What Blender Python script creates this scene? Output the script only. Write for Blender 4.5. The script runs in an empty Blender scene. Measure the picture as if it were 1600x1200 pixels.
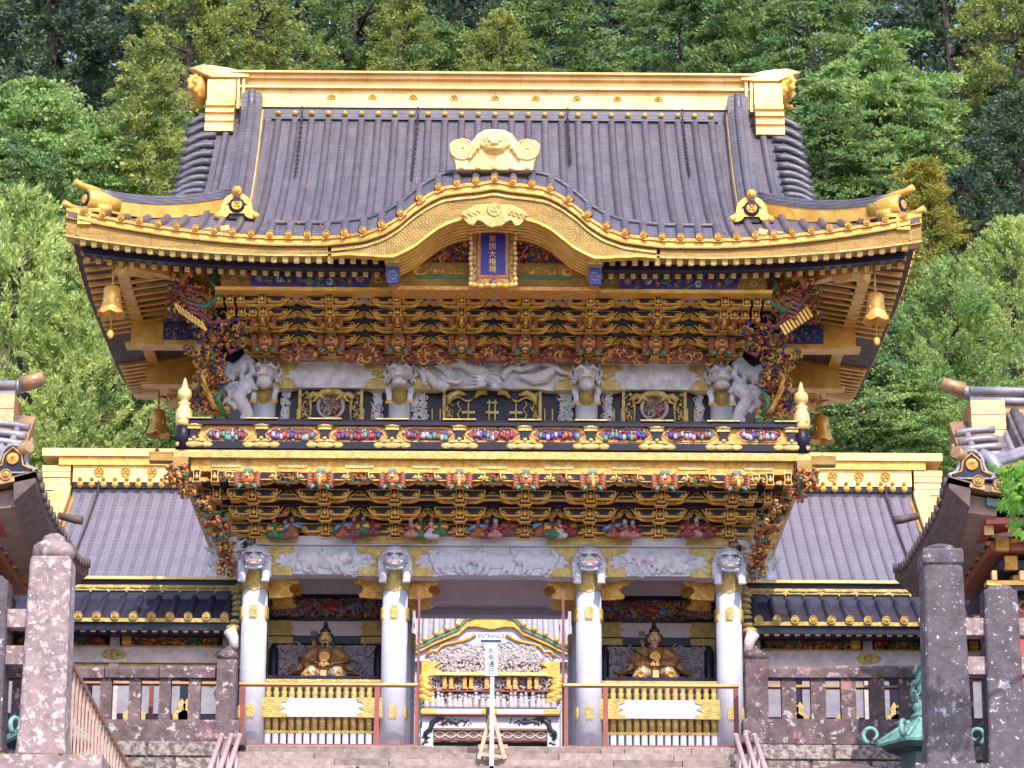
import bpy, math, random
import numpy as np
from mathutils import Vector, Matrix

# ------------------------------------------------------------------ camera, sky, sun, exposure
SC = bpy.context.scene
COL = SC.collection
FPX, PITCH, CAMY, CAMZ = 4600.0, math.atan(1380 / 4600.0), -42.6, -7.28
YAW, ROLL = math.atan(32 / 4600 * math.cos(PITCH)), math.radians(0.25)
cam_d = bpy.data.cameras.new('camera')
cam = bpy.data.objects.new('camera', cam_d)
COL.objects.link(cam)
SC.camera = cam
cam_d.sensor_width = 36.0
cam_d.lens = 36.0 * FPX / 1600.0
cam_d.clip_start, cam_d.clip_end = 0.5, 3000.0
_fwd = Vector((math.sin(YAW) * math.cos(PITCH), math.cos(YAW) * math.cos(PITCH), math.sin(PITCH)))
_right = Vector((math.cos(YAW), -math.sin(YAW), 0.0))
_up = _right.cross(_fwd)
_r2 = _right * math.cos(ROLL) + _up * math.sin(ROLL)
_u2 = _up * math.cos(ROLL) - _right * math.sin(ROLL)
M = Matrix((_r2, _u2, -_fwd)).transposed().to_4x4()
M.translation = Vector((0, CAMY, CAMZ))
cam.matrix_world = M

SUN_TRAVEL = Vector((-0.25, 0.95, -1.0)).normalized()
world = bpy.data.worlds.new('World')
SC.world = world
world.use_nodes = True
wn = world.node_tree.nodes
wl = world.node_tree.links
sky = wn.new('ShaderNodeTexSky')
sky.sky_type = 'NISHITA'
sky.sun_disc = False
sky.sun_elevation = math.asin(-SUN_TRAVEL.z)
sky.sun_rotation = math.atan2(-SUN_TRAVEL.x, -SUN_TRAVEL.y)
sky.air_density, sky.dust_density, sky.ozone_density = 1.0, 1.5, 1.0
wl.new(sky.outputs[0], wn['Background'].inputs[0])
wn['Background'].inputs[1].default_value = 0.15
sun_d = bpy.data.lights.new('sun', 'SUN')
sun_d.energy = 2.35
sun_d.angle = math.radians(0.6)
sun_d.color = (1.0, 0.92, 0.80)
sun = bpy.data.objects.new('sun', sun_d)
COL.objects.link(sun)
sun.rotation_euler = SUN_TRAVEL.to_track_quat('-Z', 'Y').to_euler()
sun.location = (0, -20, 40)
vs = SC.view_settings
vs.view_transform, vs.look, vs.exposure, vs.gamma = 'Standard', 'None', 1.26, 1.0
vs.use_curve_mapping = False

# ------------------------------------------------------------------ measuring: a point of the photograph at a known depth Y
def at(px, py, Y):
    u0, w0 = px - 800, py - 600
    u = (u0 * math.cos(ROLL) + w0 * math.sin(ROLL)) / FPX
    v = -(-u0 * math.sin(ROLL) + w0 * math.cos(ROLL)) / FPX
    c, s = math.cos(PITCH), math.sin(PITCH)
    fy, fz = c - v * s, s + v * c
    x = u * math.cos(YAW) + fy * math.sin(YAW)
    y = -u * math.sin(YAW) + fy * math.cos(YAW)
    t = (Y - CAMY) / y
    return Vector((x * t, Y, fz * t + CAMZ))

def zat(py, Y, px=768):
    return at(px, py, Y).z

def rect(x0, y0, x1, y1, Y):          # -> X0, X1, Z0, Z1
    a, b = at(x0, y1, Y), at(x1, y0, Y)
    return a.x, b.x, a.z, b.z

# ------------------------------------------------------------------ materials
MATS = {}
def mat(name, c, c2=None, scale=6.0, rough=0.6, metal=0.0, bump=0.0, bscale=None, spec=0.5, detail=4.0, lo=0.35, hi=0.65,
        sheets=None, island=0.0, coat=0.0, stretch=None, spots=None, objrand=0.0):
    if name in MATS:
        return MATS[name]
    m = bpy.data.materials.new(name)
    m.use_nodes = True
    nt = m.node_tree
    n, l = nt.nodes, nt.links
    b = n['Principled BSDF']
    b.inputs['Roughness'].default_value = rough
    b.inputs['Metallic'].default_value = metal
    b.inputs['Specular IOR Level'].default_value = spec
    if coat:
        b.inputs['Coat Weight'].default_value = coat
        b.inputs['Coat Roughness'].default_value = 0.15
    geo = n.new('ShaderNodeNewGeometry')
    src = geo.outputs['Position']
    if stretch:
        mp = n.new('ShaderNodeMapping')
        mp.inputs['Scale'].default_value = stretch
        l.new(src, mp.inputs[0])
        src = mp.outputs[0]
    c2 = c2 or tuple(x * 0.72 for x in c)
    tx = n.new('ShaderNodeTexNoise')
    tx.inputs['Scale'].default_value = scale
    tx.inputs['Detail'].default_value = detail
    tx.inputs['Roughness'].default_value = 0.65
    l.new(src, tx.inputs['Vector'])
    rp = n.new('ShaderNodeMapRange')
    rp.inputs['From Min'].default_value = lo
    rp.inputs['From Max'].default_value = hi
    l.new(tx.outputs['Fac'], rp.inputs['Value'])
    mx = n.new('ShaderNodeMix')
    mx.data_type = 'RGBA'
    mx.inputs['A'].default_value = (*c, 1)
    mx.inputs['B'].default_value = (*c2, 1)
    l.new(rp.outputs[0], mx.inputs['Factor'])
    out = mx.outputs['Result']
    if spots:                                     # pale lichen or pale wear: (colour, scale, threshold)
        for sc_, sca, th in spots:
            t2 = n.new('ShaderNodeTexNoise')
            t2.inputs['Scale'].default_value = sca
            t2.inputs['Detail'].default_value = 6
            t2.inputs['Roughness'].default_value = 0.7
            l.new(geo.outputs['Position'], t2.inputs['Vector'])
            r2 = n.new('ShaderNodeMapRange')
            r2.inputs['From Min'].default_value = th
            r2.inputs['From Max'].default_value = th + 0.05
            l.new(t2.outputs['Fac'], r2.inputs['Value'])
            m2 = n.new('ShaderNodeMix')
            m2.data_type = 'RGBA'
            l.new(r2.outputs[0], m2.inputs['Factor'])
            l.new(out, m2.inputs['A'])
            m2.inputs['B'].default_value = (*sc_, 1)
            out = m2.outputs['Result']
    hgt = None
    if sheets:                                    # thin seams between roofing sheets: (axis scale y, axis scale x)
        mp2 = n.new('ShaderNodeMapping')
        mp2.inputs['Rotation'].default_value = (math.radians(90), 0, 0)
        l.new(geo.outputs['Position'], mp2.inputs[0])
        br = n.new('ShaderNodeTexBrick')
        br.inputs['Scale'].default_value = 1.0
        br.inputs['Brick Width'].default_value = sheets[0]
        br.inputs['Row Height'].default_value = sheets[1]
        br.inputs['Mortar Size'].default_value = 0.012
        br.inputs['Mortar Smooth'].default_value = 0.4
        br.inputs['Color1'].default_value = (1, 1, 1, 1)
        br.inputs['Color2'].default_value = (0.84, 0.84, 0.86, 1)
        br.inputs['Mortar'].default_value = (0.42, 0.40, 0.44, 1)
        l.new(mp2.outputs[0], br.inputs['Vector'])
        m3 = n.new('ShaderNodeMix')
        m3.data_type = 'RGBA'
        m3.blend_type = 'MULTIPLY'
        m3.inputs['Factor'].default_value = sheets[2] if len(sheets) > 2 else 0.75
        l.new(out, m3.inputs['A'])
        l.new(br.outputs['Color'], m3.inputs['B'])
        out = m3.outputs['Result']
    if island or objrand:
        hs = n.new('ShaderNodeHueSaturation')
        mr = n.new('ShaderNodeMapRange')
        mr.inputs['To Min'].default_value = 1 - island - objrand
        mr.inputs['To Max'].default_value = 1 + island + objrand
        l.new(geo.outputs['Random Per Island'] if island else n.new('ShaderNodeObjectInfo').outputs['Random'], mr.inputs['Value'])
        l.new(mr.outputs[0], hs.inputs['Value'])
        l.new(out, hs.inputs['Color'])
        out = hs.outputs['Color']
    l.new(out, b.inputs['Base Color'])
    if bump:
        t3 = n.new('ShaderNodeTexNoise')
        t3.inputs['Scale'].default_value = bscale or scale * 3
        t3.inputs['Detail'].default_value = 5
        l.new(src, t3.inputs['Vector'])
        bp = n.new('ShaderNodeBump')
        bp.inputs['Strength'].default_value = bump
        bp.inputs['Distance'].default_value = 0.02
        l.new(t3.outputs['Fac'], bp.inputs['Height'])
        l.new(bp.outputs[0], b.inputs['Normal'])
    MATS[name] = m
    return m

GOLD = mat('gold_leaf', (0.78, 0.45, 0.11), (0.58, 0.29, 0.05), 5, 0.42, 0.25, 0.5, 26)
GOLDP = mat('gilt_bronze_fitting', (0.55, 0.41, 0.15), (0.36, 0.24, 0.07), 9, 0.42, 0.22, 0.9, 45)
GOLDW = mat('gold_plate_shade_toned', (0.40, 0.22, 0.05), (0.25, 0.145, 0.03), 2.5, 0.5, 0.15, 0.8, 30, stretch=(1, 1, 2.5), sheets=(0.62, 0.19, 0.5))  # gold darkened in its colour, for eave boards that catch less light
GOLDB = mat('gold_ridge_plate', (0.86, 0.61, 0.28), (0.72, 0.45, 0.16), 2.2, 0.42, 0.25, 0.35, 14, sheets=(0.83, 0.21, 0.35))
GOLDD = mat('deep_gold', (0.66, 0.36, 0.08), (0.36, 0.17, 0.03), 12, 0.45, 0.3, 0.6, 40)
BLACK = mat('black_lacquer', (0.010, 0.008, 0.022), (0.016, 0.011, 0.028), 8, 0.4, 0.0, spec=0.25)
BLUEBLK = mat('dark_blue_lacquer', (0.018, 0.018, 0.055), (0.012, 0.012, 0.035), 8, 0.4, spec=0.25)
WHITE = mat('white_shell_paint', (0.52, 0.52, 0.64), (0.44, 0.43, 0.53), 3, 0.75, bump=0.25, bscale=30)
WHITEC = mat('white_carving_paint', (0.62, 0.60, 0.68), (0.40, 0.37, 0.45), 7, 0.75, bump=0.6, bscale=36)
TILE = mat('copper_roof_sheet', (0.165, 0.147, 0.195), (0.112, 0.098, 0.135), 1.6, 0.5, 0.15, stretch=(4.5, .8, .8), bump=0.15, bscale=60, sheets=(0.26, 0.065),
           spots=(((0.26, 0.24, 0.26), 5.5, 0.66),))
TILER = mat('copper_roof_roll', (0.135, 0.123, 0.158), (0.095, 0.086, 0.115), 3.2, 0.45, 0.15, objrand=.12, bump=0.2, bscale=60, sheets=(9.0, 0.08))
TILEL = mat('pale_copper_roof_sheet', (0.185, 0.162, 0.215), (0.15, 0.13, 0.175), 1.5, 0.6, 0.0, bump=0.1, bscale=50, sheets=(0.243, 0.11, 0.35))
TILEG = mat('grey_roof_tile', (0.16, 0.14, 0.17), (0.09, 0.075, 0.09), 5, 0.5, 0.1, bump=0.4, bscale=40, sheets=(9.0, 0.12))
TILEB = mat('blue_black_roof_sheet', (0.030, 0.030, 0.075), (0.018, 0.018, 0.045), 5, 0.4, 0.1, bump=0.2, bscale=40)
RED = mat('red_lacquer', (0.36, 0.03, 0.03), (0.22, 0.02, 0.02), 6, 0.4, coat=0.2)
VERM = mat('vermilion_paint', (0.28, 0.065, 0.05), (0.20, 0.05, 0.04), 6, 0.45)
ORANGE = mat('orange_paint', (0.56, 0.20, 0.07), (0.36, 0.09, 0.04), 14, 0.5)
ORGOLD = mat('orange_gold_paint', (0.78, 0.42, 0.12), (0.5, 0.2, 0.05), 14, 0.5, 0.2)
GREEN = mat('green_paint', (0.05, 0.18, 0.09), (0.025, 0.09, 0.05), 14, 0.5)
TEAL = mat('teal_paint', (0.10, 0.28, 0.24), (0.05, 0.14, 0.13), 14, 0.5)
BLUE = mat('blue_paint', (0.04, 0.05, 0.30), (0.03, 0.03, 0.18), 14, 0.5)
SKYB = mat('light_blue_paint', (0.14, 0.28, 0.50), (0.10, 0.16, 0.36), 14, 0.5)
PINK = mat('pink_paint', (0.50, 0.23, 0.19), (0.34, 0.13, 0.12), 14, 0.5)
MAROON = mat('maroon_paint', (0.22, 0.04, 0.05), (0.12, 0.02, 0.04), 14, 0.5)
RUST = mat('rust_brown_paint', (0.34, 0.11, 0.05), (0.17, 0.05, 0.03), 14, 0.5)
STONE = mat('weathered_stone', (0.16, 0.108, 0.122), (0.075, 0.05, 0.06), 5, 0.9, objrand=.15, bump=0.7, bscale=24,
            spots=(((0.40, 0.34, 0.36), 8.0, 0.57), ((0.30, 0.17, 0.17), 2.2, 0.60)))
STONEL = mat('lichen_spotted_stone', (0.30, 0.22, 0.23), (0.17, 0.12, 0.135), 5, 0.9, bump=0.7, bscale=20,
             spots=(((0.42, 0.34, 0.35), 9.0, 0.53), ((0.62, 0.57, 0.58), 15.0, 0.60), ((0.66, 0.62, 0.64), 5.5, 0.64)))
STONED = mat('dark_lichen_stone', (0.11, 0.088, 0.108), (0.06, 0.048, 0.062), 6, 0.9, bump=0.7, bscale=20,
             spots=(((0.34, 0.34, 0.40), 6.5, 0.60), ((0.48, 0.48, 0.55), 19.0, 0.61)))
STEP = mat('step_stone', (0.33, 0.26, 0.25), (0.20, 0.145, 0.14), 7, 0.9, objrand=.22, bump=0.5, bscale=30, spots=(((0.52, 0.42, 0.38), 9.0, 0.62),))
RUBBLE = mat('speckled_wall_stone', (0.36, 0.30, 0.29), (0.13, 0.10, 0.11), 14, 0.95, objrand=.18, bump=0.8, bscale=30, lo=0.42, hi=0.58)
PLINTH = mat('pink_white_carved_wood', (0.62, 0.52, 0.53), (0.42, 0.34, 0.36), 7, 0.75, bump=0.8, bscale=26)
DARKWOOD = mat('dark_weathered_wood', (0.13, 0.085, 0.085), (0.07, 0.045, 0.05), 8, 0.7, bump=0.3)
WOOD = mat('pale_wood', (0.55, 0.36, 0.26), (0.40, 0.24, 0.17), 9, 0.7, bump=0.3, stretch=(6, 6, 1))
ROBE = mat('brown_gold_robe', (0.14, 0.055, 0.02), (0.30, 0.145, 0.05), 18, 0.45, 0.12, bump=0.8, bscale=30)
ROBE2 = mat('patterned_white_gold_cloth', (0.50, 0.42, 0.36), (0.32, 0.14, 0.07), 22, 0.5, 0.2, lo=0.45, hi=0.55)
FACE = mat('gilt_face_paint', (0.60, 0.36, 0.13), (0.50, 0.28, 0.09), 20, 0.5)
HAIR = mat('black_hair_paint', (0.02, 0.015, 0.02), None, 8, 0.4)
BRONZE = mat('verdigris_bronze', (0.20, 0.40, 0.38), (0.09, 0.20, 0.21), 8, 0.6, 0.2, bump=0.4)
CHAIN = mat('dark_iron', (0.06, 0.045, 0.055), None, 12, 0.55, 0.3)
PIPE = mat('pink_painted_pipe', (0.70, 0.50, 0.54), (0.58, 0.38, 0.42), 9, 0.5)
SIGNW = mat('white_sign_board', (0.58, 0.60, 0.68), (0.53, 0.55, 0.64), 3, 0.5)
SIGNK = mat('dark_sign_print', (0.02, 0.03, 0.08), None, 5, 0.5)
GREYPAN = mat('mauve_grey_panel', (0.42, 0.34, 0.40), (0.27, 0.21, 0.26), 9, 0.7, bump=0.9, bscale=16)
SOIL = mat('forest_floor', (0.05, 0.045, 0.025), (0.025, 0.03, 0.012), 1.5, 0.95, bump=0.8, bscale=4)
GRAVEL = mat('pale_gravel', (0.46, 0.42, 0.40), (0.34, 0.30, 0.29), 20, 0.95, bump=0.6, bscale=60)
BARK = mat('tree_bark', (0.10, 0.065, 0.06), (0.05, 0.03, 0.03), 6, 0.9, bump=0.8, stretch=(5, 5, 1))

def leafmat(name, c, c2, tr=0.35):
    m = mat(name, c, c2, 0.9, 0.62, island=0.35, spec=0.25, detail=3, lo=.4, hi=.6)
    nt = m.node_tree
    n, l = nt.nodes, nt.links
    b = n['Principled BSDF']
    src = b.inputs['Base Color'].links[0].from_socket
    t = n.new('ShaderNodeBsdfTranslucent')
    mx = n.new('ShaderNodeMixShader')
    mx.inputs[0].default_value = tr
    l.new(src, t.inputs['Color'])
    l.new(b.outputs[0], mx.inputs[1])
    l.new(t.outputs[0], mx.inputs[2])
    l.new(mx.outputs[0], n['Material Output'].inputs['Surface'])
    return m
LEAF_BRIGHT = leafmat('light_green_leaf', (0.60, 0.68, 0.27), (0.38, 0.48, 0.17), 0.45)
LEAF_YELLOW = leafmat('yellow_green_leaf', (0.44, 0.46, 0.14), (0.20, 0.28, 0.09), 0.4)
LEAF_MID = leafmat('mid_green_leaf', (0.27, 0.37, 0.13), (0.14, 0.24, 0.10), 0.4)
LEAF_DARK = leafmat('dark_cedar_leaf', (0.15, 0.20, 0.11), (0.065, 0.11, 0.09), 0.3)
LEAF_MAPLE = leafmat('maple_leaf', (0.40, 0.52, 0.19), (0.23, 0.37, 0.13), 0.45)
LEAF_AMBER = leafmat('amber_tinged_leaf', (0.44, 0.36, 0.08), (0.28, 0.32, 0.07), 0.4)

# ------------------------------------------------------------------ mesh building
class MB:
    def __init__(s):
        s.v, s.f, s.m, s.sm = [], [], [], []
    def add(s, vs, fs, m=0, smooth=False):
        o = len(s.v)
        s.v.extend([tuple(v) for v in vs])
        for f in fs:
            s.f.append(tuple(i + o for i in f))
            s.m.append(m)
            s.sm.append(smooth)
        return s
    def box(s, x0, x1, y0, y1, z0, z1, m=0):
        if x0 > x1: x0, x1 = x1, x0
        if y0 > y1: y0, y1 = y1, y0
        if z0 > z1: z0, z1 = z1, z0
        return s.add([(x0, y0, z0), (x1, y0, z0), (x1, y1, z0), (x0, y1, z0), (x0, y0, z1), (x1, y0, z1), (x1, y1, z1), (x0, y1, z1)],
                     [(0, 3, 2, 1), (4, 5, 6, 7), (0, 1, 5, 4), (1, 2, 6, 5), (2, 3, 7, 6), (3, 0, 4, 7)], m)
    def bar(s, a, b, w, h, m=0, up=(0, 0, 1)):
        a, b = Vector(a), Vector(b)
        d = (b - a).normalized()
        sd = d.cross(Vector(up))
        if sd.length < 1e-4: sd = Vector((1, 0, 0))
        sd.normalize()
        u = sd.cross(d)
        P = []
        for p in (a, b):
            for i, j in ((-1, -1), (1, -1), (1, 1), (-1, 1)):
                P.append(p + sd * w / 2 * i + u * h / 2 * j)
        return s.add(P, [(0, 1, 2, 3), (7, 6, 5, 4), (0, 4, 5, 1), (1, 5, 6, 2), (2, 6, 7, 3), (3, 7, 4, 0)], m)
    def prism(s, poly, y0, y1, m=0, plane='XZ', smooth=False):
        n = len(poly)
        area = sum(poly[i][0] * poly[(i + 1) % n][1] - poly[(i + 1) % n][0] * poly[i][1] for i in range(n))
        if area < 0: poly = poly[::-1]
        if plane == 'XZ': f = lambda p, y: (p[0], y, p[1])
        elif plane == 'YZ': f = lambda p, y: (y, p[0], p[1])
        else: f = lambda p, y: (p[0], p[1], y)
        V = [f(p, y0) for p in poly] + [f(p, y1) for p in poly]
        F = [tuple(range(n)), tuple(range(2 * n - 1, n - 1, -1))]
        F += [(i, i + n, (i + 1) % n + n, (i + 1) % n) for i in range(n)]
        return s.add(V, F, m, smooth)
    def tube(s, pts, rad, n=8, m=0, caps=True, flat=1.0, smooth=True):
        pts = [Vector(p) for p in pts]
        if not hasattr(rad, '__len__'): rad = [rad] * len(pts)
        V, F = [], []
        prev = None
        for i, p in enumerate(pts):
            t = (pts[min(i + 1, len(pts) - 1)] - pts[max(i - 1, 0)]).normalized()
            if prev is None:
                ref = Vector((0, 0, 1)) if abs(t.z) < 0.9 else Vector((0, 1, 0))
                a = t.cross(ref).normalized()
            else:
                a = (prev - t * prev.dot(t)).normalized()
            prev = a
            b = t.cross(a)
            for k in range(n):
                an = 2 * math.pi * k / n
                V.append(p + a * math.cos(an) * rad[i] + b * math.sin(an) * rad[i] * flat)
        for i in range(len(pts) - 1):
            for k in range(n):
                F.append((i * n + k, i * n + (k + 1) % n, (i + 1) * n + (k + 1) % n, (i + 1) * n + k))
        s.add(V, F, m, smooth)
        if caps:
            o = len(s.v) - len(V)
            s.f.append(tuple(o + k for k in range(n))[::-1]); s.m.append(m); s.sm.append(False)
            s.f.append(tuple(o + (len(pts) - 1) * n + k for k in range(n))); s.m.append(m); s.sm.append(False)
        return s
    def lathe(s, prof, c=(0, 0, 0), n=12, m=0, axis='Z', smooth=True):
        V, F = [], []
        for r, z in prof:
            for k in range(n):
                a = 2 * math.pi * k / n
                x, y = r * math.cos(a), r * math.sin(a)
                if axis == 'Z': V.append((c[0] + x, c[1] + y, c[2] + z))
                elif axis == 'Y': V.append((c[0] + x, c[1] + z, c[2] - y))
                else: V.append((c[0] + z, c[1] + x, c[2] + y))
        for i in range(len(prof) - 1):
            for k in range(n):
                F.append((i * n + k, i * n + (k + 1) % n, (i + 1) * n + (k + 1) % n, (i + 1) * n + k))
        F.append(tuple(range(n))[::-1])
        F.append(tuple((len(prof) - 1) * n + k for k in range(n)))
        return s.add(V, F, m, smooth)
    def blob(s, c, r, m=0, seg=8, ring=5, rot=None):
        if not hasattr(r, '__len__'): r = (r, r, r)
        V = [(0, 0, -1)]
        for i in range(1, ring):
            p = -math.pi / 2 + math.pi * i / ring
            for k in range(seg):
                a = 2 * math.pi * k / seg
                V.append((math.cos(p) * math.cos(a), math.cos(p) * math.sin(a), math.sin(p)))
        V.append((0, 0, 1))
        F = [(0, 1 + (k + 1) % seg, 1 + k) for k in range(seg)]
        for i in range(ring - 2):
            o = 1 + i * seg
            F += [(o + k, o + (k + 1) % seg, o + seg + (k + 1) % seg, o + seg + k) for k in range(seg)]
        o = 1 + (ring - 2) * seg
        F += [(o + k, o + (k + 1) % seg, len(V) - 1) for k in range(seg)]
        W = []
        for v in V:
            p = Vector((v[0] * r[0], v[1] * r[1], v[2] * r[2]))
            if rot is not None: p = rot @ p
            W.append(p + Vector(c))
        return s.add(W, F, m, True)
    def grid(s, rows, m=0, smooth=True):                    # rows of points -> sheet
        nr, nc = len(rows), len(rows[0])
        V = [p for r in rows for p in r]
        F = [(i * nc + j, i * nc + j + 1, (i + 1) * nc + j + 1, (i + 1) * nc + j) for i in range(nr - 1) for j in range(nc - 1)]
        return s.add(V, F, m, smooth)
    def sweep(s, sections, m=0, closed=True, caps=True, smooth=False):  # list of equal-length point loops
        n = len(sections[0])
        V = [p for q in sections for p in q]
        F = [(i * n + k, i * n + (k + 1) % n, (i + 1) * n + (k + 1) % n, (i + 1) * n + k) for i in range(len(sections) - 1) for k in range(n)]
        if caps:
            F.append(tuple(range(n))[::-1])
            F.append(tuple((len(sections) - 1) * n + k for k in range(n)))
        return s.add(V, F, m, smooth)
    def merge(s, o, off=(0, 0, 0), mir=False, m=None, sc=1.0, rotz=0.0):
        c, sn = math.cos(rotz), math.sin(rotz)
        base = len(s.v)
        for v in o.v:
            x, y, z = v[0] * sc * (-1 if mir else 1), v[1] * sc, v[2] * sc
            s.v.append((x * c - y * sn + off[0], x * sn + y * c + off[1], z + off[2]))
        for f, mm, sm in zip(o.f, o.m, o.sm):
            g = tuple(i + base for i in f)
            s.f.append(g[::-1] if mir else g)
            s.m.append(mm if m is None else m)
            s.sm.append(sm)
        return s
    def mesh(s, name, mats, origin=(0, 0, 0)):
        me = bpy.data.meshes.new(name)
        V = np.array(s.v, dtype=np.float64) - np.array(origin)
        me.from_pydata(V.tolist(), [], s.f)
        for mm in (mats if isinstance(mats, (list, tuple)) else [mats]): me.materials.append(mm)
        me.polygons.foreach_set('material_index', s.m)
        me.polygons.foreach_set('use_smooth', s.sm)
        me.update()
        return me
    def bounds(s):
        V = np.array(s.v)
        return V.min(0), V.max(0)
    def build(s, name, mats, parent=None, label=None, kind=None):
        a, b = s.bounds()
        org = Vector(((a[0] + b[0]) / 2, (a[1] + b[1]) / 2, a[2]))
        return place(s.mesh(name, mats, org), name, parent, org, label=label, kind=kind)

WLOC = {}
def place(me, name, parent=None, loc=(0, 0, 0), rotz=0.0, scale=None, label=None, kind=None, rot=None):
    o = bpy.data.objects.new(name, me)
    COL.objects.link(o)
    loc = Vector(loc)
    WLOC[o.name] = loc
    if parent is not None:
        o.parent = parent
        o.location = loc - WLOC[parent.name]
    else:
        o.location = loc
    if rotz: o.rotation_euler = (0, 0, rotz)
    if rot: o.rotation_euler = rot
    if scale is not None: o.scale = scale
    if label: o['label'] = label
    if kind: o['kind'] = kind
    return o

def thing(name, label, cat, loc=(0, 0, 0), group=None):
    o = bpy.data.objects.new(name, None)
    COL.objects.link(o)
    o.location = loc
    o.empty_display_size = 0.2
    WLOC[o.name] = Vector(loc)
    o['label'], o['category'] = label, cat
    if group: o['group'] = group
    return o

def tag(o, label, cat, group=None):
    o['label'], o['category'] = label, cat
    if group: o['group'] = group
    return o

def copy_thing(root, loc, label, group=None, mirror=False):
    r = root.copy()
    COL.objects.link(r)
    WLOC[r.name] = Vector(loc)
    r.location = loc
    r['label'] = label
    if group: r['group'] = group
    if mirror: r.scale = (-r.scale[0], r.scale[1], r.scale[2])
    def rec(a, b):
        for ch in list(a.children):
            c = ch.copy()
            COL.objects.link(c)
            WLOC[c.name] = WLOC[b.name] + c.location
            c.parent = b
            rec(ch, c)
    rec(root, r)
    return r

def solid(mb, name, mats, voxel, smooth=True, disp=None):
    """blobs and tubes fused into one continuous skin; returns the mesh"""
    me = mb.mesh(name, mats)
    o = bpy.data.objects.new('tmp', me)
    COL.objects.link(o)
    md = o.modifiers.new('r', 'REMESH')
    md.mode, md.voxel_size, md.use_smooth_shade = 'VOXEL', voxel, smooth
    if disp:
        tx = bpy.data.textures.new('d', 'CLOUDS')
        tx.noise_scale = disp[0]
        d = o.modifiers.new('d', 'DISPLACE')
        d.texture, d.strength, d.texture_coords = tx, disp[1], 'LOCAL'
    dg = bpy.context.evaluated_depsgraph_get()
    dg.update()
    out = bpy.data.meshes.new_from_object(o.evaluated_get(dg))
    out.name = name
    bpy.data.objects.remove(o)
    return out

def text_mesh(name, body, size, extrude, m):
    cu = bpy.data.curves.new(name, 'FONT')
    cu.body, cu.size, cu.extrude = body, size, extrude
    cu.align_x, cu.align_y = 'CENTER', 'CENTER'
    o = bpy.data.objects.new('tmp', cu)
    COL.objects.link(o)
    dg = bpy.context.evaluated_depsgraph_get()
    dg.update()
    me = bpy.data.meshes.new_from_object(o.evaluated_get(dg))
    bpy.data.objects.remove(o)
    me.name = name
    me.materials.clear()
    me.materials.append(m)
    me.transform(Matrix.Rotation(math.pi / 2, 4, 'X'))
    return me

def carve(mb, x0, x1, y0, y1, z0, z1, n, seed, nm, size=0.05, curls=0.5, shape=None):
    """a field of relief: bosses, leaves and curling stems between the given bounds; y0 is the front"""
    rg = random.Random(seed)
    for i in range(n):
        x, z = rg.uniform(x0, x1), rg.uniform(z0, z1)
        if shape and not shape(x, z): continue
        y = rg.uniform(y0, (y0 + y1) / 2)
        m = rg.randrange(nm)
        if rg.random() < curls:
            r0 = size * rg.uniform(0.7, 1.5)
            a0, tu = rg.uniform(0, 6.28), rg.choice((-1, 1)) * rg.uniform(2.5, 5)
            pts = []
            for k in range(6):
                t = k / 5
                rr = r0 * (1 - 0.7 * t)
                pts.append((x + rr * math.cos(a0 + tu * t), y - 0.2 * size * t, z + rr * math.sin(a0 + tu * t)))
            mb.tube(pts, [size * q for q in (0.12, 0.2, 0.24, 0.22, 0.16, 0.1)], 5, m)
        else:
            a = rg.uniform(0, 3.14)
            mb.blob((x, y, z), (size * rg.uniform(0.35, 0.9), size * 0.4, size * rg.uniform(0.25, 0.5)), m, 6, 4, Matrix.Rotation(a, 3, 'Y'))
    return mb

def flower(mb, x, y, z, r, m, mc, n=6):
    for k in range(n):
        a = k * 6.283 / n
        mb.blob((x + r * .6 * math.cos(a), y, z + r * .6 * math.sin(a)), (r * .42, .010, r * .42), m, 6, 4)
    mb.blob((x, y - .008, z), (r * .3, .010, r * .3), mc, 6, 4)

def inset(poly, d):
    n = len(poly)
    area = sum(poly[i][0] * poly[(i + 1) % n][1] - poly[(i + 1) % n][0] * poly[i][1] for i in range(n))
    if area < 0: poly = poly[::-1]
    out = []
    for i in range(n):
        p0, p1, p2 = Vector(poly[i - 1]), Vector(poly[i]), Vector(poly[(i + 1) % n])
        a, b = (p1 - p0), (p2 - p1)
        if a.length < 1e-6 or b.length < 1e-6:
            out.append(tuple(p1)); continue
        a.normalize(); b.normalize()
        na, nb = Vector((-a.y, a.x)), Vector((-b.y, b.x))
        q = (na + nb)
        q = q / max(0.6, q.length ** 2 / 2) if q.length > 1e-6 else na
        out.append((p1.x + q.x * d, p1.y + q.y * d))
    return out

def lacq(mb, poly, y0, y1, d=0.013, mg=0, mk=1, proud=0.006):
    """a lacquered block: gilt edge line round a black face on its front"""
    mb.prism(poly, y0, y1, mg)
    mb.prism(inset(poly, d), y0 - proud, y0 + 0.01, mk)
    return mb
# ------------------------------------------------------------------ ground, hillside, terraces, steps
FLOOR = -0.22
rg = random.Random(5)
def hill_z(x, y):
    if y < 22: return -8.9
    h = max(0.0, y - 26)
    z = 0.60 * h if h < 110 else 66 + (h - 110) * 0.12
    z += 0.9 * math.sin(x * 0.13 + 1.3) * min(1, h / 15) + 0.7 * math.sin(y * 0.21 + x * 0.07) * min(1, h / 15)
    z += 0.0025 * x * x * min(1, h / 30) if abs(x) < 60 else 9 * min(1, h / 30)
    return z + (-8.9 if y < 23 else 0.0 if y > 26 else 0)
xs = [-900, -400, -200, -120] + list(range(-90, 91, 3)) + [120, 200, 400, 900]
ys = [-900, -400, -200, -100, -50, -20, 0, 21, 23.5] + [26 + i * 2.5 for i in range(50)] + [180, 260, 400, 900]
g = MB()
g.grid([[(x, y, hill_z(x, y)) for x in xs] for y in ys])
g.build('ground', SOIL, kind='structure')
g = MB()
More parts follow.
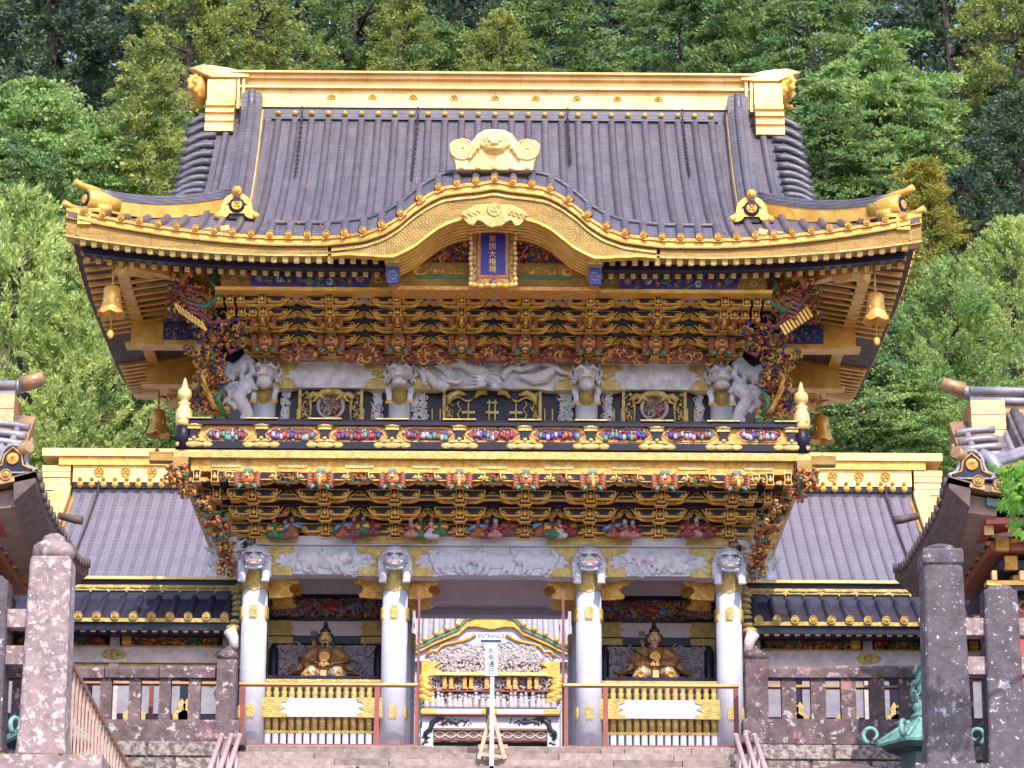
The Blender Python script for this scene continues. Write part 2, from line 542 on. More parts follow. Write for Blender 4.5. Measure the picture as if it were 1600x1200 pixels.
g.box(-40, 40, -60, -15.2, -8.85, -8.8)
g.build('lower_courtyard', GRAVEL, kind='structure')
g = MB()
g.box(-16, 16, -15.2, -6.9, -8.84, -3.06)
g.build('middle_terrace', GRAVEL, kind='structure')
g = MB()
g.box(-24, 24, -1.0, 25.0, -8.83, FLOOR)
g.build('upper_terrace', GRAVEL, kind='structure')

# flight of steps up to the gate: one slab after another
steps = thing('stone_stairway', 'flight of pinkish stone steps leading up to the gate floor', 'steps', (0, -3.6, -2.6))
nst = 20
for k in range(nst):
    y1, z1 = -1.0 - 0.3 * k, FLOOR - 0.14 * k
    cuts = [-3.62] + sorted(rg.uniform(-3.2, 3.2) for _ in range(4)) + [3.62]
    for a, b in zip(cuts, cuts[1:]):
        if b - a < 0.25: continue
        q = MB()
        q.box(a + 0.006, b - 0.006, y1 - 0.3, y1 - 0.008, z1 - 0.139, z1 - rg.uniform(0.018, 0.024))
        q.build('step_slab', STEP, steps)
q = MB()
q.add([(-3.6, -1.02, FLOOR - 0.22), (3.6, -1.02, FLOOR - 0.22), (3.6, -7.0, -3.08), (-3.6, -7.0, -3.08),
       (-3.6, -1.02, -3.1), (3.6, -1.02, -3.1)], [(0, 3, 2, 1), (0, 1, 5, 4), (0, 4, 3), (1, 2, 5), (3, 4, 5, 2)])
q.build('stair_core', STEP, steps)
q = MB()
q.box(-3.62, 3.62, -0.992, 2.0, FLOOR + 0.004, FLOOR + 0.04)
q.build('floor_slab', STEP, steps)

def block_wall(sgn, label):
    w = thing('stone_retaining_wall', label, 'wall', (sgn * 8, -1.6, -2.6))
    x = 3.66
    r2 = random.Random(11 if sgn < 0 else 12)
    for row, (z0, z1) in enumerate(((-1.5, -0.92), (-0.915, -0.47), (-0.465, -0.24))):
        x = 3.64
        while x < 9.5:
            wd = r2.uniform(0.7, 1.6)
            q = MB()
            dp = r2.uniform(0, 0.03)
            a, b = x + 0.008, x + wd - 0.008
            q.add([(a, -1.62, z0), (b, -1.62, z0), (b, -1.62, z1), (a, -1.62, z1),
                   (a + 0.02, -1.66 - dp, z0 + 0.02), (b - 0.02, -1.66 - dp, z0 + 0.02), (b - 0.02, -1.66 - dp, z1 - 0.012), (a + 0.02, -1.66 - dp, z1 - 0.012)],
                  [(4, 5, 6, 7), (0, 4, 7, 3), (1, 2, 6, 5), (3, 7, 6, 2), (0, 1, 5, 4)])
            if sgn < 0:
                q.v = [(-v[0], v[1], v[2]) for v in q.v]
                q.f = [f[::-1] for f in q.f]
            q.build('stone', RUBBLE, w)
            x += wd
    q = MB()
    q.box(sgn * 3.63, sgn * 16, -1.62, -1.003, -8.8, -0.245)
    q.build('wall_core', STONE, w)
    return w
block_wall(-1, 'rough speckled stone wall under the stone fence left of the steps')
block_wall(1, 'rough speckled stone wall under the stone fence right of the steps')

# stone balustrades either side of the steps
def stone_fence(sgn, label, labelp):
    Y = -1.4
    px = lambda v: v if sgn < 0 else 1536 - v
    f = thing('stone_fence', label, 'fence', (sgn * 6, Y, FLOOR))
    def pr(x0, y0, x1, y1, d0, d1, name, m=STONE):
        a, b, c, d = rect(min(px(x0), px(x1)), y0, max(px(x0), px(x1)), y1, Y)
        q = MB()
        q.box(a, b, Y + d0, Y + d1, c, d)
        return q.build(name, m, f)
    r2 = random.Random(3 if sgn < 0 else 4)
    pr(-60, 1129, 376, 1157, -0.20, 0.2, 'base_course')
    pr(-60, 1158, 384, 1166, -0.24, 0.24, 'base_slab')
    # top rail in stones
    e = [-60, 40, 165, 250, 338]
    for a, b in zip(e, e[1:]):
        x0, x1, z0, z1 = rect(min(px(a), px(b)), 1042, max(px(a), px(b)), 1061, Y)
        q = MB()
        h = (z1 - z0)
        q.sweep([[(xx, Y - 0.13, z0), (xx, Y + 0.13, z0), (xx, Y + 0.13, z1 - h * .35), (xx, Y + 0.06, z1), (xx, Y - 0.06, z1), (xx, Y - 0.13, z1 - h * .35)]
                 for xx in (x0 + .004, x1 - .004)])
        q.build('top_rail', STONE, f)
    for i, c in enumerate((166, 211, 258, 304, 120, 74, 28, -18)):
        pr(c - 10.5, 1060, c + 10.5, 1130, -0.085 + r2.uniform(0, .01), 0.085, 'fence_post')
    # end post with onion cap
    x0, x1, z0, z1 = rect(min(px(338), px(371)), 1033, max(px(338), px(371)), 1129, Y)
    q = MB()
    q.box(x0, x1, Y - .15, Y + .15, z0, z1)
    cx = (x0 + x1) / 2
    p = q.build('end_post', STONE, f)
    q = MB()
    q.lathe([(.10, 0), (.13, .012), (.15, .05), (.15, .09), (.12, .13), (.07, .16), (.04, .185), (.03, .21), (.0, .22)], (cx, Y, z1), 14)
    q.build('post_cap', STONE, p)
    return f
stone_fence(-1, 'weathered purplish stone fence left of the steps below the left corridor', '')
stone_fence(1, 'weathered purplish stone fence right of the steps behind the green bronze lantern', '')

# nearer lichen-covered stone fence posts
def near_post(fence, cx, w, ztop, shape, m):
    Y = -14.0
    q = MB()
    zb = -2.6
    sec = []
    for z, k in ((zb, 1.18), (zb + .12, 1.14), (zb + .3, 1.06), (ztop - .07, .96), (ztop - .02, .93), (ztop, .86)):
        a = w / 2 * k
        c = a * .9
        sec.append([(cx - a, Y - c, z), (cx - c, Y - a, z), (cx + c, Y - a, z), (cx + a, Y - c, z), (cx + a, Y + c, z), (cx + c, Y + a, z), (cx - c, Y + a, z), (cx - a, Y + c, z)])
    if shape == 'point':
        sec = sec[:-2] + [[(cx + (p[0] - cx) * .93, Y + (p[1] - Y) * .93, ztop - .09) for p in sec[3]], [(cx + (p[0] - cx) * .62, Y + (p[1] - Y) * .62, ztop - .015) for p in sec[3]],
                          [(cx + (p[0] - cx) * .3, Y + (p[1] - Y) * .3, ztop) for p in sec[3]]]
    q.sweep(sec)
    p = q.build('fence_post', m, fence)
    if shape == 'round':
        q = MB()
        q.lathe([(.17, -.002), (.20, .02), (.212, .07), (.20, .13), (.16, .165), (.115, .18), (.12, .2), (.10, .235), (.05, .262), (.0, .268)], (cx, Y, ztop), 20)
        q.build('post_cap', m, p)
    if shape == 'flat':
        q = MB()
        a = w / 2
        q.sweep([[(cx + sx * a * k, Y + sy * a * k, ztop + z) for sx, sy in ((-1, -1), (1, -1), (1, 1), (-1, 1))] for k, z in
                 ((.88, -.002), (.98, .02), (1.0, .05), (.99, .14), (.92, .165), (.60, .172))])
        q.lathe([(.13, .165), (.15, .18), (.14, .215), (.08, .235), (.0, .24)], (cx, Y, ztop), 14)
        q.build('post_cap', m, p)
    return p
nf = thing('lichen_stone_fence', 'pale lichen-spotted stone post and rails at the left edge before the left tower', 'fence', (-4.6, -14, -2.6))
near_post(nf, at(77, 1000, -14).x, .42, zat(879, -14), 'round', STONEL)
near_post(nf, at(-16, 1000, -14).x, .36, zat(905, -14), 'point', STONED)
for y0, y1 in ((955, 982), (1012, 1040)):
    x0, x1, z0, z1 = rect(-120, y0, 52, y1, -14)
    q = MB(); q.box(x0, x1, -14.1, -13.9, z0, z1); q.build('rail', STONEL, nf)
q = MB(); q.box(-12, -3.75, -14.35, -13.65, -3.055, -2.56); q.build('kerb_stone', STONEL, nf)
q = MB()
rr = random.Random(8)
for i in range(240):
    q.blob((rr.uniform(-5.2, -4.1), rr.uniform(-14.34, -14.1), -2.555), (rr.uniform(.015, .04), .03, rr.uniform(.006, .018)), 0, 5, 3)
q.build('moss_patch', mat('moss', (0.13, 0.13, 0.03), (0.22, 0.09, 0.03), 20, .95), nf, kind='stuff')
nf2 = thing('dark_stone_fence', 'tall dark stone posts and rails with white lichen at the right edge', 'fence', (5.2, -14, -2.6))
near_post(nf2, at(1474, 1000, -14).x, .405, zat(884, -14), 'flat', STONED)
near_post(nf2, at(1563, 1000, -14).x, .34, zat(911, -14), 'point', STONED)
near_post(nf2, at(1650, 1000, -14).x, .34, zat(911, -14), 'point', STONED)
for y0, y1 in ((970, 995), (1030, 1056)):
    x0, x1, z0, z1 = rect(1480, y0, 1720, y1, -14)
    q = MB(); q.box(x0, x1, -14.1, -13.9, z0, z1); q.build('rail', STONEL, nf2)
q = MB(); q.box(4.1, 12, -14.35, -13.65, -3.055, -2.6); q.build('kerb_stone', STONED, nf2)

# sloping bar railing inside the left post
A, B = at(108, 1032, -13.6), at(212, 1222, -8.8)
rl = thing('bar_railing', 'sloping brown metal railing with thin upright bars beside the left stone post', 'railing', (A.x, -11, -2.6))
q = MB(); q.bar(A, B, .05, .035); q.build('handrail', mat('brown_painted_metal', (0.30, 0.13, 0.10), None, 8, .5), rl)
bm0 = MB(); bm0.box(-.012, .012, -.012, .012, -1.6, 0)
bme = bm0.mesh('upright_bar', mat('pale_brown_metal', (0.50, 0.33, 0.28), None, 8, .5))
for i in range(22):
    t = (i + .5) / 22
    p = A.lerp(B, t)
    o = place(bme, 'upright_bar', rl, (p.x, p.y, p.z - .02))
    o.scale.z = (p.z + 2.6) / 1.62

# pink handrails following the steps
def stair_rails(sgn, label):
    t = thing('stair_handrail', label, 'handrail', (sgn * 3.85, -3, -2.6))
    for pxs in ((346, 361, 374) if sgn < 0 else (1150, 1165, 1179)):
        a = at(pxs, 1150, -1.75)
        q = MB()
        q.tube([a, a + Vector((0, -4.9, -2.3))], .038, 10)
        q.blob(a, .042, 0, 10, 6)
        q.build('rail', PIPE, t)
        for k in (0.5, 1.6, 2.8, 4.0):
            q = MB()
            zz = a.z - k * 2.0 / 4.3
            q.tube([(a.x, a.y - k, zz), (a.x, a.y - k, zz - .62)], .024, 8)
            q.build('post', PIPE, t)
    return t
stair_rails(-1, 'three pink metal handrails running down the left side of the steps')
stair_rails(1, 'three pink metal handrails running down the right side of the steps')
# ------------------------------------------------------------------ hip-and-gable roof
A_, B_ = 0.436, 0.0878
def irimoya(root, p):
    """p: cx, cy, a (half width), hd (half depth), ze, g (gable half width), lift, pitch, kara (fn or None), mats..."""
    a, hd, cx, cy, ze, g = p['a'], p['hd'], p['cx'], p['cy'], p['ze'], p['g']
    y0 = cy - hd
    ks = p.get('ks', 1.0)
    kara = p.get('kara')
    def lift(u): 
        t = max(0.0, (abs(u) - a * .42) / (a * .58))
        return p['lift'] * t ** 2
    def liftv(v):
        t = max(0.0, (abs(v) - hd * .40) / (hd * .60))
        return p['lift'] * t ** 2
    def prof(s): return (A_ * s + B_ * s * s) * ks
    def zf(u, s, front=True):
        f = max(0.0, 1 - s / (a * .35))
        z = ze + prof(max(0, s)) + (lift(u)) * f + min(0, s) * .3
        if kara and front and abs(u) < 3.32:
            d_ = s - (ye(u) - y0)
            z = max(z, max(kara(u), ze) + min(d_, .32) * .9 + .01)
        return z
    def zs(v, s):
        f = max(0.0, 1 - s / (a * .35))
        return ze + prof(s) + liftv(v) * f
    def ye(u): return y0 - (p['out'](u) if kara and 'out' in p else 0)
    def smax(u): return hd if abs(u) <= g else a - abs(u)
    T = p.get('thick', .10)
    sheetm, rollm, fas = p['sheet'], p['roll'], p['fascia']
    q = MB()
    for sg in (1, -1):                                     # front and back slopes
        fr = sg == 1
        def pt(u, s, fr=fr):
            z = zf(u, s, fr)
            y = (y0 + s) if fr else (cy + hd - s)
            return (cx + u, y, z)
        N = p.get('n', 96)
        us = [-g + 2 * g * i / N for i in range(N + 1)]
        rows = []
        for j in range(61):
            t = j / 60
            rows.append([pt(u, (ye(u) - y0 if fr else 0) * (1 - t) + hd * t) for u in us])
        if not fr: rows = rows[::-1]
        q.grid(rows)
        for sx in (-1, 1):
            us2 = [sx * (g + (a - g) * i / 12) for i in range(13)]
            if sx < 0: us2 = us2[::-1]
            rows = [[pt(u, smax(u) * j / 6 if abs(u) > g + 1e-6 else (a - g) * j / 6) for u in us2] for j in range(7)]
            if not fr: rows = rows[::-1]
            q.grid(rows)
    sd = a - g
    for sx in (-1, 1):                                     # side slopes up to the gable
        rows = []
        for j in range(8):
            s = sd * j / 7
            vs_ = [-(hd - s) + 2 * (hd - s) * i / 24 for i in range(25)]
            rows.append([(cx + sx * (a - s), cy + v, zs(v, s)) for v in (vs_ if sx > 0 else vs_[::-1])])
        q.grid(rows)
    roof = q.build('roof', sheetm, root)
    # gable walls
    for sx in (-1, 1):
        q = MB()
        pts = []
        for i in range(-10, 11):
            v = i / 10 * (hd - sd)
            pts.append((cy + v, zf(g, hd - abs(v), False) - .02))
        pts = pts + [(cy + (hd - sd), ze + prof(sd) - .02), (cy - (hd - sd), ze + prof(sd) - .02)]
        q.prism(pts, cx + sx * (g - .10), cx + sx * (g - .02), 0, 'YZ')
        q.build('gable_wall', fas, roof)
    # front rolls running down the slope, each with its gilt end tile
    P_ = p['pitch']
    R = p.get('rr', .052)
    et = MB()
    r = p.get('re', .072)
    et.lathe([(r * .2, -.028), (r * .62, -.028), (r * .66, -.016), (r * .8, -.018), (r * .86, -.034), (r, -.03), (r, .03)], (0, 0, 0), 14, 0, 'Y')
    for k in range(3):
        an = math.pi / 2 + k * 2.094
        et.blob((math.cos(an) * r * .3, -.03, math.sin(an) * r * .3), (r * .24, .012, r * .24), 1, 6, 4)
    et.box(-r * 1.25, r * 1.25, -.012, .02, -r * 1.35, -r * .55, 0)
    etm = et.mesh('eave_tile_end', [p['endm'], p['endm2']])
    n = int(a / P_)
    for k in range(-n, n + 1):
        u = k * P_
        s_end = smax(u) if abs(u) > g else hd - p.get('ridgew', .28)
        s0 = ye(u) - y0
        if g - p.get('skipv', 0) < abs(u) < g: s_end = min(s_end, 1.1)
        if s_end - s0 < .15: continue
        m_ = 40 if s_end > 2 else 6
        V = []
        rows = []
        for j in range(m_ + 1):
            s = s0 + (s_end - s0) * j / m_
            e = .02
            z0 = zf(u, s)
            dz = (zf(u, s + e) - zf(u, s - e)) / (2 * e)
            nx = Vector((0, -dz, 1)).normalized()
            gu = (zf(u + .03, s) - zf(u - .03, s)) / .06 if kara and abs(u) < 2.4 else 0
            side = Vector((1, 0, gu)).normalized()
            up = Vector((-gu, -dz, 1)).normalized()
            c = Vector((cx + u, y0 + s, z0))
            rows.append([c + side * (R * math.cos(t)) + up * (R * 1.25 * math.sin(t) - .004) for t in [math.pi * (1 - i / 6) for i in range(7)]])
        q = MB()
        q.grid(rows)
        q.add(rows[-1], [tuple(range(7))])
        q.build('roof_roll', rollm, roof)
        s = s0
        gu = (zf(u + .05, s) - zf(u - .05, s)) / .1
        o = place(etm, 'eave_tile_end', roof, (cx + u, y0 + s0 - .012, zf(u, s0) + .012), rot=(0, -math.atan(gu), 0))
    # side rolls (seen only as ends along the side eaves)
    for sx in (-1, 1):
        nv = int((hd - .1) / P_)
        for k in range(-nv, nv + 1):
            v = k * P_
            s1 = min(sd, hd - abs(v))
            if s1 < .1: continue
            q = MB()
            rows = []
            for j in range(5):
                s = s1 * j / 4
                rows.append([(cx + sx * (a - s), cy + v + R * math.cos(t), zs(v, s) + R * 1.2 * math.sin(t) - .004) for t in [math.pi * i / 5 for i in range(6)]])
            q.grid(rows)
            q.build('side_roof_roll', rollm, roof)
            place(p.get('sidem') or etm, 'eave_tile_end', roof, (cx + sx * (a + .012), cy + v, zs(v, 0) + .012), rotz=sx * math.pi / 2)
    return dict(roof=roof, lift=lift, liftv=liftv, zf=zf, zs=zs, ye=ye, prof=prof, y0=y0)

# ------------------------------------------------------------------ the gate
GATE = thing('shrine_gate', 'huge two-storey gate with gold trimmed dark roof, carved brackets and white columns', 'gate', (0, 0, FLOOR))
CY = 2.2
# tile line of the bow-shaped front eave, taken at its own depth
_kp = [(0, 281.5), (12, 284), (27, 286.5), (54, 289), (81, 293), (105, 305), (129, 322), (149, 340), (173, 353), (200, 359), (228, 362.5), (262, 364.5)]
KX = [d / 108.6 for d, _ in _kp]
KZ = [zat(y, -2.72) for _, y in _kp]
def interp(x, X, Y):
    x = abs(x)
    if x >= X[-1]: return Y[-1]
    for i in range(len(X) - 1):
        if x <= X[i + 1]:
            t = (x - X[i]) / (X[i + 1] - X[i])
            t2 = t
            return Y[i] * (1 - t2) + Y[i + 1] * t2
def karaz(u):
    if abs(u) > 3.32: return -99
    return (interp(u - .04, KX, KZ) + interp(u + .04, KX, KZ)) / 2
def kout(u):
    t = max(0, 1 - max(0, abs(u) - 1.3) / 1.3)
    return .34 * t * t * (3 - 2 * t)
ZE = 6.99
R = irimoya(GATE, dict(cx=0, cy=CY, a=6.2, hd=4.6, ze=ZE, g=4.6, lift=.42, pitch=.27, kara=karaz, out=kout, n=240,
                       sheet=TILE, roll=TILER, fascia=GOLD, endm=GOLDD, endm2=GOLDP, re=.053, rr=.064, ridgew=.3, skipv=.2))
roof, lift, liftv, zf, zs = R['roof'], R['lift'], R['liftv'], R['zf'], R['zs']
E_Y = R['y0']
def ez(u): return zf(u, R['ye'](u) - E_Y)

# verge rolls lying across the gable edge
for sx in (-1, 1):
    for k in range(13):
        s = 1.62 + k * .225
        z = zf(4.6, s)
        pts, rad = [], []
        for j in range(7):
            t = j / 6
            pts.append((sx * (4.46 + .50 * t), E_Y + s - .02 * t, z + .07 + .03 * math.sin(t * 2.6) - .20 * t * t))
        q = MB()
        q.tube(pts, .058, 8)
        q.build('verge_roll', TILER, roof)
    q = MB()
    sec = []
    for j in range(16):
        s = 1.5 + 2.9 * j / 15
        z = zf(4.6, s)
        sec.append([(sx * 4.60, E_Y + s, z - .28), (sx * 4.93, E_Y + s, z - .30), (sx * 4.95, E_Y + s, z - .10), (sx * 4.60, E_Y + s, z + .03)])
    q.sweep(sec)
    q.build('verge_board', TILER, roof)

# main ridge
rz = lambda py: zat(py, 1.95)
rid = MB()
zb, zt = rz(190), rz(121)
q = MB()
q.box(-4.25, 4.25, 1.93, 2.47, rz(192), rz(172))
ridge = q.build('ridge', TILER, GATE)
q = MB()
for a_, b_, yy in ((171, 160, 1.90), (160, 142, 1.94), (142, 138.5, 1.86), (138.5, 128, 1.92), (128, 122, 1.84)):
    q.box(-4.3, 4.3, yy, 4.4 - yy, rz(a_) + .001, rz(b_))
sec = []
for x in [-4.3, -3.5, 0, 3.5, 4.3]:
    z = rz(122)
    sec.append([(x, 1.76, z), (x, 2.64, z), (x, 2.6, z + .05), (x, 2.2, z + .10), (x, 1.8, z + .05)])
q.sweep(sec, 0)
gp = q.build('gold_ridge_board', GOLDB, ridge)
st = MB(); st.lathe([(.036, .03), (.045, 0), (.04, -.03), (.022, -.048), (0, -.052)], (0, 0, 0), 10, 0, 'Y')
stm = st.mesh('gold_stud', GOLD)
for k in range(-13, 14):
    place(stm, 'gold_stud', ridge, (k * .27, 1.90, rz(181)))
q = MB()
q.box(-3.62, 3.62, 1.87, 1.935, rz(190.5), rz(187))
q.build('ridge_moulding', TILER, ridge)
# crests on the ridge board
cr = MB()
cr.lathe([(.07, 0), (.072, -.012), (.06, -.014), (.057, -.006), (.02, -.006), (0, -.006)], (0, 0, 0), 16, 0, 'Y')
for k in range(3):
    an = math.pi / 2 + k * 2.094
    cr.blob((math.cos(an) * .027, -.012, math.sin(an) * .027), (.022, .012, .022), 0, 6, 4)
crm = cr.mesh('round_crest', GOLDD)
for k in range(-4, 5):
    place(crm, 'round_crest', ridge, (k * .665, 1.935, rz(156)))
for sx in (-1, 1):
    # stepped gold end of the ridge
    e = MB()
    xa, xb = 4.20, 4.66
    lv = [(207, 196, 1.50), (196, 191, 1.56), (191, 184, 1.52), (184, 178, 1.60), (178, 172, 1.55), (172, 167, 1.66), (167, 160, 1.60), (160, 127, 1.74)]
    for a_, b_, yy in lv:
        e.box(sx * xa, sx * xb, yy, 4.4 - yy, zat(a_, yy) + .0015, zat(b_, yy) - .001)
    for x_ in (4.14, 4.06):
        e.box(sx * x_, sx * (x_ + .045), 1.80, 2.6, zat(172, 1.8), zat(122, 1.8))
    e.build('ridge_end_block', GOLDB, ridge)
    # upturned tip
    tip = MB()
    sec = []
    for x, zlo, zhi, w in ((4.0, 127, 119.5, .432), (4.18, 128, 116.5, .45), (4.35, 128, 112.5, .45), (4.6, 127, 108, .42), (4.76, 119, 105, .36), (4.88, 110, 103, .24), (5.0, 101.5, 100, .06)):
        z0, z1 = zat(zlo, 1.9) , zat(zhi, 1.9)
        sec.append([(sx * x, 2.2 - w, z0), (sx * x, 2.2 + w, z0), (sx * x, 2.2 + w * .9, z1), (sx * x, 2.2 - w * .9, z1)])
    tip.sweep(sec if sx < 0 else sec)
    tip.build('ridge_tip', GOLDB, ridge)
    # lion-mask end ornament, seen from the side
    o = MB()
    rr = random.Random(3)
    ctr = at(768 + sx * 461, 140, 2.0)
    o.blob(ctr + Vector((-sx * .06, 0.1, 0)), (.11, .3, .26), 0, 10, 7)
    for i in range(46):
        an, rad = rr.uniform(0, 6.28), rr.uniform(.0, .24)
        o.blob(ctr + Vector((sx * rr.uniform(-.02, .10), rr.uniform(-.2, .3), math.sin(an) * rad)), rr.uniform(.03, .065), 0, 6, 4)
    place(solid(o, 'ridge_end_mask', GOLD, .018), 'ridge_end_mask', ridge, (0, 0, 0)).location = -WLOC[ridge.name]

# descending ridges
def onigawara(scale, mats):
    """ridge-end tile seen from the front: arch with curled feet, dark disc with crest, small tile above"""
    o = MB()
    pts = []
    for i in range(13):
        t = math.pi * i / 12
        pts.append((.25 * math.cos(t), .05 + .25 * math.sin(t)))
    poly = pts + [(-.26, -.0), (-.31, -.03), (-.36, -.05), (-.37, -.10), (-.31, -.14), (-.22, -.135), (-.15, -.10), (-.12, -.05), (.12, -.05), (.15, -.10), (.22, -.135), (.31, -.14), (.37, -.10), (.36, -.05), (.31, -.03), (.26, -.0)]
    o.prism(poly, -.06, .08, 0)
    for sx in (-1, 1):
        o.lathe([(.055, -.07), (.06, .08)], (sx * .31, 0, -.085), 12, 0, 'Y')
    o.lathe([(.125, -.05), (.13, -.075), (.10, -.08)], (0, 0, .085), 18, 1, 'Y')
    o.lathe([(.085, -.08), (.085, -.095), (.07, -.10), (.06, -.09)], (0, 0, .085), 16, 0, 'Y')
    for k in range(3):
        an = math.pi / 2 + k * 2.094
        o.blob((math.cos(an) * .035, -.098, .085 + math.sin(an) * .035), (.028, .014, .028), 2, 6, 4)
    o.lathe([(.075, -.12), (.08, -.10), (.075, .25)], (0, 0, .325), 14, 0, 'Y')
    o.lathe([(.045, -.13), (.05, -.118)], (0, 0, .325), 12, 2, 'Y')
    o.prism([(-.13, -.14), (.13, -.14), (.10, -.045), (-.10, -.045)], -.03, .06, 1)
    r_ = MB(); r_.merge(o, sc=scale)
    return r_.mesh('ridge_end_tile', mats)
oni = onigawara(.92, [GOLD, BLACK, GOLDD])
for sx in (-1, 1):
    q, q2 = MB(), MB()
    sec, sec2, roll = [], [], []
    for j in range(19):
        s = 1.25 + (4.36 - 1.25) * j / 18
        x = 3.84 + .09 * j / 18
        y, z = E_Y + s, zf(x, s) - .03
        dz = A_ + 2 * B_ * s
        nv = Vector((0, -dz, 1)).normalized()
        c = Vector((sx * x, y, z))
        h = .30
        X1 = Vector((1, 0, 0))
        sec.append([c - X1 * .155, c + X1 * .155, c + X1 * .165 + nv * h * .85, c + X1 * .10 + nv * h, c - X1 * .10 + nv * h, c - X1 * .165 + nv * h * .85])
        roll.append(c + nv * (h + .03))
        ci = c - X1 * sx * .17
        sec2.append([ci - X1 * .012, ci + X1 * .012, ci + X1 * .012 + nv * .2, ci - X1 * .012 + nv * .2])
    q.sweep(sec)
    q.tube(roll, .062, 10)
    dr = q.build('descending_ridge', TILER, GATE)
    q2.sweep(sec2)
    q2.build('gold_edge_board', GOLDB, dr)
    q = MB()
    q.prism([(sx * 3.93 + dx_ * .165, z_) for dx_, z_ in ((-1, 10.35), (1, 10.35), (1, zat(152, 1.75)), (.6, zat(149, 1.75)), (-.6, zat(149, 1.75)), (-1, zat(152, 1.75)))], 1.66, 1.84)
    q.tube([(sx * 3.93, 1.62, 10.3), (sx * 3.93, 1.66, zat(149, 1.75)), (sx * 3.93, 1.80, zat(146, 1.75))], .062, 10)
    q.build('ridge_head', TILER, dr)
    b0 = Vector((sx * 3.84, E_Y + 1.17, zf(3.84, 1.2) + .13))
    place(oni, 'ridge_end_tile', dr, b0)

# corner ridges with their gold side boards, horns and end tiles
def corner_ridge(sx, yfront):
    my = 1 if yfront else -1
    def PT(x, s, z): return Vector((sx * x, (E_Y + s) if yfront else (2 * CY - E_Y - s), z))
    path = []
    for j in range(11):
        t = j / 10
        x = 4.02 + (5.80 - 4.02) * t
        s = 1.75 - (1.75 - .42) * t
        path.append(PT(x, s, zf(min(x, 4.6) if t < .3 else x, s) + .02 - .03 * math.sin(t * math.pi) + (.06 * t)))
    q, q2 = MB(), MB()
    sec, sg_ = [], []
    dirv = (path[-1] - path[0]); dirv.z = 0; dirv.normalize()
    nrm = Vector((-dirv.y, dirv.x, 0))
    if nrm.y * my > 0: nrm = -nrm                      # towards the viewer
    for p_ in path:
        U = Vector((0, 0, 1))
        sec.append([p_ - nrm * .10 - U * .05, p_ + nrm * .10 - U * .05, p_ + nrm * .11 + U * .16, p_ - nrm * .11 + U * .16])
    q.sweep(sec)
    q2.sweep([[p_ - nrm * .125 + Vector((0, 0, .16)), p_ + nrm * .125 + Vector((0, 0, .16)), p_ + nrm * .12 + Vector((0, 0, .205)), p_ - nrm * .12 + Vector((0, 0, .205))] for p_ in path])
    for of, r_, zz in ((-.07, .045, .215), (.07, .045, .215), (0, .055, .275)):
        q2.tube([p_ + nrm * of + Vector((0, 0, zz)) for p_ in path], r_, 8)
    cr_ = q.build('corner_ridge', GOLD, GATE)
    q2.build('ridge_roll', TILER, cr_)
    e = path[-1]
    o = MB()
    # barrel-shaped end tile
    o.tube([e + Vector((0, 0, .10)) - dirv * .30, e + Vector((0, 0, .11)), e + Vector((0, 0, .11)) + dirv * .22], [.15, .17, .16], 14)
    o.tube([e + Vector((0, 0, -.02)) - dirv * .12 + nrm * .14, e + Vector((0, 0, -.03)) + dirv * .10 + nrm * .12], .075, 10)
    o.tube([e + Vector((0, 0, .11)) + dirv * .215, e + Vector((0, 0, .11)) + dirv * .235], [.125, .12], 14, 1)
    o.tube([e + Vector((0, 0, .11)) + dirv * .232, e + Vector((0, 0, .11)) + dirv * .25], [.075, .065], 12, 0)
    o.build('ridge_end_tile', [GOLD, BLACK], cr_)
    o = MB()
    h0 = e + Vector((0, 0, .29)) + dirv * .05
    o.tube([h0 - dirv * .2 - Vector((0, 0, .03)), h0 + dirv * .10, h0 + dirv * .24 + Vector((0, 0, .01)), h0 + dirv * .36 + Vector((0, 0, .05))], [.05, .055, .05, .055], 10)
    o.build('upper_horn', GOLD, cr_)
    o = MB()
    c0 = PT(6.0, .2, zf(6.0, .2) + .02)
    o.tube([c0, c0 + dirv * .18 + Vector((0, 0, .01)), c0 + dirv * .32 + Vector((0, 0, .05))], [.045, .045, .05], 10)
    o.build('lower_horn', GOLD, cr_)
for sx in (-1, 1):
    corner_ridge(sx, True)
    corner_ridge(sx, False)

# raised rim behind the short front slope of the bow
q = MB()
for sd_ in (0,):
    us = [-3.31 + 6.62 * i / 160 for i in range(161)]
    q.tube([(u, R['ye'](u) + .33, zf(u, R['ye'](u) - E_Y + .33) + .03) for u in us], .035, 6)
q.build('bow_roof_rim', TILER, roof)
